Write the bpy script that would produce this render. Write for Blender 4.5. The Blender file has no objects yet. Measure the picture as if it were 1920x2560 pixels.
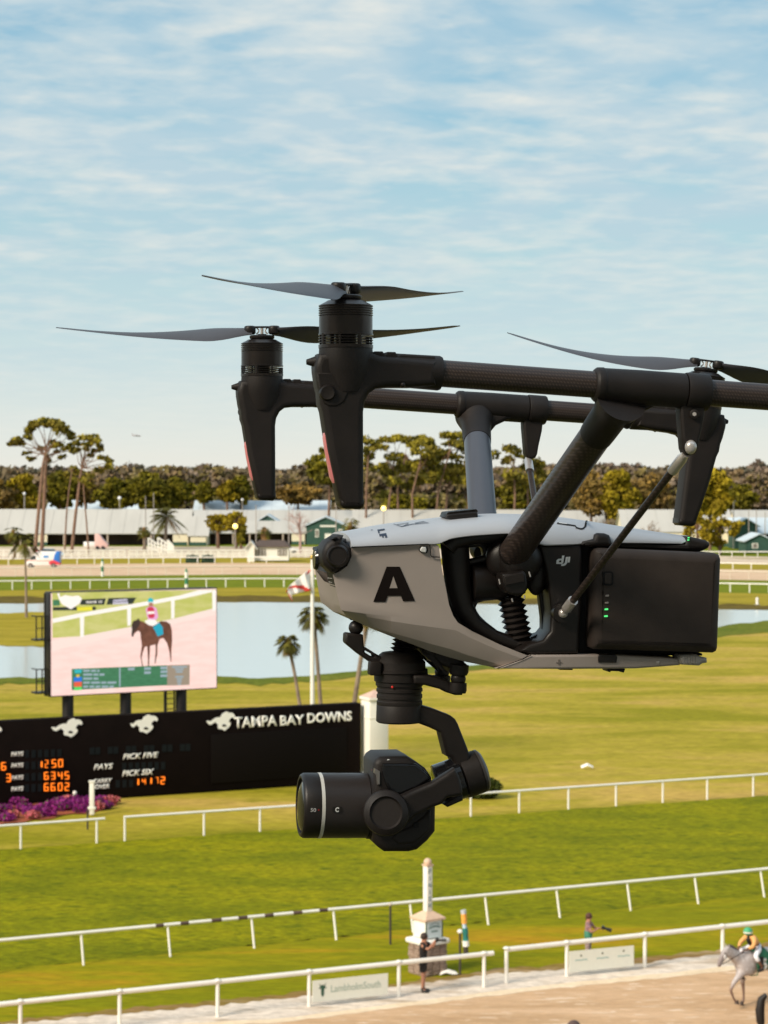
import bpy, bmesh, math, random
from mathutils import Vector, Matrix, Quaternion
R = math.radians
random.seed(7)
scene = bpy.context.scene
# ------------------------------------------------------------------ camera
FPX = 5475.0
PITCH = math.atan(100 / FPX)
CAM_Z = 15.0
cam_d = bpy.data.cameras.new('camera')
cam = bpy.data.objects.new('camera', cam_d)
scene.collection.objects.link(cam)
cam.location = (0, 0, CAM_Z)
cam.rotation_euler = (math.pi / 2 - PITCH, 0, 0)
cam_d.sensor_fit = 'VERTICAL'; cam_d.sensor_height = 36.0; cam_d.sensor_width = 27.0
cam_d.lens = 36.0 * FPX / 2560
cam_d.clip_start = 0.1; cam_d.clip_end = 30000
cam_d.dof.use_dof = True; cam_d.dof.focus_distance = 1.86; cam_d.dof.aperture_fstop = 36.0
scene.camera = cam
scene.view_settings.view_transform = 'Standard'
scene.view_settings.look = 'None'
scene.view_settings.exposure = 0.0
scene.view_settings.gamma = 1.0
# ------------------------------------------------------------------ sun and sky
SUN_EL, SUN_AZ = 34.0, -132.0        # azimuth from +Y towards +X
sd = bpy.data.lights.new('sun', 'SUN'); sd.energy = 4.8; sd.angle = R(22); sd.color = (1.0, 0.88, 0.71)
sun = bpy.data.objects.new('sun', sd); scene.collection.objects.link(sun)
_d = Vector((math.sin(R(SUN_AZ)) * math.cos(R(SUN_EL)), math.cos(R(SUN_AZ)) * math.cos(R(SUN_EL)), math.sin(R(SUN_EL))))
sun.rotation_euler = (-_d).to_track_quat('-Z', 'Y').to_euler()
sun.location = (0, 0, 60)
W = bpy.data.worlds.new('World'); scene.world = W; W.use_nodes = True
nt = W.node_tree; nt.nodes.clear()
def N(t, tp, **kw):
    n = t.nodes.new(tp)
    for k, v in kw.items(): setattr(n, k, v)
    return n
def setin(n, **kw):
    for k, v in kw.items():
        n.inputs[k.replace('_', ' ')].default_value = v
def ramp(t, stops, interp='LINEAR'):
    n = t.nodes.new('ShaderNodeValToRGB'); e = n.color_ramp.elements
    n.color_ramp.interpolation = interp
    while len(e) > 1: e.remove(e[-1])
    e[0].position, e[0].color = stops[0][0], tuple(stops[0][1]) + (1,)
    for p, c in stops[1:]:
        x = e.new(p); x.color = tuple(c) + (1,)
    return n
def mth(t, op, a, b=None, c=None):
    n = t.nodes.new('ShaderNodeMath'); n.operation = op
    for i, v in enumerate((a, b, c)):
        if v is None: continue
        if isinstance(v, (int, float)): n.inputs[i].default_value = v
        else: t.links.new(v, n.inputs[i])
    return n.outputs[0]
def mixc(t, f, a, b, mode='MIX'):
    n = t.nodes.new('ShaderNodeMix'); n.data_type = 'RGBA'; n.blend_type = mode
    for i, v in ((0, f), (6, a), (7, b)):
        if isinstance(v, (int, float)): n.inputs[i].default_value = v
        elif isinstance(v, tuple): n.inputs[i].default_value = v if len(v) == 4 else v + (1,)
        else: t.links.new(v, n.inputs[i])
    return n.outputs[2]
sky = N(nt, 'ShaderNodeTexSky', sky_type='NISHITA', sun_disc=False)
sky.sun_elevation = R(SUN_EL); sky.sun_rotation = R(SUN_AZ); sky.air_density = 1.0; sky.dust_density = 1.5; sky.altitude = 10
tc = N(nt, 'ShaderNodeTexCoord'); sep = N(nt, 'ShaderNodeSeparateXYZ'); nt.links.new(tc.outputs['Generated'], sep.inputs[0])
zz = mth(nt, 'ADD', mth(nt, 'MAXIMUM', sep.outputs[2], 0.0), 0.11)
cx = mth(nt, 'DIVIDE', sep.outputs[0], zz); cy = mth(nt, 'DIVIDE', sep.outputs[1], zz)
comb = N(nt, 'ShaderNodeCombineXYZ'); nt.links.new(cx, comb.inputs[0]); nt.links.new(cy, comb.inputs[1])
def noise(t, vec, scale, detail=6, rough=.55, dist=0., lac=2.0):
    n = t.nodes.new('ShaderNodeTexNoise'); n.inputs['Scale'].default_value = scale; n.inputs['Detail'].default_value = detail
    n.inputs['Roughness'].default_value = rough; n.inputs['Distortion'].default_value = dist; n.inputs['Lacunarity'].default_value = lac
    if vec is not None: t.links.new(vec, n.inputs['Vector'])
    return n.outputs['Fac']
mp = N(nt, 'ShaderNodeMapping'); nt.links.new(comb.outputs[0], mp.inputs[0]); mp.inputs['Location'].default_value = (3.1, 1.7, 0)
mp.inputs['Rotation'].default_value = (0, 0, R(-14))
n1 = noise(nt, mp.outputs[0], 9.5, 5, .5, .15)
n2r = ramp(nt, [(.36, (0, 0, 0)), (.64, (1, 1, 1))]); nt.links.new(noise(nt, mp.outputs[0], 1.5, 4, .5, .3), n2r.inputs[0]); n2 = n2r.outputs[0]
n3 = noise(nt, mp.outputs[0], 3.0, 5, .55, .5)
# sky tone by elevation (open sky seen through thin high cloud)
base = ramp(nt, [(0.0, (1.02, 1.0, .90)), (.015, (.92, .96, .90)), (.05, (.68, .83, .86)), (.10, (.50, .73, .79)), (.16, (.37, .63, .76)), (.22, (.30, .56, .73)), (.5, (.30, .47, .66)), (1.0, (.24, .38, .58))])
nt.links.new(sep.outputs[2], base.inputs[0])
skyten = mixc(nt, .22, base.outputs[0], mixc(nt, 1.0, sky.outputs[0], (.1, .1, .1), 'MULTIPLY'))
elev_f = ramp(nt, [(0.0, (0, 0, 0)), (.035, (.15, .15, .15)), (.09, (.55, .55, .55)), (.14, (1, 1, 1))]); nt.links.new(sep.outputs[2], elev_f.inputs[0])
# grey-lilac sheets
g = mth(nt, 'MULTIPLY', ramp(nt, [(.34, (0, 0, 0)), (.58, (1, 1, 1))]).outputs[0], .85)
gr = [n for n in nt.nodes if n.type == 'VALTORGB'][-1]; nt.links.new(n3, gr.inputs[0])
c1 = mixc(nt, mth(nt, 'MULTIPLY', g, elev_f.outputs[0]), skyten, (.52, .665, .74))
# warm-lit cloudlets
hl = ramp(nt, [(.50, (0, 0, 0)), (.64, (.34, .34, .34)), (.84, (.95, .95, .95))])
nt.links.new(mth(nt, 'ADD', mth(nt, 'MULTIPLY', n1, .9), mth(nt, 'MULTIPLY', n2, .26)), hl.inputs[0])
hf = mth(nt, 'MULTIPLY', mth(nt, 'MULTIPLY', hl.outputs[0], .70), mth(nt, 'MULTIPLY_ADD', elev_f.outputs[0], .8, .2))
c2 = mixc(nt, hf, c1, (.87, .86, .79))
bg = N(nt, 'ShaderNodeBackground'); bg.inputs['Strength'].default_value = .1
nt.links.new(mixc(nt, 1.0, c2, (10, 10, 10), 'MULTIPLY'), bg.inputs[0])
wo = N(nt, 'ShaderNodeOutputWorld'); nt.links.new(bg.outputs[0], wo.inputs[0])
# ------------------------------------------------------------------ pixel helpers: a pixel of the photograph as a point of the place
CA, SA = math.cos(PITCH), math.sin(PITCH)
def ray(px, py):
    a, b = px - 960.0, 1280.0 - py
    return Vector((a, FPX * CA + b * SA, b * CA - FPX * SA))
def G(px, py, z=0.0):
    d = ray(px, py); t = (z - CAM_Z) / d.z
    return Vector((d.x * t, d.y * t, z))
def PD(px, py, Y):
    d = ray(px, py); t = Y / d.y
    return Vector((d.x * t, Y, CAM_Z + d.z * t))
CROPS = {'A': (560, 660, 680 / 1659), 'B': (1100, 840, 820 / 1659), 'C': (760, 1240, 580 / 1659), 'D': (1240, 1240, 680 / 1659),
         'E': (700, 1540, 560 / 1659), 'H': (900, 1860, 360 / 1659), 'I': (1130, 1300, 350 / 1659), 'J': (780, 1290, 320 / 1659), 'N': (0, 0, 1.0),
         'K': (0, 1780, 480 / 1659), 'L': (120, 1470, 440 / 1659)}
def cr(k, *pts):
    x0, y0, s = CROPS[k]
    return [(x0 + x * s, y0 + y * s) for x, y in pts]
# ------------------------------------------------------------------ materials
MATS = {}
def mat(name, col, rough=.6, metal=0., spec=.5, var=0., vscale=8., bump=0., bscale=60., emit=None, estr=0., coat=0., coords='Object', stretch=None, sheen=0.):
    if name in MATS: return MATS[name]
    m = bpy.data.materials.new(name); m.use_nodes = True; t = m.node_tree; b = t.nodes['Principled BSDF']
    b.inputs['Base Color'].default_value = tuple(col) + (1,); b.inputs['Roughness'].default_value = rough; b.inputs['Metallic'].default_value = metal
    b.inputs['Specular IOR Level'].default_value = spec
    if coat: b.inputs['Coat Weight'].default_value = coat; b.inputs['Coat Roughness'].default_value = .15
    tcn = t.nodes.new('ShaderNodeTexCoord'); v = tcn.outputs[coords]
    if stretch:
        mpn = t.nodes.new('ShaderNodeMapping'); mpn.inputs['Scale'].default_value = stretch; t.links.new(v, mpn.inputs[0]); v = mpn.outputs[0]
    n = noise(t, v, vscale, 5, .6)
    rr = t.nodes.new('ShaderNodeMapRange'); rr.inputs[1].default_value = .3; rr.inputs[2].default_value = .7
    rr.inputs[3].default_value = 1 - var; rr.inputs[4].default_value = 1 + var; t.links.new(n, rr.inputs[0])
    vm = t.nodes.new('ShaderNodeVectorMath'); vm.operation = 'SCALE'; vm.inputs[0].default_value = tuple(col); t.links.new(rr.outputs[0], vm.inputs['Scale'])
    t.links.new(vm.outputs[0], b.inputs['Base Color'])
    if bump:
        bn = t.nodes.new('ShaderNodeBump'); bn.inputs['Strength'].default_value = bump; bn.inputs['Distance'].default_value = .5 / bscale
        t.links.new(noise(t, v, bscale, 3, .6), bn.inputs['Height']); t.links.new(bn.outputs[0], b.inputs['Normal'])
    if emit: b.inputs['Emission Color'].default_value = tuple(emit) + (1,); b.inputs['Emission Strength'].default_value = estr
    MATS[name] = m
    return m
def patch_mat(name, cols, scale=1., stretch=(1, 1, 1), rough=.95, fine=6., finevar=.35, bump=.0, lo=.35, hi=.65, detail=6, dark=None):
    """ground cover: patches of two or three colours plus a fine grain"""
    if name in MATS: return MATS[name]
    m = bpy.data.materials.new(name); m.use_nodes = True; t = m.node_tree; b = t.nodes['Principled BSDF']
    b.inputs['Roughness'].default_value = rough; b.inputs['Specular IOR Level'].default_value = .1
    tcn = t.nodes.new('ShaderNodeTexCoord'); mpn = t.nodes.new('ShaderNodeMapping'); mpn.inputs['Scale'].default_value = stretch
    mpn.inputs['Rotation'].default_value = (0, 0, R(-24))
    t.links.new(tcn.outputs['Object'], mpn.inputs[0]); v = mpn.outputs[0]
    k = len(cols)
    r = ramp(t, [(lo + (hi - lo) * i / (k - 1), c) for i, c in enumerate(cols)])
    t.links.new(noise(t, v, scale, detail, .6, .3), r.inputs[0])
    rr = t.nodes.new('ShaderNodeMapRange'); rr.inputs[1].default_value = .32; rr.inputs[2].default_value = .68
    rr.inputs[3].default_value = 1 - finevar; rr.inputs[4].default_value = 1 + finevar
    t.links.new(noise(t, v, fine, 4, .7), rr.inputs[0])
    vm = t.nodes.new('ShaderNodeVectorMath'); vm.operation = 'SCALE'; t.links.new(r.outputs[0], vm.inputs[0]); t.links.new(rr.outputs[0], vm.inputs['Scale'])
    out = vm.outputs[0]
    if dark:
        dr = ramp(t, [(dark[1], (0, 0, 0)), (dark[2], (1, 1, 1))]); t.links.new(noise(t, v, dark[3], 5, .65, .6), dr.inputs[0])
        out = mixc(t, dr.outputs[0], out, tuple(dark[0]))
    t.links.new(out, b.inputs['Base Color'])
    if bump:
        bn = t.nodes.new('ShaderNodeBump'); bn.inputs['Strength'].default_value = bump; bn.inputs['Distance'].default_value = .1
        t.links.new(noise(t, v, fine, 4, .7), bn.inputs['Height']); t.links.new(bn.outputs[0], b.inputs['Normal'])
    MATS[name] = m
    return m
# ------------------------------------------------------------------ object helpers
def link(o, parent=None):
    scene.collection.objects.link(o)
    if parent is not None: o.parent = parent
    return o
def tag(o, label=None, cat=None, group=None, kind=None):
    if label: o['label'] = label
    if cat: o['category'] = cat
    if group: o['group'] = group
    if kind: o['kind'] = kind
    return o
def empty(name, loc, label, cat, group=None, rz=0.):
    o = bpy.data.objects.new(name, None); o.empty_display_size = .3; o.location = loc; o.rotation_euler = (0, 0, rz); link(o)
    return tag(o, label, cat, group)
class MB:
    def __init__(s): s.v = []; s.f = []; s.m = []; s.cur = 0
    def add(s, vs, fs, M=None):
        n = len(s.v)
        s.v += [tuple(M @ Vector(v)) if M is not None else tuple(v) for v in vs]
        s.f += [tuple(i + n for i in f) for f in fs]; s.m += [s.cur] * len(fs)
        return s
    def box(s, c, size, M=None):
        x, y, z = c; a, b, d = size[0] / 2, size[1] / 2, size[2] / 2
        vs = [(x + i * a, y + j * b, z + k * d) for i in (-1, 1) for j in (-1, 1) for k in (-1, 1)]
        return s.add(vs, [(0, 1, 3, 2), (4, 6, 7, 5), (0, 4, 5, 1), (2, 3, 7, 6), (0, 2, 6, 4), (1, 5, 7, 3)], M)
    def hexa(s, pts, M=None):  # 4 bottom then 4 top
        return s.add(pts, [(3, 2, 1, 0), (4, 5, 6, 7), (0, 1, 5, 4), (1, 2, 6, 5), (2, 3, 7, 6), (3, 0, 4, 7)], M)
    def lathe(s, p0, p1, prof, seg=24, caps=True, M=None):
        """prof: (t, r) with t in 0..1 from p0 to p1"""
        p0, p1 = Vector(p0), Vector(p1); ax = (p1 - p0); d = ax.normalized()
        a = d.orthogonal().normalized(); b = d.cross(a); vs = []; fs = []
        for t, r in prof:
            c = p0 + ax * t
            for k in range(seg):
                an = 2 * math.pi * k / seg; vs.append(c + (a * math.cos(an) + b * math.sin(an)) * r)
        for i in range(len(prof) - 1):
            for k in range(seg):
                k2 = (k + 1) % seg; fs.append((i * seg + k, i * seg + k2, (i + 1) * seg + k2, (i + 1) * seg + k))
        if caps:
            fs.append(tuple(range(seg))[::-1]); fs.append(tuple((len(prof) - 1) * seg + k for k in range(seg)))
        return s.add(vs, fs, M)
    def cyl(s, p0, p1, r0, r1=None, seg=16, M=None):
        return s.lathe(p0, p1, [(0, r0), (1, r0 if r1 is None else r1)], seg, True, M)
    def tube(s, pts, radii, seg=10, M=None):
        pts = [Vector(p) for p in pts]
        if isinstance(radii, (int, float)): radii = [radii] * len(pts)
        vs = []; fs = []; up = None
        for i, p in enumerate(pts):
            d = (pts[min(i + 1, len(pts) - 1)] - pts[max(i - 1, 0)]).normalized()
            if up is None: up = d.orthogonal().normalized()
            up = (up - d * up.dot(d)).normalized(); b = d.cross(up)
            for k in range(seg):
                an = 2 * math.pi * k / seg; vs.append(p + (up * math.cos(an) + b * math.sin(an)) * radii[i])
        for i in range(len(pts) - 1):
            for k in range(seg):
                k2 = (k + 1) % seg; fs.append((i * seg + k, i * seg + k2, (i + 1) * seg + k2, (i + 1) * seg + k))
        fs.append(tuple(range(seg))[::-1]); fs.append(tuple((len(pts) - 1) * seg + k for k in range(seg)))
        return s.add(vs, fs, M)
    def ball(s, c, r, su=14, sv=9, sc=(1, 1, 1), M=None):
        c = Vector(c); vs = [c + Vector((0, 0, -r * sc[2]))]; fs = []
        for j in range(1, sv):
            ph = -math.pi / 2 + math.pi * j / sv
            for k in range(su):
                an = 2 * math.pi * k / su
                vs.append(c + Vector((r * sc[0] * math.cos(ph) * math.cos(an), r * sc[1] * math.cos(ph) * math.sin(an), r * sc[2] * math.sin(ph))))
        vs.append(c + Vector((0, 0, r * sc[2])))
        for k in range(su):
            k2 = (k + 1) % su; fs.append((0, 1 + k2, 1 + k))
            for j in range(sv - 2):
                o = 1 + j * su; fs.append((o + k, o + k2, o + su + k2, o + su + k))
            fs.append((1 + (sv - 2) * su + k, 1 + (sv - 2) * su + k2, len(vs) - 1))
        return s.add(vs, fs, M)
    def build(s, name, material, parent=None, smooth=True, bevel=0., seg=2, angle=35, loc=None, recalc=True):
        me = bpy.data.meshes.new(name)
        off = Vector(loc) if loc is not None else Vector((0, 0, 0))
        me.from_pydata([tuple(Vector(v) - off) for v in s.v], [], s.f)
        for m_ in (material if isinstance(material, (list, tuple)) else [material]): me.materials.append(m_)
        for p, k in zip(me.polygons, s.m): p.material_index = k
        if recalc:
            bm = bmesh.new(); bm.from_mesh(me); bmesh.ops.recalc_face_normals(bm, faces=bm.faces); bm.to_mesh(me); bm.free()
        return finish(me, name, parent, smooth, bevel, seg, angle, loc)
def finish(me, name, parent=None, smooth=True, bevel=0., seg=2, angle=35, loc=None):
    if bevel:
        bm = bmesh.new(); bm.from_mesh(me)
        bmesh.ops.remove_doubles(bm, verts=bm.verts, dist=1e-6)
        es = [e for e in bm.edges if len(e.link_faces) == 2 and e.calc_face_angle(0) > R(angle)]
        if es:
            try: bmesh.ops.bevel(bm, geom=es, offset=bevel, segments=seg, profile=.5, affect='EDGES', clamp_overlap=True)
            except Exception as ex: print('bevel', name, ex)
        bm.to_mesh(me); bm.free()
    if smooth:
        me.shade_smooth()
        try: me.set_sharp_from_angle(angle=R(40))
        except Exception: pass
    o = bpy.data.objects.new(name, me)
    if loc is not None: o.location = loc
    return link(o, parent)
def dup(root, loc=None, rz=None, label=None, group=None):
    def cp(o, par):
        c = o.copy(); scene.collection.objects.link(c)
        if par is not None: c.parent = par
        for ch in kids[o.name]: cp(ch, c)
        return c
    kids = {}
    def walk(o):
        kids[o.name] = [x for x in scene.objects if x.parent == o]
        for x in kids[o.name]: walk(x)
    walk(root)
    r = cp(root, None)
    if loc is not None: r.location = loc
    if rz is not None: r.rotation_euler = (0, 0, rz)
    if label: r['label'] = label
    if group: r['group'] = group
    return r
def curve_plate(name, polys, half, bevel=0., res=2, fill=True):
    """2D outline with holes -> mesh, thickness +-half in local z, rounded edges"""
    cu = bpy.data.curves.new(name, 'CURVE'); cu.dimensions = '2D'; cu.fill_mode = 'BOTH'
    cu.extrude = max(half - bevel, 0); cu.bevel_depth = bevel; cu.bevel_resolution = res; cu.offset = -bevel
    for poly in polys:
        sp = cu.splines.new('POLY'); sp.points.add(len(poly) - 1); sp.use_cyclic_u = True
        for p, q in zip(sp.points, poly): p.co = (q[0], q[1], 0, 1)
    ob = bpy.data.objects.new(name, cu); scene.collection.objects.link(ob)
    dg = bpy.context.evaluated_depsgraph_get(); dg.update()
    me = bpy.data.meshes.new_from_object(ob.evaluated_get(dg)); bpy.data.objects.remove(ob); bpy.data.curves.remove(cu)
    me.materials.clear()
    return me
def text_mesh(s, size=1., extrude=.0, bold=0., shear=0., sx=1., spacing=1.):
    cu = bpy.data.curves.new('txt', 'FONT'); cu.body = s; cu.size = size; cu.extrude = extrude; cu.offset = bold; cu.shear = shear; cu.space_character = spacing
    cu.resolution_u = 3
    ob = bpy.data.objects.new('txt', cu); scene.collection.objects.link(ob)
    dg = bpy.context.evaluated_depsgraph_get(); dg.update()
    me = bpy.data.meshes.new_from_object(ob.evaluated_get(dg)); bpy.data.objects.remove(ob); bpy.data.curves.remove(cu)
    me.materials.clear()
    for v in me.vertices: v.co.x *= sx
    return me
def fit_text(s, w, h, bold=0., shear=0., ext=.01):
    """text mesh scaled to fit the box w x h, lower left corner at 0,0"""
    me = text_mesh(s, 1., 0., bold, shear)
    xs = [v.co.x for v in me.vertices]; ys = [v.co.y for v in me.vertices]
    x0, x1, y0, y1 = min(xs), max(xs), min(ys), max(ys)
    for v in me.vertices: v.co = ((v.co.x - x0) / (x1 - x0) * w, (v.co.y - y0) / (y1 - y0) * h, 0)
    bm = bmesh.new(); bm.from_mesh(me)
    if ext:
        r = bmesh.ops.extrude_face_region(bm, geom=bm.faces[:]); bmesh.ops.translate(bm, verts=[g_ for g_ in r['geom'] if isinstance(g_, bmesh.types.BMVert)], vec=(0, 0, ext))
    bmesh.ops.recalc_face_normals(bm, faces=bm.faces)
    bm.to_mesh(me); bm.free()
    return me
def place_mesh(me, name, material, parent, M, smooth=False, fix=True):
    me.transform(M)
    if fix:
        bm = bmesh.new(); bm.from_mesh(me); bmesh.ops.recalc_face_normals(bm, faces=bm.faces); bm.to_mesh(me); bm.free()
    me.materials.append(material); me.name = name
    if smooth:
        me.shade_smooth(); me.set_sharp_from_angle(angle=R(40))
    return link(bpy.data.objects.new(name, me), parent)
def skin(name, nodes, edges, material, parent=None, level=2, root=0, loc=None):
    """nodes: list of (x,y,z,r)"""
    me = bpy.data.meshes.new(name); me.from_pydata([n[:3] for n in nodes], edges, [])
    ob = bpy.data.objects.new(name, me); scene.collection.objects.link(ob)
    md = ob.modifiers.new('skin', 'SKIN'); md.use_smooth_shade = True
    sv = me.skin_vertices[0].data
    for i, n in enumerate(nodes):
        r = n[3]; sv[i].radius = (r, n[4] if len(n) > 4 else r); sv[i].use_root = (i == root)
    ss = ob.modifiers.new('sub', 'SUBSURF'); ss.levels = level; ss.render_levels = level
    dg = bpy.context.evaluated_depsgraph_get(); dg.update()
    m2 = bpy.data.meshes.new_from_object(ob.evaluated_get(dg)); bpy.data.objects.remove(ob)
    m2.materials.clear(); m2.name = name
    for m_ in (material if isinstance(material, (list, tuple)) else [material]): m2.materials.append(m_)
    m2.shade_smooth()
    o = bpy.data.objects.new(name, m2)
    if loc is not None: o.location = loc
    return link(o, parent)
# ================================================================== THE DRONE (traced on planes of its own frame, then given depth)
PSI, TH = R(10.5), R(3.59)
AX = Vector((math.cos(PSI) * math.cos(TH), math.sin(PSI) * math.cos(TH), -math.sin(TH)))
AY = Vector((-math.sin(PSI), math.cos(PSI), 0)); AZ = AX.cross(AY)
ORG = Vector((.5118 * math.cos(PSI) - 1.93 * math.sin(PSI), .5118 * math.sin(PSI) + 1.93 * math.cos(PSI), CAM_Z - .05))
MROT = Matrix((AX, AY, AZ)).transposed()
MW = Matrix.Translation(ORG) @ MROT.to_4x4(); MWI = MW.inverted()
def Lp(k, px, py, s):
    """local point of the drone seen at a pixel, on the plane y = s of its frame"""
    (x, y), = cr(k, (px, py)); d = ray(x, y)
    n = AY; t = (ORG + AY * s - cam.location).dot(n) / d.dot(n)
    return MWI @ (Vector(cam.location) + d * t)
def rad(k, px, s=0., at=None):
    return px * CROPS[k][2] * ((ORG + AY * s).y if at is None else at) / FPX
def LP2(k, pts, s): return [(p.x, p.z) for p in (Lp(k, x, y, s) for x, y in pts)]
BLK = mat('drone_black_plastic', (.018, .0132, .0115), .55, spec=.42, var=.25, vscale=30, bump=.25, bscale=900)
BLK2 = mat('drone_soft_black', (.016, .012, .0105), .42, spec=.45, var=.2, vscale=25, bump=.1, bscale=600)
GLOSS = mat('gloss_black', (.008, .008, .009), .16, spec=.5, var=.1, coat=.3)
ALU = mat('motor_black_alloy', (.060, .050, .046), .30, metal=.8, var=.15, vscale=40)
SILV = mat('bare_steel', (.78, .72, .68), .3, metal=.55, var=.08, vscale=90)
SHELL = mat('shell_warm_grey', (.46, .395, .355), .46, metal=.1, spec=.5, var=.06, vscale=9, bump=.12, bscale=1500)
TOPS = mat('shell_skylit_grey', (.55, .57, .61), .42, metal=.1, spec=.5, var=.03, vscale=10, bump=.08, bscale=1500)  # lighter and bluer than the sides: sky light put into the colour
BATT = mat('battery_black', (.052, .038, .031), .62, spec=.35, var=.22, vscale=22, bump=.3, bscale=1100)
GREEN = mat('green_led', (.05, .6, .15), .4, emit=(.12, 1., .25), estr=.9)
PINK = mat('red_lamp_cover', (.62, .20, .19), .35, emit=(.9, .25, .25), estr=.18)
WLED = mat('white_lamp_cover', (.8, .8, .78), .3, emit=(1, 1, 1), estr=.15)
WHITEP = mat('white_print', (.8, .8, .78), .5)
INK = mat('navy_print', (.03, .045, .08), .5)
BLKPRINT = mat('black_print', (.010, .006, .005), .7, spec=.15, var=.1)
SEAM = mat('panel_gap', (.006, .005, .005), .8)
def carbon(name, base, rough=.38, sc=150.):
    m = bpy.data.materials.new(name); m.use_nodes = True; t = m.node_tree; b = t.nodes['Principled BSDF']
    tcn = t.nodes.new('ShaderNodeTexCoord'); mp_ = t.nodes.new('ShaderNodeMapping'); mp_.inputs['Rotation'].default_value = (R(20), R(38), 0)
    t.links.new(tcn.outputs['Object'], mp_.inputs[0])
    w = t.nodes.new('ShaderNodeTexWave'); w.inputs['Scale'].default_value = sc; w.inputs['Distortion'].default_value = 2.2; w.inputs['Detail'].default_value = 3; w.inputs['Detail Scale'].default_value = 2.0
    t.links.new(mp_.outputs[0], w.inputs['Vector'])
    w2 = t.nodes.new('ShaderNodeTexWave'); w2.bands_direction = 'Z'; w2.inputs['Scale'].default_value = sc * .8; w2.inputs['Distortion'].default_value = 1.2
    t.links.new(tcn.outputs['Object'], w2.inputs['Vector'])
    f = mth(t, 'MULTIPLY', w.outputs['Fac'], w2.outputs['Fac'])
    t.links.new(mixc(t, f, tuple(x * .62 for x in base), tuple(x * 1.55 for x in base)), b.inputs['Base Color'])
    t.links.new(mth(t, 'MULTIPLY_ADD', f, .2, rough - .08), b.inputs['Roughness']); b.inputs['Specular IOR Level'].default_value = .5
    bn = t.nodes.new('ShaderNodeBump'); bn.inputs['Strength'].default_value = .12; bn.inputs['Distance'].default_value = .0004; t.links.new(f, bn.inputs['Height']); t.links.new(bn.outputs[0], b.inputs['Normal'])
    return m
CARB = carbon('carbon_tube', (.062, .044, .037)); CARB2 = carbon('lens_barrel_weave', (.040, .031, .028), .45, 420.)
BLADE = mat('blade_dark_grey', (.085, .085, .098), .45, spec=.5, var=.1)
drone = bpy.data.objects.new('camera_drone', None); drone.empty_display_size = .2; link(drone)
drone.location = ORG; drone.rotation_euler = MROT.to_euler()
tag(drone, 'grey and black camera drone hovering in the foreground with gimbal camera slung beneath', 'drone')
def dplate(name, k, polys, s_c, half, m, parent=drone, bevel=.001, res=2, mirror=False, smooth=True, tr=None):
    """outline(s) traced on the near face (s_c - half) of a plate in the drone frame"""
    me = curve_plate(name, [LP2(k, p, (s_c - half) if tr is None else tr) for p in polys], half, bevel, res)
    M = Matrix(((1, 0, 0, 0), (0, 0, 1, s_c), (0, 1, 0, 0), (0, 0, 0, 1)))
    o = place_mesh(me, name, m, parent, M, smooth)
    if mirror: mirror_copy(o, parent)
    return o
def mirror_mesh(me, fx, fy, xm=0.):
    m2 = me.copy()
    for v in m2.vertices:
        x, y, z = v.co
        v.co = (2 * xm - x if fx else x, -y if fy else y, z)
    if fx != fy: m2.flip_normals()
    return m2
def mirror_copy(o, parent, fx=False, fy=True, xm=0.):
    c = bpy.data.objects.new(o.name.split('.')[0], mirror_mesh(o.data, fx, fy, xm)); link(c, parent)
    for p in ('label',):
        if p in o: c[p] = o[p]
    for ch in [x for x in scene.objects if x.parent == o]: mirror_copy(ch, c, fx, fy, xm)
    return c
XM = -.0094; SB = .2545
# ---- booms
bm0 = Lp('B', 0, 189, -SB); bm1 = Lp('B', 1600, 305, -SB); CB = (bm0.z + bm1.z) / 2
o = MB().cyl((-.20, -SB, CB), (.18, -SB, CB), .0106, seg=40).build('boom_tube', CARB, drone)
mirror_copy(o, drone)
# ---- tee joints with clamps
tj0 = Lp('B', 775, 247, -SB).x; tj1 = Lp('B', 1237, 280, -SB).x; tj2 = Lp('B', 1352, 285, -SB).x
o = MB().lathe((tj0, -SB, CB), (tj1 - .0008, -SB, CB), [(0, .0118), (.03, .0138), (.10, .0142), (.105, .0137), (.12, .0137), (.5, .0142), (1, .0142)], 40).build('tee_joint', BLK, drone, bevel=.0005, seg=1)
P0 = Lp('C', 1500, 412, -.056); P1 = Lp('B', 905, 335, -SB); ad = (P1 - P0)
sl = MB().lathe(P0 + ad * .80, P0 + ad * 1.02, [(0, .0139), (.15, .0143), (.6, .0150), (.8, .018), (1, .021)], 40).build('tee_branch', BLK, o)
gs = dplate('gusset', 'B', [[(990, 300), (1180, 320), (1100, 352), (1030, 385), (960, 470), (900, 440)]], -SB + .004, .007, BLK, o, .004)
mirror_copy(o, drone)
# ---- arms
arm = MB().lathe(P0, P0 + ad * .9, [(0, .0127), (.012, .0136), (1, .0133)], 44).build('arm_tube', CARB, drone)
MB().lathe(P0 - ad * .03, P0 + ad * .01, [(0, .0105), (.7, .0142), (1, .0142)], 36).build('arm_collar', BLK2, arm)
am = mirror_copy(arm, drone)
am.data.materials.clear(); am.data.materials.append(mat('arm_grey_tube', (.085, .092, .115), .33, spec=.6, var=.08)); am['label'] = 'far arm tube with a plain blue grey surface'
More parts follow.
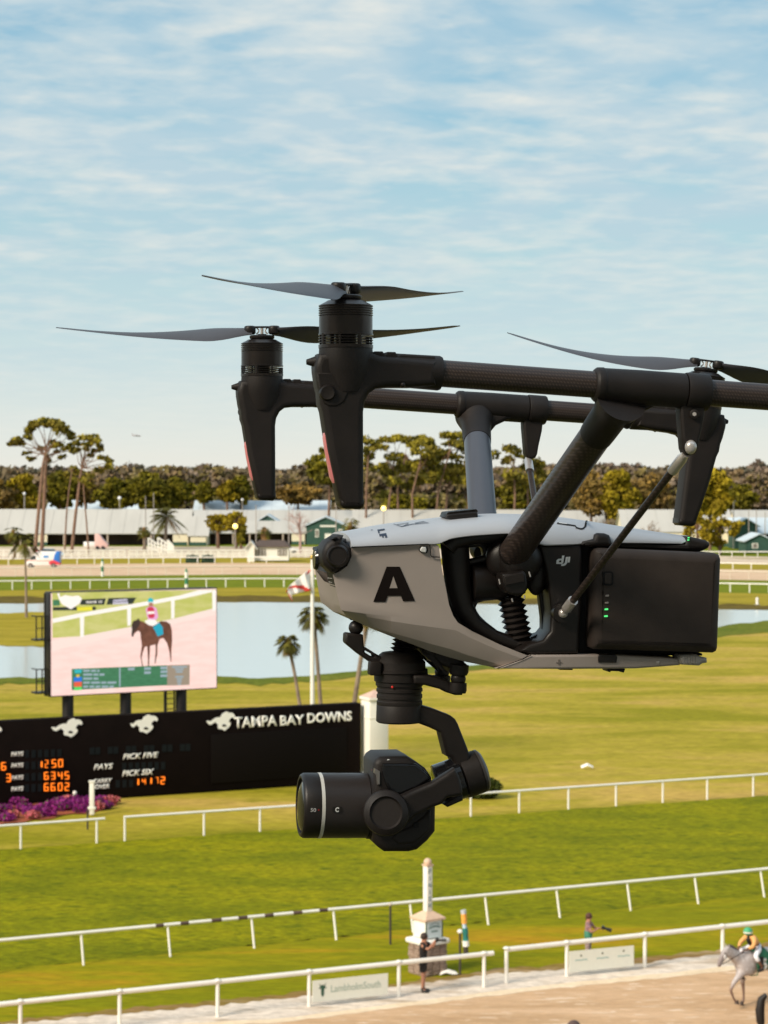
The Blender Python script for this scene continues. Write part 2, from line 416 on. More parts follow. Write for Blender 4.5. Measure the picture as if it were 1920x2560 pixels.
# ---- clamps and struts
cl = MB().lathe((tj1, -SB, CB), (tj2, -SB, CB), [(0, .0146), (.06, .0150), (.94, .0150), (1, .0144)], 40).build('clamp', BLK, drone)
dplate('clamp_bracket', 'B', [[(1216, 330), (1348, 330), (1338, 420), (1316, 520), (1308, 570), (1296, 595), (1270, 604), (1244, 596), (1232, 570), (1226, 500), (1218, 400)]], -SB, .0075, BLK, cl, .0025)
bl = MB().cyl(Lp('B', 1287, 395, -SB - .0075), Lp('B', 1287, 395, -SB - .0105), rad('B', 24, -SB), seg=20).build('bolt', BLK2, cl, bevel=.0006)
MB().cyl(Lp('B', 1287, 395, -SB - .0102), Lp('B', 1287, 395, -SB - .0109), rad('B', 11, -SB), seg=6).build('socket_head', SILV, cl)
ta, tb = Lp('B', 1268, 562, -SB - .009), Lp('D', 410, 715, -.066); td = (tb - ta).normalized(); tl = (tb - ta).length
st = MB().cyl(ta + td * .030, tb - td * .018, .0031, seg=20).build('strut', CARB, drone)
MB().lathe(ta + td * .010, ta + td * .033, [(0, .0030), (.25, .0044), (1, .0044)], 20).ball(ta, .0048, sc=(1, .9, 1.2)).build('strut_end', SILV, st)
MB().lathe(tb - td * .021, tb - td * .004, [(0, .0046), (.8, .0046), (1, .0032)], 20).ball(tb, .0042).build('strut_end', SILV, st)
MB().cyl(Vector((tb.x, -.064, tb.z)), Vector((tb.x, -.056, tb.z)), .0085, seg=24).build('strut_socket', BLK2, st)
mirror_copy(cl, drone); st2 = mirror_copy(st, drone)
for o_ in [st2] + [x for x in scene.objects if x.parent == st2]:
    for v in o_.data.vertices: v.co.x += .024 * max(0., min(1., (ta.z - v.co.z) / (ta.z - tb.z)))
# ---- motor mounts with landing legs
leg = dplate('motor_mount', 'A', [[(582, 545), (700, 540), (905, 540), (960, 560), (1300, 590), (1300, 740), (1150, 752), (1000, 752), (930, 760), (890, 790), (864, 840), (855, 900), (857, 1440), (856, 1475), (835, 1495), (735, 1490), (714, 1472), (640, 1130), (605, 900), (588, 850), (585, 790), (572, 740), (560, 655), (558, 620)]], -SB, .0135, BLK, drone, .005, 3)
ZA = (Lp('A', 743, 520, -SB).z + Lp('A', 743, 860, -SB).z) / 2
q0, q1 = Lp('A', 743, 512, -SB), Lp('A', 743, 780, -SB)
MB().lathe(q0, q1, [(0, rad('A', 163, at=1.70)), (.2, rad('A', 166, at=1.70)), (.5, rad('A', 160, at=1.70)), (1, rad('A', 120, at=1.70))], 40).build('motor_seat', BLK, leg)
s0, s1 = Lp('A', 860, 652, -SB), Lp('A', 1322, 668, -SB)
MB().lathe((s0.x, -SB, CB), (s1.x, -SB, CB), [(0, .0125), (.4, .0130), (.97, .0136), (1, .0128)], 36).build('boom_sleeve', BLK, leg)
dplate('cable_ridge', 'A', [[(905, 575), (905, 550), (922, 532), (968, 532), (984, 552), (1000, 535), (1046, 536), (1064, 558), (1082, 549), (1290, 563), (1300, 620), (905, 620)]], -SB, .0085, BLK, leg, .0012)
MB().lathe(Lp('A', 620, 595, -SB), Lp('A', 503, 598, -SB), [(0, rad('A', 52, at=1.7)), (.45, rad('A', 48, at=1.7)), (.5, rad('A', 36, at=1.7)), (1, rad('A', 16, at=1.7))], 20).build('nose_knob', BLK, leg)
cs = MB().lathe(Lp('A', 632, 785, -SB - .0125), Lp('A', 632, 785, -SB - .0165), [(0, rad('A', 52, at=1.69)), (.6, rad('A', 50, at=1.69)), (1, rad('A', 40, at=1.69)), (.9, rad('A', 28, at=1.69))], 28).build('vision_sensor', BLK2, leg)
MB().ball(Lp('A', 632, 785, -SB - .0143), rad('A', 27, at=1.69), sc=(1, .45, 1)).build('lens', GLOSS, cs)
dplate('sensor_housing', 'A', [[(565, 660), (790, 668), (770, 760), (735, 840), (690, 868), (640, 868), (610, 850), (590, 800)]], -SB - .0105, .0038, BLK, leg, .0012)
MB().ball(Lp('A', 815, 728, -SB - .0136), .0016).build('screw', ALU, leg)
MB().ball(Lp('A', 1090, 738, -SB - .0136), .0022).build('screw', ALU, leg)
dplate('foot_pad', 'A', [[(706, 1432), (860, 1438), (858, 1478), (836, 1497), (734, 1492), (712, 1473)]], -SB, .0132, BLK2, leg, .004)
def strip(par, m):
    return dplate('position_lamp', 'A', [[(616, 1020), (632, 1040), (660, 1200), (690, 1345), (672, 1335), (655, 1300), (625, 1140), (613, 1060)]], -SB, .006, m, par, .0015)
# ---- motors
def mlathe(mb, prof, k='A', cx=743, at=1.70, seg=48):
    y0, y1 = prof[0][0], prof[-1][0]; a_, b_ = Lp(k, cx, y0, -SB), Lp(k, cx, y1, -SB)
    mb.lathe(a_, b_, [((y - y0) / (y1 - y0), r * CROPS[k][2] * at / FPX) for y, r in prof], seg); return mb
prof = [(224, 112), (232, 124), (250, 158)]
y = 254
while y < 318: prof += [(y, 166), (y + 6, 166), (y + 7, 148), (y + 13, 148)]; y += 14
prof += [(322, 163), (424, 163), (427, 167), (436, 167)]
mot = mlathe(MB(), prof).build('motor', ALU, drone)
vb = MB()
for y in (448, 464, 480): mlathe(vb, [(y, 158), (y, 167), (y + 5, 167), (y + 5, 158), (y + .01, 158)])
mlathe(vb, [(494, 160), (494, 167), (514, 167), (514, 150)])
mlathe(vb, [(434, 62), (500, 62)], seg=24)
for j in range(8):
    an = 2 * math.pi * (j + .5) / 8; r_ = rad('A', 158, at=1.7); c0 = Lp('A', 743, 436, -SB); c1 = Lp('A', 743, 500, -SB); of = Vector((math.cos(an) * r_, math.sin(an) * r_, 0))
    vb.cyl(c0 + of, c1 + of, rad('A', 7 if j % 2 else 13, at=1.7), seg=8)
vb.build('vent_ring', ALU, mot)
cap = mlathe(MB(), [(190, 90), (196, 98), (210, 98), (218, 92), (224, 70)]).build('motor_cap', BLK2, mot)
hub_c = Lp('A', 743, 152, -SB)
hubs = {}
def make_hub(cen, dirv, parent, tilt=0.):
    """propeller hub at cen with its clamps along dirv (all in the drone frame)"""
    d = Vector(dirv).normalized(); z = Vector((0, 0, 1)); z = (z - d * z.dot(d)).normalized(); b = z.cross(d)
    M = Matrix.Translation(cen) @ Matrix((d, b, z)).transposed().to_4x4(); u = rad('A', 1, at=1.7)
    h = MB().box((0, 0, 28 * u), (150 * u, 34 * u, 14 * u)).box((0, 0, -34 * u), (70 * u, 50 * u, 14 * u))
    for s in (-1, 1): h.lathe((s * 95 * u, 0, -30 * u), (s * 95 * u, 0, 38 * u), [(0, 38 * u), (.2, 46 * u), (.85, 46 * u), (1, 36 * u)], 20)
    me = h.build('propeller', BLK2, parent, bevel=.0006, seg=1); me.data.transform(M)
    p = MB().cyl((0, 0, -34 * u), (0, 0, 30 * u), 12 * u, seg=10)
    for s in (-1, 1): p.tube([(s * 44 * u, 0, 24 * u), (s * 26 * u, 0, 6 * u), (s * 26 * u, 0, -8 * u), (s * 44 * u, 0, -28 * u)], 6 * u, 6)
    pm = p.build('hub_spindle', SILV, me); pm.data.transform(M)
    return me
def blade(root, tip, parent, up=Vector((0, 0, 1)), flip=1, sag=0.012, tw0=30, tw1=7):
    """blade lofted from root to tip: chord, twist, thin aerofoil"""
    root, tip = Vector(root), Vector(tip); L = (tip - root).length; d = (tip - root).normalized()
    z = (up - d * up.dot(d)).normalized(); c = z.cross(d) * flip
    n = 26; sec = 12; vs = []; fs = []
    for i in range(n + 1):
        t = i / n
        ch = .012 + (.036 - .012) * (math.sin(min(t / .24, 1) * math.pi / 2) ** 1.6) if t < .24 else .036 - .028 * ((t - .24) / .76) ** 1.15
        if t > .97: ch *= (1 - (t - .97) / .03 * .75)
        tw = R(tw0 + (tw1 - tw0) * min(t / .8, 1) ** .7); th = .0034 * (1 - t) ** 1.2 + .0009
        o_ = root + d * (t * L) - z * (sag * math.sin(math.pi * min(t * 1.0, 1)) ** 1.0)
        cd = c * math.cos(tw) - z * math.sin(tw); nn = c * math.sin(tw) + z * math.cos(tw)
        for k in range(sec):
            an = 2 * math.pi * k / sec; x = math.cos(an) * .5; y_ = math.sin(an) * .5
            vs.append(o_ + cd * (ch * (x + .12 - .25 * t)) + nn * (th * y_ * (1.0 - .35 * x) - ch * .10 * (x * x * 2 - .2) * .5))
    for i in range(n):
        for k in range(sec):
            k2 = (k + 1) % sec; fs.append((i * sec + k, i * sec + k2, (i + 1) * sec + k2, (i + 1) * sec + k))
    fs.append(tuple(range(sec))[::-1]); fs.append(tuple(n * sec + k for k in range(sec)))
    return MB().add(vs, fs).build('blade', BLADE, parent)
PR = .2055
def toL(w): return MWI @ w
def prop(cen, tips, flip=(1, 1), **kw):
    cen = Vector(cen); dv = (Vector(tips[1]) - Vector(tips[0]))
    h = make_hub(cen, dv, drone)
    for tp, f in zip(tips, flip):
        d = (Vector(tp) - cen).normalized(); blade(cen + d * .010, tp, h, flip=f, **kw)
    return h
# near front
hc = hub_c
ang = R(128); kz = .010
t1 = hc + Vector((math.cos(ang) * PR, -math.sin(ang) * PR, -.014)); t2 = hc + Vector((-math.cos(ang) * PR, math.sin(ang) * PR, .021))
prop(hc, (t1, t2), sag=.004)
hf = Vector((hc.x, -hc.y, hc.z)); fw = MW @ hf
prop(hf, (toL(PD(140, 819, fw.y - .01)), toL(PD(1150, 815, fw.y + .01))), sag=.006, tw0=36, tw1=8)
hr = Vector((2 * XM - hc.x, -hc.y, hc.z)); rw = MW @ hr
prop(hr, (toL(PD(1268, 832, rw.y)), toL(PD(2246, 958, rw.y))), sag=.010, tw0=36, tw1=12)
hn = Vector((2 * XM - hc.x, hc.y, hc.z))
prop(hn, (hn + Vector((.02, -PR, kz)), hn + Vector((-.02, PR, kz))), sag=.004)
for fx, fy in ((0, 1), (1, 0), (1, 1)):
    mirror_copy(mot, drone, bool(fx), bool(fy), XM)
    l2 = mirror_copy(leg, drone, bool(fx), bool(fy), XM)
    s_ = strip(drone, WLED if fx else PINK); s2 = mirror_copy(s_, l2, bool(fx), bool(fy), XM); bpy.data.objects.remove(s_)
strip(leg, PINK)
# ---- fuselage
SF, SM = -.060, -.047
crease = [(205, 560), (222, 640), (240, 720), (265, 818), (440, 842), (620, 862), (850, 885), (1000, 897), (1100, 905), (1200, 965), (1400, 1065), (1600, 1140)]
silh = [(182, 625), (205, 700), (225, 775), (258, 838), (420, 920), (620, 1003), (800, 1070), (900, 1110), (1010, 1145), (1150, 1185), (1320, 1218), (1392, 1236)]
topw = [(345, 368), (600, 357), (893, 345), (940, 345), (962, 360), (973, 437), (985, 530), (1010, 650), (1035, 780), (1062, 850)]
nose = [(252, 542), (310, 500), (340, 435)]
SFC = [-.052, -.053, -.055, -.057] + [SF] * 8
mb = MB()
def pr(pts, s): return [Lp('C', x, y, s) for x, y in pts]
for sg in (1, -1):
    fl = lambda ps: [Vector((p.x, p.y * sg, p.z)) for p in ps]
    face = fl(pr(topw, SF)) + fl([Lp('C', x, y, SFC[i]) for i, (x, y) in enumerate(crease[:9])])[::-1] + fl([Lp('C', x, y, -.056) for x, y in nose])
    mb.add(face, [tuple(range(len(face)))])
    a_ = fl([Lp('C', x, y, SFC[i]) for i, (x, y) in enumerate(crease)]); b_ = []; n = len(a_)
    for i, (x, y) in enumerate(silh):
        q = Lp('C', x, y, .020 if i < 4 else (0 if i == 4 else SM)); q.y = -.020 if i < 4 else (-.034 if i == 4 else SM); b_.append(q)
    b_ = fl(b_)
    # softened chamfer: an extra row bulging outwards
    mid = [p.lerp(q, .22) + Vector((0, -.0035 * sg, 0)) for p, q in zip(a_, b_)]; md2 = [p.lerp(q, .7) + Vector((0, -.004 * sg, -.002)) for p, q in zip(a_, b_)]
    rows = [a_, mid, md2, b_, [Vector((p.x, 0, p.z)) for p in b_]]
    vs = [p for r_ in rows for p in r_]
    mb.add(vs, [(j * n + i, j * n + i + 1, (j + 1) * n + i + 1, (j + 1) * n + i) for j in range(4) for i in range(n - 1)])
    w = fl(pr(topw, SF)); c0 = [Vector((p.x, 0, p.z)) for p in w]
    mb.add(w + c0, [(i, i + 1, len(w) + i + 1, len(w) + i) for i in range(len(w) - 1)])
    w = fl(pr(crease[8:], SF)); c0 = [Vector((p.x, p.y * .75, p.z)) for p in w]; mb.add(w + c0, [(i, i + 1, len(w) + i + 1, len(w) + i) for i in range(len(w) - 1)])
    w = fl(pr(nose + topw[:1], SF)); c0 = [Vector((p.x, 0, p.z)) for p in w]; mb.add(w + c0, [(i, i + 1, len(w) + i + 1, len(w) + i) for i in range(len(w) - 1)])
sh = mb.build('side_shell', SHELL, drone, bevel=.0016, seg=2, angle=12)
# top cover, sky light worked into its cool grey
crT = cr('C', (338, 366), (600, 355), (893, 343), (962, 341), (984, 338), (1012, 314), (1080, 297), (1200, 282), (1400, 268), (1500, 266)) + cr('D', (100, 236), (200, 264), (290, 298), (500, 292), (560, 284), (720, 284), (900, 287), (1162, 293))
siT = cr('C', (283, 283), (400, 243), (600, 207), (800, 182), (1000, 160), (1250, 134), (1400, 129), (1580, 129)) + cr('D', (150, 112), (430, 130), (550, 150), (800, 190), (1174, 246))
crL = [Lp('N', x, y, -.0615) for x, y in crT]; siL = [Lp('N', x, y, -.020) for x, y in siT]
def at_x(pl, x):
    for p, q in zip(pl, pl[1:]):
        if p.x <= x <= q.x: return p.z + (q.z - p.z) * (x - p.x) / max(q.x - p.x, 1e-9)
    return pl[0].z if x < pl[0].x else pl[-1].z
def smooth_x(pl, x, w=.006): return sum(at_x(pl, x + w * k) for k in (-1, -.5, 0, .5, 1)) / 5
NS = 70; rows = []
prof = [(-.0600, -.04), (-.0615, 0.0), (-.0612, .12), (-.0585, .38), (-.0525, .63), (-.042, .84), (-.030, .95), (-.016, 1.0), (0, 1.01)]
for sv, f in prof:
    row = []
    for i in range(NS + 1):
        t = i / NS; x0 = crL[0].x + (siL[0].x - crL[0].x) * max(f, 0); x1 = crL[-1].x + (siL[-1].x - crL[-1].x) * max(f, 0)
        x = x0 + (x1 - x0) * t; zc, zs = smooth_x(crL, x, .003), smooth_x(siL, x, .02)
        taper = 1 - .22 * max(0, (t - .6) / .4) ** 1.5
        row.append(Vector((x, sv * taper, zc + (zs - zc) * f)))
    rows.append(row)
rows += [[Vector((p.x, -p.y, p.z)) for p in r_] for r_ in rows[:-1][::-1]]
vs = [p for r_ in rows for p in r_]; n = NS + 1
tc_ = MB().add(vs, [(j * n + i, j * n + i + 1, (j + 1) * n + i + 1, (j + 1) * n + i) for j in range(len(rows) - 1) for i in range(NS)])
e0 = [j * n for j in range(len(rows))]; e1 = [j * n + NS for j in range(len(rows))]
tc_.f += [tuple(e0), tuple(e1[::-1])]; tc_.m += [0, 0]
topc = tc_.build('top_cover', TOPS, drone)
from mathutils.bvhtree import BVHTree
def bvh_of(o): return BVHTree.FromPolygons([v.co[:] for v in o.data.vertices], [p.vertices[:] for p in o.data.polygons])
CAML = MWI @ Vector(cam.location)
def decal(name, k, polys, target, m, parent, lift=.0005, s_guess=-.06, dens=.004, thick=.0004):
    """thin printed marks laid on a curved part: outlines traced by pixel, dropped onto the surface along the drone's sideways axis"""
    bv = bvh_of(target); out = MB()
    for poly in polys:
        me = curve_plate('d', [LP2(k, poly, s_guess)], .0, 0.)
        bm = bmesh.new(); bm.from_mesh(me); bmesh.ops.remove_doubles(bm, verts=bm.verts, dist=1e-7)
        for _ in range(3):
            lg = [e for e in bm.edges if e.calc_length() > dens]
            if lg: bmesh.ops.subdivide_edges(bm, edges=lg, cuts=1, use_grid_fill=True)
        vs = []
        for v in bm.verts:
            pp = Vector((v.co.x, s_guess, v.co.y)); h, nn, _, _ = bv.ray_cast(CAML, (pp - CAML).normalized())
            if h is None: h, nn = Vector((v.co.x, s_guess, v.co.y)), Vector((0, -1, 0))
            if nn.y > 0: nn = -nn
            vs.append(h + nn * lift)
        bm.verts.index_update()
        out.add(vs, [tuple(x.index for x in f.verts) for f in bm.faces]); bm.free()
    return out.build(name, m, parent, smooth=True)
decal('lettering', 'J', [[(845, 183), (940, 169), (943, 187), (869, 198), (880, 226), (861, 230)], [(870, 240), (962, 227), (977, 283), (950, 287), (944, 258), (926, 262), (932, 283), (914, 286), (906, 264), (876, 268)], [(762, 184), (786, 181), (790, 186), (768, 190)]], topc, INK, topc)
decal('graphic_lines', 'J', [[(1060, 108), (1160, 138), (1300, 108), (1510, 92), (1514, 96), (1302, 114), (1162, 145), (1056, 112)], [(1100, 116), (1250, 92), (1256, 95), (1104, 120)], [(1170, 142), (1250, 100), (1255, 103), (1178, 143)], [(1330, 95), (1440, 76), (1510, 92), (1440, 82), (1334, 99)]], topc, INK, topc, lift=.0006)
decal('hatch_gap', 'D', [[(370, 171), (482, 187), (486, 198), (515, 206), (536, 203), (549, 190), (558, 152), (546, 149), (538, 188), (530, 196), (517, 198), (492, 192), (484, 180), (374, 163)]], topc, SEAM, topc)
decal('marking', 'D', [[(384, 165), (432, 171), (432, 175), (384, 169)]], topc, WHITEP, topc, lift=.0007)
decal('letter_a', 'C', [[(590, 505), (684, 505), (792, 750), (708, 753), (692, 713), (598, 714), (582, 757), (495, 757)]], sh, BLKPRINT, sh, lift=.0006)
decal('letter_gap', 'C', [[(638, 574), (668, 658), (611, 659)]], sh, SHELL, sh, lift=.0010)
def seam(k, pts, s, par, r=.0006): return MB().tube([Lp(k, x, y, s) for x, y in pts], r, 6).build('panel_seam', SEAM, par)
seam('C', [(340, 366), (600, 356), (886, 344), (897, 349), (903, 372), (907, 425), (915, 435), (972, 437)], -.0618, sh, .0005)
seam('D', [(215, 970), (150, 1000), (10, 1050)], -.0612, sh, .0004)
# side lamp next to the seam
sl_ = dplate('side_lamp', 'C', [[(832, 382), (845, 364), (872, 366), (878, 385), (872, 406), (845, 402), (833, 392)]], -.0612, .0022, WHITEP, sh, .0008)
dplate('lamp_recess', 'C', [[(822, 384), (840, 358), (882, 360), (888, 388), (880, 410), (845, 408), (828, 396)]], -.0603, .0012, SEAM, sh, .0003)
# nose camera
fc = dplate('front_camera', 'J', [[(330, 262), (350, 246), (424, 250), (398, 325), (470, 370), (510, 430), (524, 510), (505, 590), (440, 665), (350, 712), (266, 745), (215, 690), (160, 640), (140, 560), (138, 460), (165, 390), (210, 330), (270, 300)]], -.042, .0205, BLK, drone, .006, 3)
fc2 = mirror_copy(fc, drone)
for v in fc2.data.vertices: v.co.x += .021
dplate('snout', 'J', [[(235, 300), (300, 262), (345, 255), (330, 600), (200, 690), (150, 680), (52, 692), (66, 640), (58, 560), (34, 470), (8, 425), (20, 402), (120, 385), (180, 330)]], 0, .036, BLK, fc, .004, 3, tr=.030)
dplate('snout_groove', 'J', [[(92, 400), (104, 398), (118, 520), (128, 672), (116, 674), (104, 520)]], -.0358, .0010, SEAM, fc, 0, tr=.025)
dplate('lens_hood', 'J', [[(10, 420), (60, 408), (78, 520), (96, 684), (56, 690), (64, 640), (56, 560), (34, 470)]], 0, .0395, BLK2, fc, .003, 2, tr=.034)
MB().lathe(Lp('J', 332, 516, -.060), Lp('J', 332, 516, -.0665), [(0, rad('J', 150, -.06)), (.55, rad('J', 146, -.06)), (.9, rad('J', 124, -.06)), (.92, rad('J', 112, -.06)), (.75, rad('J', 108, -.06))], 40).build('side_cap', BLK2, fc)
decal('engraved_mark', 'J', [[(270, 488), (400, 488), (385, 500), (350, 502), (362, 520), (335, 545), (318, 520), (330, 502), (285, 502)]], fc, SEAM, fc, lift=.0016, s_guess=-.066)
for z_ in (-.028, .028): MB().lathe(Lp('J', 60, 560, z_), Lp('J', 24, 560, z_), [(0, .010), (1, .0085)], 24).build('front_lens', GLOSS, fc)
dplate('vent_slot', 'J', [[(258, 302), (300, 272), (332, 276), (318, 300)]], -.052, .0115, SEAM, fc, .0005)
MB().ball(Lp('J', 46, 480, -.0575), rad('J', 26, -.06), sc=(.5, .5, 1)).build('sensor_glint', SILV, fc)
nu = dplate('nose_underside', 'C', [[(157, 520), (250, 530), (222, 640), (205, 640), (186, 640), (172, 575)]], 0, .026, BLK, drone, .003, tr=.02)
dplate('nose_stripe', 'C', [[(170, 584), (200, 588), (200, 592), (171, 588)]], -.0335, .0012, WHITEP, nu, 0)
dplate('nose_stripe', 'C', [[(177, 612), (200, 617), (200, 621), (178, 616)]], -.0335, .0012, WHITEP, nu, 0)
# top module
tm = dplate('top_receiver', 'C', [[(1012, 150), (1022, 132), (1050, 126), (1235, 108), (1247, 128), (1247, 152), (1060, 171), (1036, 163)]], -.020, .014, BLK2, drone, .002)
rb = MB()
for j in range(15):
    p = Lp('C', 1040 + j * 13.4, 131 - j * 1.45, -.034); rb.cyl((p.x, -.033, p.z), (p.x, -.007, p.z), .0022, seg=8)
rb.build('cooling_ribs', BLK2, tm)
# inner frame (web with two openings)
wb = dplate('inner_frame', 'I', [[(-90, 520), (-80, 330), (-20, 200), (200, 120), (800, 90), (1560, 220), (1560, 1600), (900, 1600), (300, 1400), (60, 1240), (-30, 1000)],
    [(135, 430), (133, 385), (160, 345), (215, 328), (335, 318), (362, 340), (378, 400), (372, 455), (215, 512), (150, 490)],
    [(285, 1040), (310, 985), (400, 960), (480, 915), (560, 905), (700, 900), (860, 880), (905, 812), (1000, 806), (1030, 850), (1050, 1010), (1068, 1150), (1070, 1300), (1035, 1350), (900, 1412), (690, 1416), (640, 1372), (470, 1265), (340, 1140), (300, 1080)]], -.024, .006, BLK2, drone, .002)
ip = lambda x, y, s: Lp('I', x, y, s)
MB().tube([ip(30, 260, -.034), ip(50, 520, -.034), ip(75, 800, -.034), ip(125, 1030, -.034), ip(265, 1225, -.034), ip(500, 1385, -.034), ip(800, 1500, -.034), ip(1200, 1540, -.034)], [.013, .0125, .0115, .0095, .0075, .0065, .0070, .0080], 16).build('frame_rim', BLK2, wb)
MB().tube([ip(-60, 330, -.045), ip(20, 245, -.045), ip(250, 195, -.045), ip(700, 165, -.045), ip(1100, 250, -.045)], [.008, .008, .0075, .0075, .008], 12).build('upper_rim', BLK2, wb)
MB().lathe(ip(225, 740, -.03), ip(640, 720, -.03), [(0, .0155), (.02, .0175), (.9, .0165), (1, .014)], 32).build('fold_shaft', BLK2, wb)
MB().tube([ip(200, 500, -.034), ip(420, 450, -.036), ip(560, 330, -.045)], [.003, .0036, .009], 12).build('brace', BLK2, wb)
MB().ball(ip(800, 470, -.052), .0205, 24, 16, (1, .8, 1)).ball(ip(620, 450, -.045), .017, 20, 14, (1, .8, 1.1)).ball(ip(1010, 560, -.040), .014, 20, 14, (.8, .8, 1.8)).build('arm_socket', BLK2, wb)
kb = dplate('latch_block', 'I', [[(590, 640), (850, 600), (885, 640), (905, 760), (880, 870), (790, 905), (700, 885), (640, 850), (610, 780)]], -.058, .013, BLK2, wb, .003)
dplate('latch_face', 'I', [[(615, 665), (845, 625), (868, 730), (640, 775)]], -.0725, .0022, BLK, kb, .0008)
b0, b1 = ip(690, 905, -.030), ip(806, 1450, -.030); pf = []
for j in range(17): pf.append((j / 16, .0126 if j % 2 == 0 else .0092))
MB().lathe(b0, b1, pf, 32).build('bellows_hose', BLK2, wb)
for x, y, dx, dy in ((556, 700, 14, 60), (912, 612, 18, 60), (858, 890, 4, 40), (708, 930, 12, 40)):
    MB().tube([ip(x, y, -.0725), ip(x + dx, y + dy, -.0725)], .0007, 6).build('glint_pin', SILV, wb)  # silver slivers standing in for bright glints around the opening
# dark side body with maker mark
sbd = dplate('side_body', 'D', [[(262, 296), (505, 288), (528, 296), (528, 640), (508, 964), (225, 968), (140, 945), (200, 905), (290, 880), (335, 825), (340, 700), (325, 560), (302, 430)]], -.0390, .0200, BLK2, drone, .004, 3)
sb2_ = mirror_copy(sbd, drone)
for v in sb2_.data.vertices: v.co.x += .022
decal('maker_mark', 'I', [[(1232, 520), (1236, 478), (1256, 460), (1298, 456), (1302, 422), (1330, 420), (1316, 506), (1300, 522)], [(1290, 545), (1293, 524), (1318, 518), (1334, 508), (1347, 438), (1374, 436), (1362, 510), (1344, 534), (1318, 545)], [(1376, 436), (1400, 434), (1392, 502), (1366, 504)]], sbd, WHITEP, sbd, lift=.0007)
decal('mark_gap', 'I', [[(1262, 500), (1268, 480), (1292, 477), (1288, 500)]], sbd, BLK2, sbd, lift=.0012)
core = dplate('core_frame', 'D', [[(490, 285), (1262, 300), (1262, 335), (1230, 340), (1230, 950), (1262, 962), (1262, 975), (500, 970)]], 0, .046, SEAM, drone, .002)
tp = dplate('tail_cap', 'D', [[(700, 282), (1156, 292), (1172, 246), (1188, 247), (1286, 270), (1306, 284), (1310, 302), (1298, 320), (1268, 334), (900, 322), (720, 300)]], 0, .049, BLK, drone, .004, 3)
dplate('tail_led', 'D', [[(1174, 251), (1182, 251), (1181, 258), (1173, 258)]], -.0485, .0012, GREEN, tp, .0003)
dplate('tail_led', 'D', [[(1172, 265), (1180, 265), (1179, 272), (1171, 272)]], -.0485, .0012, GREEN, tp, .0003)
dplate('rear_hook', 'D', [[(520, 300), (530, 276), (600, 262), (608, 236), (630, 226), (668, 228), (698, 240), (714, 284), (720, 310), (560, 310)]], -.046, .017, BLK, drone, .004, mirror=True)
rp = dplate('lower_rail', 'D', [[(216, 970), (620, 968), (740, 970), (1000, 983), (1128, 993), (1124, 1032), (950, 1046), (850, 1053), (390, 1056), (2, 1053), (120, 1012)]], 0, .0605, SHELL, drone, .002)
dplate('release_button', 'D', [[(624, 980), (636, 966), (730, 967), (742, 982), (736, 1018), (626, 1016)]], -.0605, .0016, BLK2, rp, .0008)
MB().ball(Lp('D', 988, 1013, -.0605), rad('D', 11, -.06), sc=(1, .4, 1)).build('screw', SILV, rp)
dplate('cross_mark', 'D', [[(368, 1014), (380, 1014), (380, 998), (390, 998), (390, 1014), (402, 1014), (402, 1020), (390, 1020), (390, 1030), (380, 1030), (380, 1020), (368, 1020)]], -.0604, .0006, mat('faded_print', (.2, .17, .15), .6), rp, 0)
dplate('skid_foot', 'D', [[(678, 1053), (790, 1055), (782, 1078), (770, 1076), (765, 1066), (705, 1064), (698, 1076), (688, 1072)]], -.04, .01, BLK, rp, .001)
dplate('skid_foot', 'D', [[(388, 1055), (470, 1056), (466, 1062), (392, 1061)]], -.04, .012, BLK, rp, .0005)
lt = dplate('battery_latch', 'D', [[(1120, 985), (1132, 970), (1225, 966), (1262, 984), (1290, 988), (1292, 1018), (1266, 1022), (1244, 1036), (1136, 1030), (1122, 1016)]], -.052, .012, mat('latch_grey', (.50, .46, .42), .5, var=.05), drone, .003, mirror=True)
rb = MB()
for j in range(9): rb.tube([Lp('D', 1142 + j * 10, 980, -.0642), Lp('D', 1142 + j * 10, 1020, -.0642)], .0007, 6)
rb.build('grip_ribs', mat('latch_grey', (0, 0, 0)), lt)
# batteries
bt = dplate('battery_pack', 'D', [[(640, 318), (1350, 349), (1374, 360), (1384, 385), (1364, 930), (1356, 950), (1338, 960), (612, 937), (596, 928), (590, 905), (610, 345), (618, 326)]], -.0385, .0335, BATT, drone, .0085, 4)
bt2 = mirror_copy(bt, drone)
def ring_pts(x0, y0, x1, y1, r, n=4):
    ps = []
    for cx_, cy_, a0 in ((x1 - r, y0 + r, -90), (x1 - r, y1 - r, 0), (x0 + r, y1 - r, 90), (x0 + r, y0 + r, 180)):
        for j in range(n + 1): an = R(a0 + 90 * j / n); ps.append((cx_ + r * math.cos(an), cy_ + r * math.sin(an)))
    return ps
dplate('power_button', 'D', [ring_pts(654, 460, 716, 546, 16), ring_pts(662, 468, 708, 538, 12)], -.0722, .0006, SEAM, bt, 0)
dplate('button_face', 'D', [ring_pts(664, 470, 706, 536, 10)], -.0724, .0008, BATT, bt, .0003)
for y_, m_ in ((608, SHELL), (651, SHELL), (691, GREEN), (733, GREEN)):
    x_ = 690 - (y_ - 608) * .06; dplate('charge_led', 'D', [[(x_ - 20, y_ - 4), (x_ - 2, y_ - 6), (x_, y_ + 1), (x_ - 4, y_ + 5), (x_ - 22, y_ + 5)]], -.0724, .0006, m_, bt, 0)
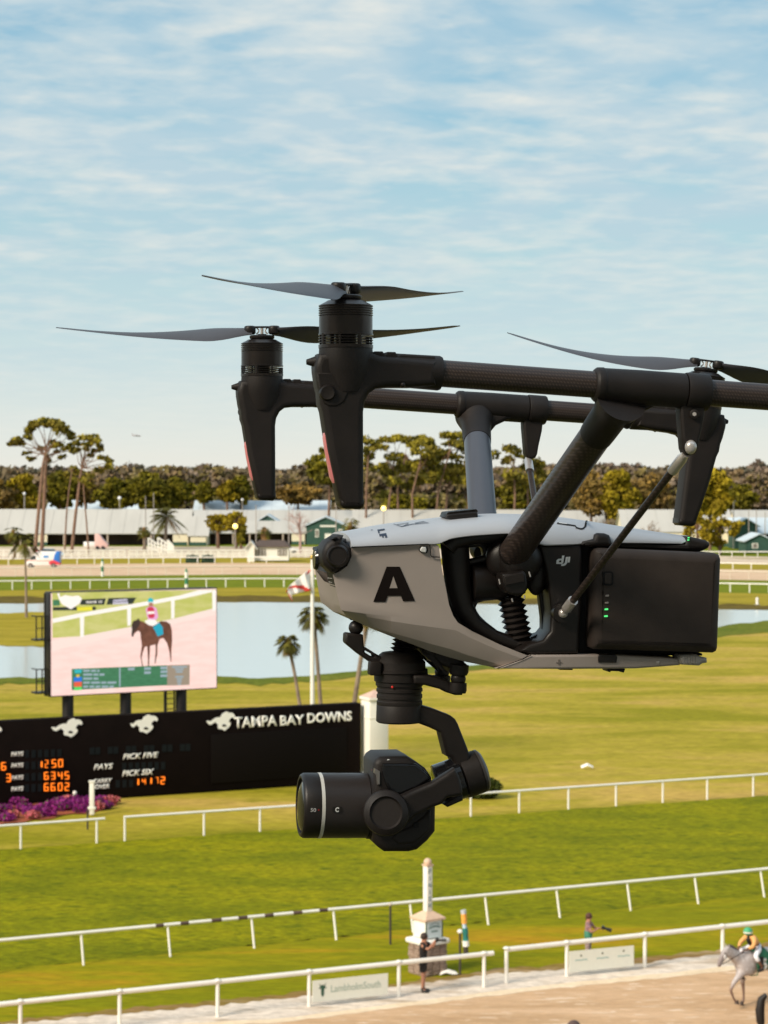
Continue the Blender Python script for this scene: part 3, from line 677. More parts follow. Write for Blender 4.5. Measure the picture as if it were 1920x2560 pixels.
# ---- gimbal
ep = lambda x, y, s: Lp('E', x, y, s)
u_ = rad('E', 1)
gm = MB()
def elathe(prof, cx, s=0., seg=40, cx1=None):
    y0, y1 = prof[0][0], prof[-1][0]
    return MB().lathe(ep(cx, y0, s), ep(cx if cx1 is None else cx1, y1, s), [((y - y0) / (y1 - y0), r * u_) for y, r in prof], seg)
gb = elathe([(262, 90), (268, 128), (285, 150), (325, 178), (338, 190), (392, 192), (396, 200), (412, 200), (418, 188), (478, 186), (484, 176), (512, 174), (516, 166), (530, 164), (536, 170), (556, 170), (560, 162), (575, 162), (580, 168), (604, 168), (608, 162), (622, 162), (628, 168), (652, 168), (656, 166)], 885).build('gimbal_base', BLK, drone)
MB().ball(ep(831, 526, -.0198), .0011).build('red_dot', mat('red_paint', (.6, .02, .02), .4, emit=(1, .05, .03), estr=.25), gb)
elathe([(655, 166), (660, 169), (775, 172), (786, 160)], 885).build('yaw_motor', BLK, gb)
gb2 = dplate('gimbal_arm', 'E', [[(900, 664), (1050, 664), (1150, 694), (1270, 740), (1302, 765), (1322, 800), (1395, 985), (1415, 1050), (1400, 1180), (1420, 1320), (1362, 1344), (1346, 1230), (1300, 1110), (1268, 1050), (1236, 1040), (1192, 866), (1110, 828), (1030, 798), (900, 790)]], 0, .0125, BLK, drone, .0035, 3)
bf = [(0, 150)]
MB().lathe(ep(930, 175, 0), ep(905, 300, 0), [(j / 8, (.0125 if j % 2 else .0085) - .0006 * (j % 2) * (8 - j) / 8) for j in range(9)], 28).build('cable_bellows', BLK2, gb)
# front damper
fa = dplate('front_bracket', 'E', [[(488, 135), (500, 127), (618, 140), (624, 225), (640, 240), (745, 298), (790, 360), (760, 400), (672, 345), (580, 280), (490, 205), (484, 190)], [(628, 262), (636, 252), (692, 288), (698, 302), (688, 306), (634, 272)]], 0, .0085, BLK, gb, .002)
MB().ball(ep(562, 86, 0), 54 * u_, 24, 16).lathe(ep(562, 30, 0), ep(562, 10, 0), [(0, 40 * u_), (1, 60 * u_)], 20).build('damper_ball', BLK2, gb)
MB().box(tuple(ep(700, 385, -.012)), (.011, .012, .013)).build('lock_lever', BLK, gb, bevel=.002)
# rear dampers left and right of the hull
for s_b, (x1, y1), (x2, y2) in ((-.026, (1320, 465), (1330, 400)), (.030, (1200, 412), (1210, 340))):
    q = ep(x1, y1, s_b); MB().ball(q, 56 * u_, 24, 16).build('damper_ball', BLK2, gb)
    MB().lathe(q + Vector((0, 0, .0035)), q + Vector((0, 0, .0125)), [(0, .0075), (.3, .0088), (1, .0088)], 24).build('damper_cap', BLK, gb)
    MB().lathe(q - Vector((0, 0, .0125)), q - Vector((0, 0, .0035)), [(0, .0075), (.3, .0082), (1, .0078)], 24).build('damper_cap', BLK, gb)
dplate('upper_bracket', 'E', [[(1020, 205), (1060, 240), (1110, 258), (1190, 248), (1290, 270), (1350, 310), (1372, 345), (1400, 370), (1405, 395), (1392, 428), (1300, 434), (1272, 420), (1252, 385), (1160, 355), (1130, 320), (1065, 262)]], -.006, .022, BLK, gb, .004)
dplate('rear_bracket', 'E', [[(990, 455), (1000, 440), (1100, 440), (1180, 455), (1250, 480), (1270, 506), (1362, 512), (1364, 560), (1352, 588), (1300, 588), (1230, 566), (1195, 545), (1080, 515), (1000, 500)]], -.016, .011, BLK, gb, .0025)
dplate('base_flange', 'E', [[(1040, 395), (1095, 392), (1098, 445), (1040, 450)]], 0, .012, BLK, gb, .001)
# roll motor
ra, rb_ = ep(1262, 1222, 0), ep(1478, 1148, 0)
rm = MB().lathe(ep(1350, 1192, 0), rb_, [(0, .0195), (.02, .0198), (.93, .0198), (.94, .0190), (1, .0190)], 44).build('roll_motor', BLK, gb2)
dd = (rb_ - ra).normalized()
MB().lathe(rb_, rb_ + dd * .006, [(0, .0197), (.35, .0196), (.75, .0165), (1, .010)], 44).build('motor_cap', mat('motor_cap_grey', (.06, .055, .052), .4, spec=.5, var=.1), rm)
MB().lathe(ep(1160, 1256, 0), ep(1335, 1197, 0), [(0, .0150), (.05, .0188), (1, .0192)], 44).build('roll_housing', GLOSS, gb2)
dplate('pitch_arm', 'E', [[(780, 1300), (900, 1335), (1010, 1285), (1120, 1240), (1230, 1170), (1296, 1128), (1330, 1185), (1352, 1262), (1358, 1300), (1352, 1330), (1244, 1350), (1205, 1395), (1130, 1422), (1010, 1480), (930, 1560), (860, 1620), (780, 1620)]], -.0350, .0065, BLK, gb2, .0035, 3)
dplate('housing_foot', 'E', [[(1205, 1395), (1355, 1320), (1358, 1368), (1244, 1418)]], -.010, .014, BLK, gb2, .002)
# camera
cb = dplate('gimbal_camera', 'E', [[(694, 1100), (712, 1068), (748, 1044), (945, 1041), (1010, 1078), (1085, 1132), (1130, 1200), (1160, 1390), (1157, 1600), (1100, 1670), (1022, 1738), (960, 1753), (780, 1752), (735, 1720), (694, 1680)]], 0, .0295, BLK, drone, .007, 3)
dplate('glossy_hood', 'E', [[(760, 1092), (930, 1092), (1010, 1096), (1075, 1145), (1128, 1205), (1020, 1280), (900, 1330), (820, 1330), (778, 1240), (752, 1150)]], 0, .0312, GLOSS, cb, .003, 3)
dplate('side_panel', 'E', [[(860, 1590), (960, 1560), (1060, 1480), (1100, 1430), (1125, 1440), (1118, 1590), (1000, 1690), (880, 1700), (820, 1650)]], -.001, .0297, BLK, cb, .003)
for x_, y_ in ((1010, 1553),): dplate('port_cover', 'E', [ring_pts(x_ - 20, y_ - 18, x_ + 20, y_ + 18, 6)], -.0312, .0006, SEAM, cb, .0002)
decal('top_mark', 'E', [[(790, 1070), (800, 1060), (815, 1068)]], cb, WHITEP, cb)
pm_c = (785, 1458)
pmo = MB().lathe(ep(*pm_c, -.026), ep(*pm_c, -.0500), [(0, 150 * u_), (.2, 163 * u_), (.6, 166 * u_), (.85, 158 * u_), (.97, 128 * u_), (1, 118 * u_), (.93, 110 * u_), (.90, 104 * u_)], 52).build('pitch_motor', BLK, cb)
LA, LB = ep(150, 1403, 0), ep(650, 1403, 0)
def lz(prof, m, name, par, seg=64):
    x0, x1 = prof[0][0], prof[-1][0]; a_, b_ = LA.lerp(LB, (x0 - 150) / 500), LA.lerp(LB, (x1 - 150) / 500)
    dx = x1 - x0
    return MB().lathe(a_, b_, [((x - x0) / dx, r * u_) for x, r in prof], seg).build(name, m, par)
ln = lz([(302, 233), (303, 236), (636, 236), (640, 228)], CARB2, 'lens_barrel', cb)
lz([(172, 196), (150, 200), (147, 214), (152, 224), (172, 236), (274, 236), (276, 228)], BLK2, 'focus_ring', ln)
lz([(276, 232), (276.5, 238), (300, 238), (301, 232)], mat('silver_band', (.86, .83, .76), .4, metal=.2), 'index_band', ln)
lz([(640, 226), (642, 242), (668, 244), (690, 222), (705, 205)], BLK, 'lens_mount', ln)
g0 = LA.lerp(LB, .05); MB().ball(g0, 190 * u_, 40, 20, (.22, 1, 1)).build('front_glass', GLOSS, ln)
for sc_ in (-.5, .5):
    pass
rr_ = MB()
for t_ in (0,): rr_.lathe(ep(698, 1290, 0), ep(716, 1290, 0), [(0, 200 * u_), (0, 212 * u_), (1, 212 * u_), (1, 200 * u_)], 48, False)
rr_.build('mount_ring', SILV, cb)
dplate('release_lever', 'E', [[(702, 1130), (740, 1150), (742, 1250), (722, 1250), (716, 1180), (700, 1165)]], -.0275, .0035, mat('lever_steel', (.42, .38, .35), .3, metal=.8), cb, .0006)
MB().ball(ep(688, 1140, -.020), .0011).build('red_dot', MATS['red_paint'], cb)
def dtext(s, k, x0, y0, x1, y1, target, par, m, bold=.01, lift=.0005):
    """printed characters dropped on a curved part; box given in pixels"""
    a_, b_ = Lp(k, x0, y1, -.0285), Lp(k, x1, y0, -.0285); me = fit_text(s, b_.x - a_.x, b_.z - a_.z, bold, 0, 0); bv = bvh_of(target)
    bm = bmesh.new(); bm.from_mesh(me); bmesh.ops.recalc_face_normals(bm, faces=bm.faces)
    for v in bm.verts:
        p = Vector((a_.x + v.co.x, -.0285, a_.z + v.co.y)); h, nn, _, _ = bv.ray_cast(CAML, (p - CAML).normalized())
        if h is None: h = Vector((p.x, -.03, p.z))
        v.co = h - (p - CAML).normalized() * lift
    bm.to_mesh(me); bm.free(); me.materials.append(m); me.name = 'printed_text'
    link(bpy.data.objects.new('printed_text', me), par)
fr_ = [x for x in scene.objects if x.name.startswith('focus_ring')][0]
dtext('50', 'E', 226, 1424, 268, 1450, fr_, fr_, WHITEP, .0)
dtext('C', 'E', 408, 1417, 438, 1452, ln, ln, WHITEP, .05, .0012)
decal('key_recess', 'E', [ring_pts(386, 1412, 462, 1456, 14)], ln, BLK2, ln, lift=.0006, s_guess=-.0285)
MB().ball(ep(286, 1436, -.0284), .0007).build('index_dot', MATS['red_paint'], ln)
# ================================================================== THE SETTING
GRASSY = mat('unused', (.1, .1, .1))
M_INF = patch_mat('infield_grass', [(.24, .215, .010), (.36, .285, .030), (.47, .315, .075)], scale=.11, stretch=(.45, 1.25, 1), fine=3.2, finevar=.28, lo=.36, hi=.64, dark=((.20, .19, .006), .56, .72, .35))
M_OUT = patch_mat('meadow_far', [(.10, .095, .015), (.16, .135, .03), (.20, .15, .05)], scale=.05, fine=1.2)
M_TURF = patch_mat('turf_course_grass', [(.145, .155, .0006), (.195, .195, .0008), (.245, .225, .0010)], scale=.35, stretch=(.5, 1.1, 1), fine=5.5, finevar=.45, dark=((.085, .11, .001), .54, .66, 2.4))
M_LAWN = patch_mat('rail_lawn_grass', [(.38, .22, .008), (.26, .225, .002), (.18, .185, .0012), (.25, .225, .002)], scale=.22, stretch=(.30, 1.6, 1), fine=5., finevar=.3, lo=.32, hi=.66)
M_FARTURF = patch_mat('far_turf_grass', [(.13, .165, .003), (.17, .195, .005)], scale=.2, fine=1.5, finevar=.15)
M_BANK = patch_mat('bank_grass', [(.26, .21, .008), (.35, .27, .025), (.20, .165, .006)], scale=.12, stretch=(.3, 1.5, 1), fine=1.5, finevar=.25)
M_DIRT = patch_mat('track_sand', [(.50, .315, .175), (.58, .375, .22), (.66, .44, .275)], scale=.5, stretch=(.35, 1.5, 1), fine=5., finevar=.14, dark=((.80, .62, .46), .57, .66, 2.6), bump=.6)
M_SAND2 = patch_mat('far_track_sand', [(.58, .40, .26), (.66, .48, .33)], scale=.1, fine=.8, finevar=.1)
M_GRAV = patch_mat('pale_gravel', [(.60, .50, .42), (.72, .62, .52), (.46, .36, .27)], scale=.8, stretch=(.5, 1.4, 1), fine=5., finevar=.28)
M_RIDGE = patch_mat('pale_sand_ridge', [(.72, .56, .38), (.80, .64, .46)], scale=.8, fine=5., finevar=.12)
M_BROWN = patch_mat('bare_brown_soil', [(.30, .17, .08), (.22, .15, .03), (.40, .27, .16)], scale=.8, stretch=(.4, 1.4, 1), fine=5., finevar=.3)
M_MULCH = patch_mat('red_mulch', [(.28, .075, .035), (.36, .11, .06)], scale=2., fine=9., finevar=.35)
M_YARD = patch_mat('stable_yard_sand', [(.55, .43, .32), (.66, .54, .42), (.42, .34, .22)], scale=.06, fine=.6, finevar=.2)
WHT = mat('white_rail_paint', (.84, .81, .75), .45, spec=.4, var=.06, vscale=1.5)
WHT2 = mat('white_wall_paint', (.80, .77, .70), .6, var=.06, vscale=.6)
def sheet(name, pts, z, m, kind='structure', label=None, sub=0):
    bm = bmesh.new(); vs = [bm.verts.new((p[0], p[1], z)) for p in pts]; bm.faces.new(vs)
    bmesh.ops.triangulate(bm, faces=bm.faces); bmesh.ops.recalc_face_normals(bm, faces=bm.faces)
    for f in bm.faces:
        if f.normal.z < 0: f.normal_flip()
    me = bpy.data.meshes.new(name); bm.to_mesh(me); bm.free(); me.materials.append(m)
    o = link(bpy.data.objects.new(name, me)); o['kind'] = kind
    return o
def curve_y(pts, x):
    for (x0, y0), (x1, y1) in zip(pts, pts[1:]):
        if x <= x1 or (x1, y1) == pts[-1]: return y0 + (y1 - y0) * (x - x0) / (x1 - x0)
def dense(pts, step=30, jit=0., seed=1):
    rnd = random.Random(seed); out = []; x = pts[0][0]
    while x < pts[-1][0]:
        out.append((x, curve_y(pts, x) + rnd.uniform(-jit, jit))); x += step
    out.append(pts[-1]); return out
def band(name, top, bot, z, m, jt=0., jb=0., seed=1, step=30):
    """a strip of ground between two lines seen across the picture"""
    a = dense(top, step, jt, seed); b = dense(bot, step, jb, seed + 5)
    return sheet(name, [G(x, y) for x, y in a] + [G(x, y) for x, y in reversed(b)], z, m)
sheet('ground', [(-6000, -400), (6000, -400), (6000, 9000), (-6000, 9000)], -.06, M_OUT)
X0, X1 = -700, 2700
def lin(x0, y0, x1, y1): s = (y1 - y0) / (x1 - x0); return [(X0, y0 + s * (X0 - x0)), (X1, y0 + s * (X1 - x0))]
turf_top = lin(0, 2123, 1900, 1989); mid_rail = lin(209, 2412, 1911, 2242)
infield_top = [(X0, 1512), (X1, 1512)]
band('infield_lawn', infield_top, turf_top, -.05, M_INF)
# pond: near shore, far shore, spit of land
M_WATER = bpy.data.materials.new('pond_water'); M_WATER.use_nodes = True; t = M_WATER.node_tree; b = t.nodes['Principled BSDF']
b.inputs['Base Color'].default_value = (.62, .66, .64, 1); b.inputs['Roughness'].default_value = .14; b.inputs['Specular IOR Level'].default_value = .9; b.inputs['IOR'].default_value = 1.5  # pale base colour stands in for the reflected sky
tcn = t.nodes.new('ShaderNodeTexCoord'); mpn = t.nodes.new('ShaderNodeMapping'); mpn.inputs['Scale'].default_value = (.25, 1, 1); t.links.new(tcn.outputs['Object'], mpn.inputs[0])
bn = t.nodes.new('ShaderNodeBump'); bn.inputs['Strength'].default_value = .2; bn.inputs['Distance'].default_value = .08; t.links.new(noise(t, mpn.outputs[0], .9, 4), bn.inputs['Height']); t.links.new(bn.outputs[0], b.inputs['Normal'])
far_shore = [(X0, 1508), (0, 1508), (300, 1506), (560, 1504), (860, 1505), (1300, 1510), (1800, 1522), (1920, 1524), (X1, 1530)]
near_shore = [(X0, 1690), (0, 1696), (130, 1694), (545, 1690), (640, 1698), (760, 1690), (850, 1680), (1000, 1668), (1180, 1664), (1340, 1652), (1500, 1628), (1650, 1598), (1800, 1566), (1920, 1554), (X1, 1536)]
band('pond_water', far_shore, near_shore, -.035, M_WATER, 0, 0)
band('shore_grass', [(x, y - 2) for x, y in near_shore], [(x, y + (14 if x < 1500 else 26)) for x, y in near_shore], -.03, patch_mat('shore_green', [(.10, .13, .008), (.15, .16, .015)], scale=.2, fine=2.), 2.5, 4, 3)
sheet('pond_spit', [G(*p) for p in dense([(X0, 1540), (0, 1533), (60, 1530), (120, 1528), (210, 1534), (300, 1550), (330, 1570)], 20, 1)] + [G(*p) for p in reversed(dense([(X0, 1618), (0, 1614), (110, 1616), (240, 1608), (310, 1592), (332, 1576)], 20, 1.5))], -.025, M_BANK)
# far bank and turf
ra_feet = [(X0, 1482), (0, 1474), (300, 1470), (600, 1467), (900, 1467), (1200, 1470), (1560, 1475), (1920, 1482), (X1, 1500)]
band('far_bank', [(x, y + 1) for x, y in ra_feet], far_shore, -.03, M_BANK, 0, 1.5)
band('bank_edge', [(x, y - 16 if x < 1500 else y - 12) for x, y in far_shore], [(x, y + .5) for x, y in far_shore], -.028, patch_mat('bank_edge_soil', [(.10, .07, .01), (.14, .10, .015)], scale=.2, fine=1.), 3, .5, 7)
rb_feet = [(X0, 1447), (0, 1441), (300, 1439), (600, 1436), (900, 1437), (1200, 1440), (1560, 1445), (1920, 1451), (X1, 1466)]
rc_feet = [(X0, 1416), (0, 1412), (300, 1409), (600, 1407), (900, 1409), (1200, 1413), (1560, 1418), (1920, 1425), (X1, 1440)]
band('far_turf', rb_feet, [(x, y + 1.5) for x, y in ra_feet], -.024, M_FARTURF)
band('backstretch_track', rc_feet, rb_feet, -.018, M_SAND2)
band('stable_yard', [(X0, 1358), (X1, 1366)], [(X0, 1399), (0, 1397), (600, 1393), (1200, 1398), (1920, 1408), (X1, 1420)], -.022, M_YARD)
band('verge_grass', [(X0, 1398), (0, 1396), (600, 1392), (1200, 1397), (1920, 1407), (X1, 1419)], rc_feet, -.016, M_BANK)
band('yard_lawn', [(X0, 1356), (X1, 1362)], [(X0, 1367), (300, 1366), (700, 1366), (1300, 1374), (1800, 1390), (X1, 1400)], -.017, M_FARTURF)
# near bands
band('turf_course', turf_top, [(x, y - 6) for x, y in mid_rail], -.02, M_TURF, 1, 5)
grav_top = [(X0, 2640), (105, 2552), (400, 2526), (700, 2497), (1000, 2466), (1240, 2433), (1400, 2424), (1580, 2410), (1760, 2390), (1920, 2366), (X1, 2290)]
ridge = [(X0, 2625), (700, 2550), (1000, 2512), (1300, 2474), (1600, 2443), (1814, 2420), (X1, 2320)]
band('rail_lawn', [(x, y - 8) for x, y in mid_rail], [(x, y + 12) for x, y in grav_top], -.014, M_LAWN, 3, 3)
band('worn_verge', [(x, y - 12) for x, y in grav_top], [(x, y + 14) for x, y in grav_top], -.010, M_BROWN, 4, 3, 4, 22)
band('gravel_strip', grav_top, [(x, y + 6) for x, y in ridge], -.006, M_GRAV, 3, 0, 9, 18)
band('race_track', ridge, [(X0, 3000), (X1, 2900)], -.002, M_DIRT)
band('sand_ridge', [(x, y - 4) for x, y in ridge], [(x, y + 7) for x, y in ridge], .002, M_RIDGE, 1, 2)
sheet('flower_bed_soil', [G(*p) for p in dense([(-300, 2040), (-100, 2026), (60, 2010), (170, 2000), (250, 1994), (292, 1998)], 24, 2)] + [G(*p) for p in reversed(dense([(-300, 2082), (-100, 2070), (0, 2062), (120, 2044), (230, 2030), (292, 2012)], 24, 3))], -.008, M_MULCH)
# ------------------------------------------------------------------ running rails
def rail(name_label, ends, post_px, h, r, rp, group=None, lean=0., cap=False, mw=WHT, marks=None, curve=None, zend=0):
    """ends: foot line pixels left/right; post_px: pixel x of the posts; rail carried at height h above the ground"""
    def foot(x): return G(x, curve_y(curve or ends, x))
    pl = foot(ends[0][0]); pr_ = foot(ends[-1][0]); base = foot(sum(e[0] for e in ends) / len(ends)) if curve is None else foot(960)
    base = Vector((pl.x, pl.y, 0)).lerp(Vector((pr_.x, pr_.y, 0)), .5) if curve is None else base
    root = empty('running_rail', base, name_label, 'rail', group)
    nrm = Vector((pr_.y - pl.y, -(pr_.x - pl.x), 0)).normalized()   # towards the camera
    off = nrm * (-lean)
    if curve is None: line = [pl, pr_]
    else: line = [foot(ends[0][0] + (ends[-1][0] - ends[0][0]) * i / 24) for i in range(25)]
    MB().tube([p + off + Vector((0, 0, h)) - base for p in line], r, 12).build('rail_tube', mw, root)
    first = None
    for x in post_px:
        p = foot(x) - base; top = p + off + Vector((0, 0, h - r * .2))
        if first is None:
            m_ = MB()
            if lean: m_.tube([(0, 0, -.03), off + Vector((0, 0, h - r))], rp, 8)
            else: m_.cyl((0, 0, -.03), (0, 0, h - r * .6), rp, seg=8)
            if cap: m_.ball((0, 0, h + r * .55), r * 1.25, 10, 6, (1.2, 1.2, .55))
            first = m_.build('post', mw, root); first.location = p
        else:
            c = first.copy(); link(c, root); c.location = p
    return root, base, off
mpx = (209 - 202) / 66
near_l = lin(544, 2542, 997, 2492)
nr1, nb1, _ = rail('thick white running rail along the dirt track left of the gap, carrying a cream banner', [(-420, curve_y(near_l, -420)), (1233, curve_y(near_l, 1233) - 1)],
    [-240, -196, 51, 299, 544, 773, 997, 1210], .965, .068, .052, 'white rail beside the dirt track', cap=True)
near_r = [(1262, 2462), (2600, 2462 - (2462 - 2395) / (1805 - 1262) * (2600 - 1262))]
near_r = [(1266, 2457), (2500, 2457 + (2396 - 2457) / (1806 - 1266) * (2500 - 1266))]
nr2, nb2, _ = rail('thick white running rail along the dirt track right of the gap, behind the grey horse', near_r, [1266, 1417, 1612, 1806, 1995, 2180], .985, .070, .055, 'white rail beside the dirt track', cap=True)
mr, mb_, mo = rail('long white gooseneck rail between turf course and lawn with taped dark stripes', mid_rail, [-240, -10, 209, 426, 636, 841, 1033, 1221, 1400, 1577, 1746, 1911, 2070], .93, .055, .035, None, lean=.24)
tp_ = MB()
for xa, xb in ((395, 415), (457, 478), (535, 560), (602, 625), (668, 690), (740, 762), (805, 826)):
    pa, pb = G(xa, curve_y(mid_rail, xa)) + mo, G(xb, curve_y(mid_rail, xb)) + mo
    tp_.cyl(pa + Vector((0, 0, .93)) - mb_, pb + Vector((0, 0, .93)) - mb_, .058, seg=12)
tp_.build('dark_tape', mat('dark_tape', (.10, .06, .05), .7, var=.4, vscale=2), mr)
in_l = lin(55, 2120, 1883, 1989)
rail('white inner turf rail section ending beside the purple flower bed', [(-420, curve_y(in_l, -420) + 2), (262, 2105)], [-330, -160, 52, 242], .95, .052, .045, 'white inner rail of the turf course')
rail('white inner turf rail section running from the flower bed across to the right', [(310, 2101), (2500, curve_y(in_l, 2500))], [312, 510, 650, 790, 925, 1055, 1177, 1298, 1421, 1540, 1657, 1768, 1883, 1990], .95, .052, .045, 'white inner rail of the turf course')
rail('far white rail lining the green backstretch turf above the pond', [(-300, 0), (2300, 0)], [-260 + 48.5 * i for i in range(52)], 1.08, .085, .075, 'far white backstretch rails', curve=ra_feet)
rail('pale far rail between the backstretch sand and the far turf', [(-300, 0), (2300, 0)], [-290 + 47 * i for i in range(54)], 1.2, .09, .055, 'far white backstretch rails', curve=rb_feet, mw=mat('cream_rail', (.74, .62, .50), .6))
rail('farthest white rail along the stable side of the backstretch sand', [(-300, 0), (700, 0)], [-280 + 43 * i for i in range(23)], .95, .10, .075, 'far white backstretch rails', curve=rc_feet)
rail('white rail right of the drone battery along the stable side of the sand', [(1500, 0), (2300, 0)], [1510 + 46 * i for i in range(17)], .95, .09, .07, 'far white backstretch rails', curve=rc_feet)
yr = [(X0, 1392), (X1, 1392)]
rail('faint white paddock rail in front of the right hand barns', [(1500, 0), (2300, 0)], [1510 + 32 * i for i in range(24)], .9, .09, .06, 'far white backstretch rails', curve=yr)
# ------------------------------------------------------------------ banners on the near rail
def board(name, label, cat, c00, c10, h, z0, thick, m, push=.0):
    """upright board from ground pixel c00 to c10"""
    a, b_ = G(*c00), G(*c10); d = (b_ - a); L = d.length; d.normalize(); n = Vector((d.y, -d.x, 0))
    if n.y > 0: n = -n
    a = a + n * push
    root = empty(name, a, label, cat); root.rotation_euler = (0, 0, math.atan2(d.y, d.x))
    return root, L
ivory = mat('banner_ivory', (.74, .74, .66), .7, var=.03)
DKG = mat('dark_green_print', (.03, .09, .06), .6); PALEG = mat('pale_green_print', (.34, .42, .36), .6)
EM = Matrix(((1, 0, 0, 0), (0, 0, -1, 0), (0, 1, 0, 0), (0, 0, 0, 1)))   # text xy -> upright xz facing -y
def put_text(s, w, h, x, z, y, m, par, bold=.0, shear=0., name='lettering', ext=.004):
    me = fit_text(s, w, h, bold, shear, ext)
    return place_mesh(me, name, m, par, Matrix.Translation((x, y, z)) @ EM)
bn1, L1 = board('banner', 'cream banner with a dark green crest and pale lettering tied to the near rail', 'banner', (778, 2516), (966, 2496), .6, .1, .02, ivory, .10)
MB().box((L1 / 2, 0, .44), (L1, .025, .60)).build('banner_sheet', ivory, bn1)
put_text('LambholmSouth', L1 * .66, .20, L1 * .24, .37, -.014, PALEG, bn1)
cm = MB()
for pts in ([(-.11, .20), (-.05, .13), (.0, .16), (.05, .13), (.11, .20), (.07, .10), (.13, .06), (.05, .05), (.045, -.10), (0, -.17), (-.045, -.10), (-.05, .05), (-.13, .06), (-.07, .10)],):
    vs = [(x + L1 * .13, -.016, z * 1.1 + .44) for x, z in pts]; cm.add(vs, [tuple(range(len(vs)))])
cm.build('crest', DKG, bn1, recalc=False)
bn2, L2 = board('banner', 'cream banner with three dark dots and teal script tied below the green vested photographer', 'banner', (1419, 2440), (1580, 2424), .6, .1, .02, ivory, .10)
MB().box((L2 / 2, 0, .44), (L2, .025, .62)).build('banner_sheet', ivory, bn2)
TEAL = mat('teal_print', (.30, .45, .43), .6); dots = MB(); dashes = MB()
for i, fx in enumerate((.18, .51, .84)):
    dots.ball((L2 * fx, -.014, .60 + .01 * i), .032, 8, 6, (1, .3, 1))
    for j in range(6): dashes.box((L2 * fx - .17 + j * .07, -.014, .47 + .006 * math.sin(j * 2)), (.055, .006, .035))
dots.build('printed_dot', mat('dark_dot', (.10, .11, .06), .6), bn2); dashes.build('script', TEAL, bn2)
# ------------------------------------------------------------------ scoreboard
sA = G(-520, 2049); sB = G(903, 1953); sdir = (sB - sA); SL = sdir.length; sdir.normalize(); srz = math.atan2(sdir.y, sdir.x)
BLKB = mat('scoreboard_black', (.007, .004, .0035), .8, spec=.08, var=.25, vscale=.8); 
sb = empty('scoreboard', sA, 'long black racecourse scoreboard with orange digits and white name lettering', 'scoreboard', rz=srz)
SH = 3.80
MB().box((SL / 2, .30, SH / 2), (SL, .6, SH)).build('board_panel', BLKB, sb, bevel=.03)
MB().box((SL - 4.3, -.03, 1.52), (7.0, .06, 2.3)).build('message_panel', mat('panel_black', (.005, .0035, .003), .7, spec=.08), sb, bevel=.02)
MS = Matrix.Translation(sA) @ Matrix.Rotation(srz, 4, 'Z'); MSI = MS.inverted()
def SB(px, py):
    """point of the board's front face seen at a pixel, in the board's frame"""
    d = ray(px, py); n = Vector((math.sin(srz), -math.cos(srz), 0)); t_ = (sA - cam.location).dot(n) / d.dot(n)
    p = MSI @ (Vector(cam.location) + d * t_); return p
def sb_poly(name, k, polys, m, par=sb, y=-.03, fr=SB, th=.03):
    o_ = MB()
    for poly in polys:
        vs = [fr(*cr(k, p)[0]) for p in poly]; n = len(vs)
        area = sum(vs[i].x * vs[(i + 1) % n].z - vs[(i + 1) % n].x * vs[i].z for i in range(n))
        if area < 0: vs = vs[::-1]
        me = curve_plate('x', [[(v.x, v.z) for v in vs]], th / 2)
        o_.add([(v.co.x, y + v.co.z, v.co.y) for v in me.vertices], [tuple(p.vertices) for p in me.polygons])
    return o_.build(name, m, par, smooth=False)
LETW = mat('white_letter', (.82, .80, .74), .5, emit=(1, .97, .88), estr=.12)
ORG_ = mat('orange_bulbs', (.9, .25, .02), .4, emit=(1., .17, .008), estr=1.15)
DIM = mat('unlit_bulbs', (.009, .012, .014), .6, spec=.1)
def sb_text(s, x0, y0, x1, y1, m, name='lettering', bold=.03, shear=.15, k='N'):
    (ax, ay), (bx, by) = cr(k, (x0, y1), (x1, y0)); p, q = SB(ax, ay), SB(bx, by)
    p2 = SB(ax, cr(k, (x0, y0))[0][1])
    return put_text(s, q.x - p.x, p2.z - p.z, p.x, p.z, -.01, m, sb, bold, shear, name, .03)
horse_e = [(440, 133), (462, 128), (478, 136), (500, 122), (522, 108), (548, 101), (575, 100), (590, 72), (622, 56), (640, 54), (652, 66), (668, 62), (690, 68), (706, 84), (709, 102), (700, 113), (686, 104), (672, 108), (658, 122), (652, 142), (668, 150), (666, 172), (640, 200), (610, 218), (592, 206), (556, 200), (548, 184), (552, 164), (536, 152), (526, 140), (506, 152), (484, 164), (464, 160)]
gap_e = [(586, 170), (604, 160), (626, 170), (622, 180), (600, 182), (588, 178)]
for dx, dy in ((0, 0), (652, -32)):
    po = [(x + dx, y + dy) for x, y in horse_e]
    if dx: po = [(x if x > 1180 else 1180 - (1180 - x) * .65, y) for x, y in po]
    e_ = sb_poly('horse_emblem', 'K', [po], LETW); sb_poly('emblem_gap', 'K', [[(x + dx, y + dy) for x, y in gap_e]], BLKB, e_, y=-.062, th=.01)
ph = cr('K', *horse_e); s3 = 1.0
h3 = [(x - ph[0][0] + 515, y - ph[0][1] + 1803 - (x - ph[0][0]) * .02) for x, y in ph]; g3 = [(x - ph[0][0] + 515, y - ph[0][1] + 1802) for x, y in cr('K', *gap_e)]
e_ = sb_poly('horse_emblem', 'N', [[(515 + (x - 515) * .92, y) for x, y in h3]], LETW); sb_poly('emblem_gap', 'N', [[(515 + (x - 515) * .92, y) for x, y in g3]], BLKB, e_, y=-.062, th=.01)
hm4 = [(x - ph[0][0] - 74, y - ph[0][1] + 1835) for x, y in ph]; sb_poly('horse_emblem', 'N', [hm4], LETW)
sb_text('TAMPA', 585, 1793, 692, 1820, LETW, 'name_lettering', .02, .0)
sb_text('BAY', 700, 1789, 760, 1814, LETW, 'name_lettering', .02, .0)
sb_text('DOWNS', 768, 1783, 879, 1808, LETW, 'name_lettering', .025, .0)
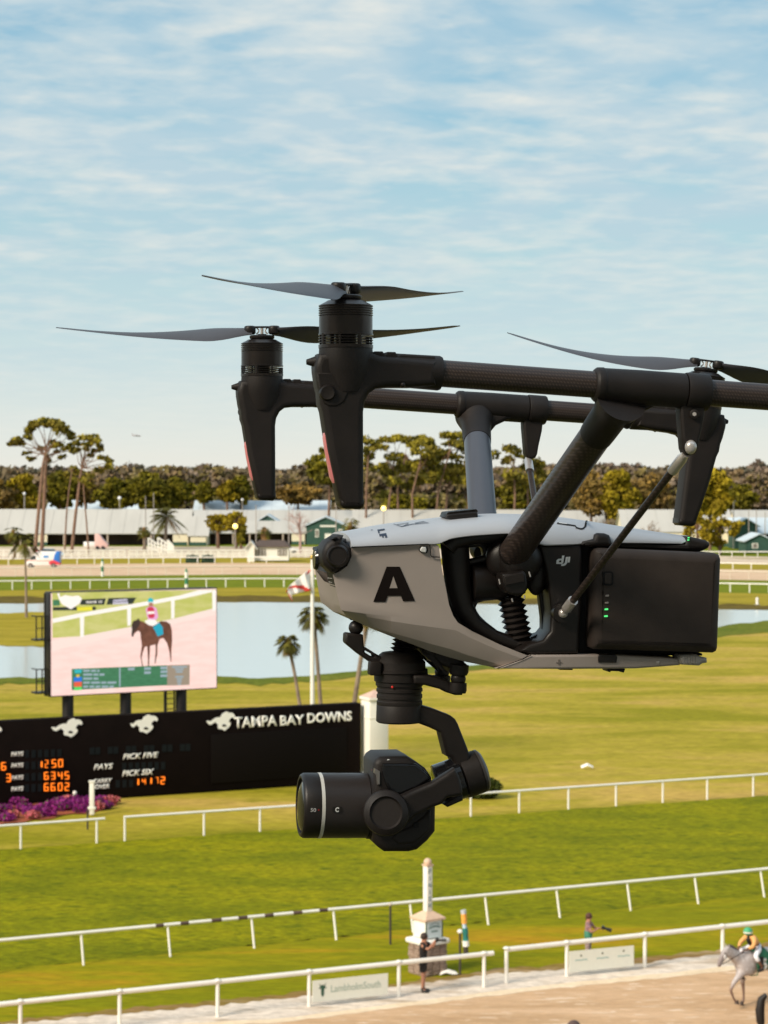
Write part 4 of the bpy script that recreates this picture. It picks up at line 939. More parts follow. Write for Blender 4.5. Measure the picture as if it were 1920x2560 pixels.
for y_ in (348, 446, 552, 650): sb_text('PAYS', 96, y_ - 2, 202, y_ + 36, LETW, 'row_label', .015, .2, 'K')
sb_text('PICK FIVE', 1060, 362, 1370, 410, LETW, 'row_label', .015, .3, 'K'); sb_text('PAYS', 808, 452, 976, 500, LETW, 'row_label', .015, .3, 'K')
sb_text('PICK SIX', 1054, 506, 1330, 556, LETW, 'row_label', .015, .3, 'K'); sb_text('CARRY', 805, 580, 968, 618, LETW, 'row_label', .015, .3, 'K'); sb_text('OVER', 818, 628, 942, 666, LETW, 'row_label', .015, .3, 'K')
SEG7 = {'0': 'abcdef', '1': 'bc', '2': 'abged', '3': 'abgcd', '4': 'fgbc', '5': 'afgcd', '6': 'afgecd', '7': 'abc', '8': 'abcdefg', '9': 'abcdfg'}
def digit(mb, ch, x, y, w, h):
    """bulb segments for one digit; lower left corner x,y in metres on the board face"""
    t_ = w * .27; S = {'a': ((0, 1), (1, 1)), 'b': ((1, 1), (1, .5)), 'c': ((1, .5), (1, 0)), 'd': ((0, 0), (1, 0)), 'e': ((0, .5), (0, 0)), 'f': ((0, 1), (0, .5)), 'g': ((0, .5), (1, .5))}
    for s in SEG7[ch]:
        (x0, y0), (x1, y1) = S[s]; mb.tube([(x + x0 * w, -.04, y + y0 * h), (x + x1 * w, -.04, y + y1 * h)], t_ / 2, 6)
def number(s, boxes):
    mb = MB()
    for ch, (x0, y0, x1, y1) in zip(s, boxes):
        p = SB(*cr('K', (x0 + 9, y1 - 8))[0]); q = SB(*cr('K', (x1 - 9, y0 + 8))[0])
        mb = MB()
        if ch == '1': mb.tube([((p.x + q.x) / 2, -.04, p.z), ((p.x + q.x) / 2, -.04, q.z)], .03, 6)
        else: digit(mb, ch, p.x, p.z, q.x - p.x, q.z - p.z)
        mb.build('lit_digit', ORG_, sb)
def bx(xs, y0, y1, w=48): return [(x, y0 - (x - xs[0]) * .02, x + w, y1 - (x - xs[0]) * .02) for x in xs]
number('6', [(4, 428, 54, 508)]); number('3', [(46, 528, 96, 608)])
number('1250', [(345, 418, 372, 484), (380, 408, 420, 488), (440, 404, 488, 484), (496, 402, 546, 480)])
number('6345', bx([374, 432, 494, 552], 512, 590)); number('6602', bx([374, 432, 494, 552], 608, 688))
number('14172', [(1180, 570, 1206, 636), (1220, 568, 1262, 632), (1292, 562, 1318, 626), (1336, 556, 1372, 624), (1380, 552, 1428, 628)])
dm = MB()
def dimrow(x0, y0, n, st, w=34, h=66):
    for i in range(n):
        p, q = SB(*cr('K', (x0 + i * st, y0 + h - i * st * .03))[0]), SB(*cr('K', (x0 + i * st + w, y0 - i * st * .03))[0])
        MB().box(((p.x + q.x) / 2, -.012, (p.z + q.z) / 2), (q.x - p.x, .02, q.z - p.z)).build('unlit_digit', DIM, sb)
for y_ in (330, ): dimrow(216, y_, 6, 56)
for y_ in (430, 530, 625): dimrow(216, y_, 3, 56)
for i in range(6): dimrow(776 + i * 156, 306 - i * 6, 2, 48, 40, 62)
dimrow(1056, 440, 7, 56); dimrow(1000, 588, 3, 58)
# white pillar closing the board
wp0 = G(934, 1952)
wp = empty('white_pillar', (wp0.x + .05, wp0.y + .1, 0), 'square white pillar with a pinkish pyramid cap at the right end of the scoreboard', 'pillar', rz=srz)
MB().box((0, 0, 1.98), (1.0, 1.0, 3.96)).box((0, 0, .2), (1.12, 1.12, .4)).box((0, 0, 3.1), (1.03, 1.03, .08)).build('shaft', WHT2, wp, bevel=.015)
MB().box((0, 0, 4.02), (1.14, 1.14, .14)).build('collar', WHT2, wp, bevel=.02)
MB().add([(-.56, -.56, 4.09), (.56, -.56, 4.09), (.56, .56, 4.09), (-.56, .56, 4.09), (0, 0, 4.42)], [(0, 1, 4), (1, 2, 4), (2, 3, 4), (3, 0, 4), (3, 2, 1, 0)]).build('pyramid_cap', mat('pink_stone', (.62, .42, .34), .7, var=.1), wp, smooth=False)
# ------------------------------------------------------------------ video screen
def pt(px, py, Y): return PD(px, py, Y)
vTL, vTR, vBR, vBL = PD(128, 1482, 101.), PD(541, 1473, 105.), PD(541, 1721, 105.), PD(128, 1738, 101.)
vd = Vector((vBR.x - vBL.x, vBR.y - vBL.y, 0)); VL = vd.length; vd.normalize(); vrz = math.atan2(vd.y, vd.x)
vs_ = empty('video_screen', (vBL.x, vBL.y, 0), 'big bright outdoor video screen above the scoreboard showing a walking racehorse', 'screen', rz=vrz)
VZ0 = (vBL.z + vBR.z) / 2; VZ1 = (vTL.z + vTR.z) / 2; VH = VZ1 - VZ0
FR = mat('screen_frame_black', (.015, .012, .011), .5)
MB().box((VL / 2, .36, (VZ0 + VZ1) / 2), (VL + .1, .7, VH + .1)).build('cabinet', FR, vs_, bevel=.02)
for fx in (.115, .46, .80): MB().cyl((VL * fx, .4, -.2), (VL * fx, .4, VZ0 + .05), .27, seg=16).build('support_post', FR, vs_)
ld = MB().box((VL * .70, .35, VZ0 / 2), (.12, .12, VZ0)).box((VL * .755, .35, VZ0 / 2), (.06, .06, VZ0))
for z_ in range(18): ld.box((VL * .728, .35, .2 + z_ * .25), (.45, .04, .04))
ld.build('ladder', FR, vs_)
for z_ in (VZ0 + .15, VZ0 + 2.6):
    cw = MB()
    cw.box((-.40, .4, z_), (.62, .7, .07))
    for xx in (-.68, -.40, -.14):
        cw.box((xx, .1, z_ + .55), (.05, .05, 1.1))
    cw.box((-.40, .1, z_ + 1.1), (.60, .05, .05)).box((-.40, .1, z_ + .55), (.60, .04, .04)).box((-.68, .4, z_ + 1.1), (.05, .6, .05))
    cw.build('catwalk', FR, vs_)
MB().box((-.22, .2, (VZ0 + VZ1) / 2), (.08, .08, VH)).build('side_rail', FR, vs_)
def screen_m(name, c, s=.78, c2=None, sc=1.4, st=(1, 1, 1)):
    m = bpy.data.materials.new(name); m.use_nodes = True; t = m.node_tree; b = t.nodes['Principled BSDF']
    b.inputs['Base Color'].default_value = (.03, .03, .03, 1); b.inputs['Roughness'].default_value = .6
    if c2 is None: b.inputs['Emission Color'].default_value = tuple(c) + (1,)
    else:
        tcn = t.nodes.new('ShaderNodeTexCoord'); mp_ = t.nodes.new('ShaderNodeMapping'); mp_.inputs['Scale'].default_value = st; t.links.new(tcn.outputs['Object'], mp_.inputs[0])
        r_ = ramp(t, [(.4, c), (.6, c2)]); t.links.new(noise(t, mp_.outputs[0], sc, 4), r_.inputs[0]); t.links.new(r_.outputs[0], b.inputs['Emission Color'])
    b.inputs['Emission Strength'].default_value = s
    return m
MV = Matrix.Translation((vBL.x, vBL.y, 0)) @ Matrix.Rotation(vrz, 4, 'Z'); MVI = MV.inverted()
def VS(px, py):
    d = ray(px, py); n = Vector((math.sin(vrz), -math.cos(vrz), 0)); t_ = (Vector((vBL.x, vBL.y, 0)) - cam.location).dot(n) / d.dot(n)
    return MVI @ (Vector(cam.location) + d * t_)
def vp(name, polys, m, y, par=None): return sb_poly(name, 'L', polys, m, par or img, y=-y, fr=VS, th=.004)
img = MB().box((VL / 2, -.0, (VZ0 + VZ1) / 2), (VL, .02, VH)).build('lit_image', screen_m('screen_pink_sand', (1.15, .82, .74), .92, (1.12, .75, .67), .9, (1, 1, 4)), vs_)
sG = screen_m('screen_grass', (.66, .68, .14), .8, (.80, .76, .26), .8, (1, 1, 3)); sW = screen_m('screen_white', (1.2, 1.12, 1.02), .85); sVerge = screen_m('screen_verge', (1.15, .92, .82), .84)
sD = screen_m('screen_black', (.012, .022, .018), .8); sGr = screen_m('screen_green', (.035, .20, .085), .8, (.06, .27, .12), 3., (1, 1, 6)); sTan = screen_m('screen_tan', (.42, .33, .24), .8)
vp('verge_image', [[(38, 500), (1582, 175), (1582, 250), (38, 592)]], sVerge, .012)
vp('grass_image', [[(38, 45), (1582, 15), (1582, 185), (1180, 290), (700, 380), (300, 455), (42, 470)]], sG, .015)
vp('rail_image', [[(40, 290), (330, 232), (800, 150), (1250, 68), (1420, 20), (1545, 18), (1545, 38), (1250, 104), (800, 188), (330, 270), (44, 330)], [(300, 262), (340, 255), (336, 460), (304, 464)], [(745, 190), (782, 184), (780, 350), (748, 356)], [(1158, 112), (1192, 106), (1190, 285), (1160, 290)], [(1546, 20), (1582, 18), (1582, 210), (1550, 216)]], sW, .019)
vp('race_banner', [[(310, 108), (545, 96), (528, 158), (300, 158)], [(568, 95), (830, 90), (796, 150), (548, 157)], [(44, 180), (200, 178), (450, 176), (448, 208), (44, 212)]], sD, .023)
vp('logo_image', [[(44, 112), (105, 110), (112, 165), (44, 168)]], sGr, .023)
vp('crest_image', [[(84, 50), (106, 46), (112, 86), (160, 66), (225, 78), (285, 70), (318, 100), (300, 142), (250, 176), (215, 200), (175, 178), (128, 150), (104, 110)]], sW, .027)
vp('yellow_bar', [[(270, 180), (414, 176), (418, 210), (274, 214)]], screen_m('screen_yellow', (.95, .85, .03), .9), .027)
def vtext(s, x0, y0, x1, y1, m, y):
    p, q = VS(*cr('L', (x0, y1))[0]), VS(*cr('L', (x1, y0))[0]); me = fit_text(s, q.x - p.x, q.z - p.z, .03, 0, .004)
    return place_mesh(me, 'screen_text', m, img, Matrix.Translation((p.x, -y, p.z)) @ EM)
vtext('RACE 10', 360, 118, 508, 144, sW, .030)
bars = [[(612, 112), (745, 102), (745, 120), (612, 128)], [(608, 134), (752, 128), (752, 150), (608, 154)]]
for p_ in bars: vp('result_bar', [p_], screen_m('screen_lilac', (.75, .70, .85), .8), .030)
vp('result_table', [[(222, 762), (1120, 728), (1122, 916), (222, 962)]], sGr, .023)
vp('table_side', [[(1122, 728), (1335, 722), (1332, 914), (1122, 920)]], sTan, .023)
sl2 = screen_m('screen_pale_blue', (.42, .55, .62), .75)
tb_ = []
for i, (xe, yo) in enumerate(((484, 0), (540, 36), (494, 74), (650, 112), (618, 150))):
    y_ = 770 + yo
    x_ = 330
    while x_ < xe - 10:
        w_ = min(random.choice((46, 62, 84)), xe - x_); tb_.append([(x_, y_), (x_ + w_, y_ - 2), (x_ + w_, y_ + 19), (x_, y_ + 21)]); x_ += w_ + 12
for x_, y_ in ((752, 752), (905, 748), (905, 786), (1058, 742), (1060, 778), (1058, 816)): tb_.append([(x_, y_), (x_ + 62, y_ - 2), (x_ + 62, y_ + 22), (x_, y_ + 24)])
for i, w_ in enumerate((140, 80, 60, 0, 80, 50, 40, 30)):
    if w_: tb_.append([(1236 - w_ / 2, 738 + i * 23), (1236 + w_ / 2, 736 + i * 23), (1236 + w_ / 2, 750 + i * 23), (1236 - w_ / 2, 752 + i * 23)])
for p_ in tb_: vp('table_entry', [p_], sl2, .027)
vp('column_marks', [[(668, 750), (682, 749), (682, 930), (668, 932)]], sl2, .027)
for nm, po, c in (('silks_teal', [(246, 768), (318, 765), (312, 800), (252, 804)], (.02, .55, .6)), ('silks_blue', [(240, 842), (318, 838), (318, 880), (240, 884)], (.0, .20, .85)), ('silks_yellow', [(264, 816), (294, 815), (292, 840), (266, 841)], (.95, .65, .05)), ('silks_red', [(242, 886), (316, 882), (316, 928), (242, 932)], (1., .12, .05)), ('silks_green', [(246, 934), (316, 930), (318, 960), (244, 964)], (.1, .85, .15))):
    vp(nm, [po], screen_m('screen_' + nm, c, .85), .030)
sBr = screen_m('screen_bay', (.13, .035, .015), .85, (.21, .065, .035), 2.5); sDk = screen_m('screen_dark_bay', (.045, .014, .012), .85)
vp('horse_image', [[(786, 345), (800, 312), (835, 300), (850, 286), (864, 306), (900, 320), (950, 350), (1000, 352), (1060, 312), (1110, 315), (1150, 340), (1165, 400), (1168, 500), (1160, 590), (1160, 695), (1152, 690), (1142, 600), (1120, 520), (1085, 470), (1050, 480), (1030, 540), (1028, 620), (1010, 712), (1002, 706), (1012, 600), (1010, 530), (960, 545), (955, 640), (950, 735), (940, 735), (938, 640), (932, 550), (910, 555), (890, 610), (880, 660), (894, 740), (884, 738), (868, 640), (882, 540), (872, 470), (868, 420), (850, 400), (815, 425), (800, 460), (782, 452), (788, 400)]], sBr, .034)
vp('horse_head_image', [[(786, 345), (800, 312), (835, 300), (850, 286), (864, 306), (860, 350), (838, 380), (812, 410), (800, 460), (782, 452), (788, 400)]], sDk, .037)
vp('saddle_cloth_image', [[(985, 370), (1045, 325), (1078, 370), (1085, 435), (1030, 458), (1010, 410)]], screen_m('screen_cyan', (.0, .42, .58), .9), .038)
vp('jockey_legs_image', [[(908, 310), (950, 292), (1010, 300), (1030, 335), (985, 358), (950, 350), (920, 330)]], sW, .040)
vp('jockey_torso_image', [[(918, 195), (945, 172), (990, 172), (1020, 190), (1036, 270), (1020, 300), (940, 296), (925, 240)]], screen_m('screen_pink', (.95, .45, .75), .9), .042)
vp('jockey_vest_image', [[(938, 180), (985, 178), (1002, 215), (1000, 270), (985, 284), (948, 282), (932, 220)]], screen_m('screen_crimson', (.75, .02, .08), .85), .044)
vp('jockey_sash_image', [[(934, 222), (1000, 218), (1000, 242), (936, 246)]], sW, .046)
vp('jockey_face_image', [[(946, 140), (985, 138), (988, 172), (950, 174)]], screen_m('screen_skin', (.55, .22, .12), .8), .046)
vp('jockey_cap_image', [[(938, 120), (944, 98), (968, 92), (988, 104), (990, 132), (940, 134)]], screen_m('screen_turquoise', (.0, .55, .62), .9), .048)
# ================================================================== TREES
def leafmat(name, c, tr=.25):
    m = mat(name, c, .8, spec=.1, var=.28, vscale=.5)
    return m
LF = {'pine': [leafmat('pine_light', (0.291, 0.24, 0.0276)), leafmat('pine_dark', (0.109, 0.0986, 0.02)), leafmat('pine_olive', (0.191, 0.153, 0.0251))],
      'green': [leafmat('leaf_green', (0.202, 0.171, 0.0132)), leafmat('leaf_deep', (0.0975, 0.0873, 0.0132)), leafmat('leaf_mid', (0.15, 0.127, 0.0132))],
      'yellow': [leafmat('leaf_yellow', (0.312, 0.234, 0.0151)), leafmat('leaf_gold', (0.218, 0.161, 0.0151)), leafmat('leaf_olive', (0.277, 0.206, 0.0151))],
      'rust': [leafmat('leaf_rust', (0.283, 0.175, 0.0418)), leafmat('leaf_brown', (0.185, 0.124, 0.047)), leafmat('leaf_tan', (0.239, 0.161, 0.047))],
      'wood': [leafmat('wood_brown', (0.221, 0.153, 0.0809)), leafmat('wood_dark', (0.144, 0.111, 0.0658)), leafmat('wood_olive', (0.191, 0.15, 0.0549)), leafmat('wood_grey', (0.227, 0.171, 0.122))],
      'palm': [leafmat('palm_frond', (0.137, 0.124, 0.0226)), leafmat('palm_dark', (0.0728, 0.0696, 0.0176)), leafmat('palm_dry', (0.309, 0.175, 0.0502))]}
BARK = mat('bark_reddish', (.20, .115, .075), .9, var=.35, vscale=2.); BARKG = mat('bark_grey', (.24, .18, .13), .9, var=.3, vscale=2.)
def quads(clumps, size, seed, nm=3, dens=1.0):
    """leaf faces scattered in ellipsoids: (centre, rx, ry, rz, n, shade or None)"""
    rnd = random.Random(seed); V = []; F = []; Mi = []
    for c, rx, ry, rz, n, sh_ in clumps:
        tone = rnd.randrange(nm) if sh_ is None else sh_
        for _ in range(int(n * dens)):
            while True:
                x, y, z = rnd.uniform(-1, 1), rnd.uniform(-1, 1), rnd.uniform(-1, 1)
                q = x * x + y * y + z * z
                if q <= 1 and (q > .25 or rnd.random() < .5): break
            p = (c[0] + x * rx, c[1] + y * ry, c[2] + z * rz); s = size * rnd.uniform(.5, 1.25)
            a = Vector((rnd.gauss(0, 1), rnd.gauss(0, 1), rnd.gauss(0, 1))).normalized(); b = a.orthogonal().normalized(); b.rotate(Quaternion(a, rnd.uniform(0, 6.28))); d = a.cross(b)
            k = len(V); w = s * .5; l = s * rnd.uniform(.5, .9)
            for i, j in ((-1, -1), (1, -.6), (.7, 1), (-.8, .7)): V.append((p[0] + b.x * w * i + d.x * l * j, p[1] + b.y * w * i + d.y * l * j, p[2] + b.z * w * i + d.z * l * j))
            F.append((k, k + 1, k + 2, k + 3)); Mi.append(tone if rnd.random() < .7 else rnd.randrange(nm))
    return V, F, Mi
def leaf_obj(name, clumps, size, seed, mats, parent=None, base=(0, 0, 0)):
    V, F, Mi = quads(clumps, size, seed, len(mats)); b = base
    me = bpy.data.meshes.new(name); me.from_pydata([(v[0] - b[0], v[1] - b[1], v[2] - b[2]) for v in V], [], F)
    for m_ in mats: me.materials.append(m_)
    me.polygons.foreach_set('material_index', Mi); me.update()
    return link(bpy.data.objects.new(name, me), parent)
def tree_px(name, label, trunk, clumps, d, mats, size=.55, group=None, tr=.35, k='N', seed=1, bark=BARK, dens=1., limbs=True, cat='tree', depth=1.0, base_y=None):
    """tree from pixel positions: trunk polyline (bottom first), crown clumps (px, py, rx, rz in pixels)"""
    tp = [PD(*cr(k, t_)[0], d) for t_ in trunk]; s = CROPS[k][2] * d / FPX
    base = Vector((tp[0].x, d, 0)); root = empty(name, base, label, cat, group)
    pts = [Vector((tp[0].x, d, -.2)) - base] + [p - base for p in tp]; n = len(pts)
    mb = MB(); mb.tube(pts, [tr * (1 - .55 * i / (n - 1)) for i in range(n)], 8)
    rnd = random.Random(seed); cl = []
    for cx_, cy_, rx, rz in clumps:
        p = PD(*cr(k, (cx_, cy_))[0], d); dy = rnd.uniform(-1, 1) * 2.6 * depth; p = Vector((p.x, d + dy, p.z + 0 * dy))
        rx_, rz_ = rx * s * 1.1, rz * s * 1.15
        nq = 14 + rx_ * rz_ * 75 * dens * (.55 / size) ** 2; tone = rnd.randrange(len(mats))
        for q in range(5):
            o_ = Vector((rnd.uniform(-.75, .75) * rx_, rnd.uniform(-.6, .6) * rx_, rnd.uniform(-.6, .7) * rz_)); f_ = rnd.uniform(.35, .75)
            cl.append((p + o_, rx_ * f_ * 1.15, rx_ * f_, rz_ * f_ * .8, nq * .30, tone if rnd.random() < .6 else None))
        cl.append((p, rx_ * 1.25, rx_ * 1.1, rz_ * 1.25, nq * .22, None))
        if limbs:
            st_ = pts[-1] if rnd.random() < .6 else pts[-2].lerp(pts[-1], .6); e = p - base
            mid = st_.lerp(e, .5) + Vector((rnd.uniform(-.3, .3), 0, rnd.uniform(-.6, .5))); mb.tube([st_, mid, e], [tr * .32, tr * .2, tr * .08], 5)
    mb.build('trunk', bark, root)
    leaf_obj('crown', cl, size, seed, mats, root, base)
    return root
CROPS['P'] = (0, 1020, 500 / 1659); CROPS['Q'] = (880, 1060, 520 / 1659); CROPS['S'] = (460, 1080, 400 / 1659); CROPS['T'] = (1540, 1120, 380 / 1659); CROPS['F'] = (640, 1400, 360 / 1659)
tree_px('pine_tree', 'tall umbrella topped pine at far left with the widest crown', [(290, 1200), (325, 800), (355, 480), (385, 330)],
    [(310, 132, 50, 30), (360, 118, 60, 32), (420, 122, 70, 38), (480, 150, 60, 42), (530, 190, 50, 42), (572, 232, 38, 35), (245, 165, 35, 22), (218, 200, 25, 25), (240, 238, 30, 20), (140, 268, 45, 22), (100, 300, 35, 13), (170, 300, 30, 13), (212, 372, 30, 12), (250, 420, 25, 14), (430, 285, 26, 10)], 407, LF['pine'], group='tall pines by the stable yard', k='P', seed=3, tr=.42)
tree_px('pine_tree', 'tall pine leaning against the left pair, its crown lower and to the right', [(345, 1200), (365, 800), (378, 500), (390, 400)],
    [(560, 320, 48, 26), (612, 352, 34, 20), (500, 300, 28, 18), (398, 425, 26, 36), (465, 312, 32, 12), (505, 408, 24, 14), (330, 330, 26, 10), (450, 360, 22, 10)], 409, LF['pine'], group='tall pines by the stable yard', k='P', seed=4, tr=.46)
tree_px('pine_tree', 'second tall pine from the left, small rounded crown with a long right branch', [(590, 1235), (625, 900), (662, 600), (690, 430)],
    [(680, 247, 40, 18), (740, 242, 50, 20), (800, 272, 40, 25), (835, 320, 24, 34), (650, 290, 28, 24), (722, 302, 46, 18), (792, 350, 45, 14), (742, 390, 25, 12), (852, 410, 36, 14), (892, 452, 38, 24), (640, 350, 26, 18), (700, 340, 26, 12), (832, 512, 36, 18), (742, 560, 42, 28), (910, 490, 26, 20)], 400, LF['pine'], group='tall pines by the stable yard', k='P', seed=5, tr=.38)
tree_px('pine_tree', 'slim bare trunked pine left of the second tall pine', [(535, 1235), (550, 900), (572, 680), (600, 500)], [(600, 500, 30, 18), (560, 560, 26, 20), (620, 540, 30, 20)], 402, LF['pine'], group='tall pines by the stable yard', k='P', seed=6, tr=.2)
tree_px('pine_tree', 'slim leaning pine right of the second tall pine', [(738, 1230), (718, 950), (700, 760), (690, 600)], [(700, 600, 36, 20), (740, 640, 30, 18)], 398, LF['pine'], group='tall pines by the stable yard', k='P', seed=7, tr=.2)
PG = 'pine grove behind the drone'
rp_ = [('leftmost pine of the grove, next to the drone landing leg', [(110, 860), (115, 500), (130, 260)], [(110, 130, 60, 26), (165, 150, 50, 28), (125, 205, 50, 28), (190, 190, 36, 26), (130, 265, 50, 30), (100, 320, 40, 24)]),
       ('leaning pine of the grove above the yellow lamp', [(265, 860), (310, 520), (340, 260)], [(260, 130, 46, 18), (330, 125, 60, 22), (400, 112, 60, 22), (300, 262, 52, 24), (365, 250, 46, 20), (250, 190, 36, 16), (230, 350, 60, 34), (300, 400, 60, 34), (330, 460, 60, 30)]),
       ('bushy pine of the grove, third crown from its left end', [(370, 860), (365, 520), (430, 240)], [(455, 140, 52, 22), (480, 180, 40, 28), (430, 300, 50, 26), (410, 360, 70, 34), (470, 340, 60, 40), (520, 440, 60, 40), (440, 480, 50, 30)]),
       ('dense dark pine in the middle of the grove', [(485, 860), (480, 560), (560, 240)], [(545, 115, 50, 24), (590, 135, 56, 34), (560, 195, 64, 40), (625, 225, 64, 38), (600, 280, 60, 40), (650, 300, 44, 30), (540, 330, 56, 40), (600, 400, 60, 40), (650, 440, 50, 40)]),
       ('tallest pine of the grove, right of its middle', [(660, 860), (690, 520), (780, 220)], [(770, 88, 55, 22), (835, 92, 62, 24), (865, 150, 60, 34), (795, 145, 46, 28), (905, 195, 52, 28), (742, 225, 50, 24), (818, 262, 66, 26), (700, 290, 50, 34), (740, 350, 70, 40), (660, 370, 50, 40)]),
       ('pine of the grove with twin lower crowns just left of the grey arm tube', [(740, 860), (760, 520), (820, 330)], [(820, 330, 60, 30), (780, 400, 70, 36), (880, 380, 60, 34), (720, 440, 60, 34), (930, 300, 36, 20), (950, 390, 40, 30), (860, 450, 60, 30)]),
       ('pine of the grove hidden behind the grey arm tube', [(930, 860), (930, 560), (960, 300)], [(960, 180, 40, 16), (1000, 220, 50, 24), (960, 330, 40, 28), (930, 440, 50, 34), (1050, 300, 60, 40), (1100, 240, 60, 34)]),
       ('pine of the grove between the grey arm tube and the thin strut', [(1290, 860), (1300, 560), (1290, 330)], [(1250, 190, 50, 24), (1300, 220, 36, 22), (1255, 290, 50, 30), (1330, 250, 24, 14), (1260, 400, 60, 40), (1330, 420, 50, 40), (1290, 500, 60, 34)]),
       ('rightmost pine of the grove behind the thin strut', [(1420, 860), (1400, 560), (1410, 400)], [(1380, 250, 36, 22), (1440, 280, 50, 28), (1490, 320, 44, 34), (1400, 340, 50, 34), (1500, 380, 50, 40), (1420, 440, 70, 44), (1520, 440, 44, 30)])]
for i, (lb, tr_, cl_) in enumerate(rp_):
    tree_px('pine_tree', lb, tr_, cl_, 474 + (i % 3) * 5, LF['pine'], .62, PG, .34, 'Q', 20 + i, depth=1.5)
tree_px('dark_tree', 'dark broad tree left of the pine grove, between the two front landing legs', [(1500, 900), (1510, 600), (1520, 400)], [(1470, 215, 50, 40), (1400, 270, 60, 30), (1320, 320, 60, 30), (1530, 300, 60, 50), (1440, 370, 80, 50), (1560, 420, 70, 60), (1480, 480, 90, 60), (1350, 420, 80, 50), (1600, 550, 60, 70)], 490, LF['green'], .7, None, .4, 'S', 40, depth=1.6)
WG = 'trees behind the stables'
def dec(label, cx_, top, bot, w, d, kind, seed, name='leafy_tree', size=.6, dens=1., n=22):
    n = int(n * 1.3)
    rnd = random.Random(seed); cl = []; h = bot - top
    for i in range(n):
        t_ = (i + .5) / n; z = top + h * (.12 + .78 * t_); ww = w * .5 * math.sqrt(max(.05, 1 - (2 * (t_ - .55)) ** 2)) * .8
        cl.append((cx_ + rnd.uniform(-ww, ww), z, w * rnd.uniform(.10, .22), h * rnd.uniform(.08, .16)))
    return tree_px(name, label, [(cx_, bot + 12), (cx_ + rnd.uniform(-3, 3), (bot + top) / 2), (cx_, top + h * .25)], cl, d, LF[kind], size, WG, .35, 'N', seed, dens=dens, depth=1.2)
dec('wide bright green oak above the barn roof, left part', 285, 1192, 1276, 90, 520, 'green', 61, dens=1.2); dec('wide green oak above the barn roof, middle part', 365, 1184, 1280, 110, 518, 'green', 62, dens=1.2)
dec('wide green oak above the barn roof, right part beside the blue roof', 440, 1196, 1272, 90, 522, 'green', 63, dens=1.2)
dec('olive tree behind the two tall left pines', 60, 1186, 1272, 90, 530, 'yellow', 64); dec('brown bushy tree at the left picture edge', -5, 1200, 1275, 80, 525, 'rust', 65); dec('dark green tree between the left pines', 150, 1180, 1270, 80, 535, 'green', 66)
dec('brown tree right of the second tall pine', 215, 1190, 1262, 60, 540, 'rust', 67); dec('small dark round tree behind the blue roof', 510, 1205, 1256, 56, 545, 'green', 68); dec('golden round tree above the blue roof', 568, 1204, 1256, 58, 543, 'yellow', 69)
dec('green pointed tree left of the far landing leg', 603, 1188, 1258, 50, 546, 'green', 70); dec('russet tree between the landing legs', 745, 1208, 1262, 110, 540, 'rust', 71); dec('brown tree right of the far landing leg', 715, 1190, 1250, 70, 560, 'wood', 72)
dec('low green tree seen through the pine trunks', 1010, 1236, 1284, 110, 540, 'green', 73); dec('low green tree right of the grey arm tube', 1290, 1200, 1290, 90, 520, 'green', 74)
dec('rust and gold tree above the drone tail, leftmost', 1478, 1176, 1290, 90, 470, 'rust', 75, n=20); dec('gold tree above the drone tail, middle', 1548, 1172, 1290, 100, 468, 'yellow', 76, n=20); dec('rust tree above the drone tail beside the rear landing leg', 1630, 1180, 1285, 100, 472, 'rust', 77, n=20)
dec('large yellow green tree right of the rear landing leg', 1775, 1168, 1290, 105, 420, 'yellow', 78, n=26, dens=1.2, size=.6); dec('lower yellow green tree in front of the white barn', 1745, 1280, 1352, 70, 395, 'yellow', 79, size=.5, n=12, dens=.7)
dec('olive tree against the white barn', 1800, 1290, 1370, 80, 398, 'yellow', 80, size=.5, n=10, dens=.6); dec('brown tree at the right picture edge', 1890, 1182, 1268, 120, 560, 'wood', 81, n=20); dec('dark tree behind the right hand barn', 1850, 1212, 1276, 90, 540, 'green', 82)
dec('bushy round tree with yellow top in front of the middle shed', 590, 1276, 1340, 60, 430, 'yellow', 83, size=.45, n=12); dec('yellow green tree left of the yellow lamp by the shed', 545, 1284, 1330, 64, 432, 'yellow', 84, size=.45, n=12, dens=.8); dec('dark bush beside the middle shed', 603, 1318, 1362, 30, 428, 'green', 85, size=.45, n=8)
# far woods that read as one mass
def woods(name, label, x0, x1, y0, y1, topf, n, size, seed, mats):
    rnd = random.Random(seed); cl = []
    for i in range(n):
        px = rnd.uniform(x0, x1); Y = rnd.uniform(y0, y1); t_ = rnd.random() ** .8
        top = PD(px, topf(px), Y).z + rnd.uniform(-1.6, .8); x = PD(px, 1180, Y).x; z = 1.5 + (top - 3) * t_
        cl.append(((x, Y, z), rnd.uniform(1.8, 4.2), 3, rnd.uniform(1.1, 2.4), 48, None))
    o_ = leaf_obj(name, cl, size, seed, mats); tag(o_, label, 'wood', kind='stuff'); return o_
woods('far_woods', 'brown and olive winter wood filling the horizon behind the stables', -260, 2180, 585, 640, lambda x: 1166 + 6 * math.sin(x / 130.) + 4 * math.sin(x / 47.) + (10 if 450 < x < 800 else 0) + (12 if x > 1850 else 0), 1700, 1.15, 5, LF['wood'])
woods('distant_tree_line', 'faint blue brown tree line on the horizon', -300, 2250, 900, 1000, lambda x: 1162 + 5 * math.sin(x / 90. + 1) + 3 * math.sin(x / 31.) + (0 if x < 1800 else -2), 1300, 1.6, 6, [leafmat('haze_brown', (.17, .135, .10)), leafmat('haze_grey', (.13, .12, .085)), leafmat('haze_plum', (.17, .125, .095))])
woods('green_understory', 'dark green shrub belt under the pines behind the stables', -260, 2180, 560, 580, lambda x: 1236 + 14 * math.sin(x / 60.) + 9 * math.sin(x / 23.), 800, 1.5, 8, [LF['green'][1], LF['wood'][1], LF['wood'][2]])
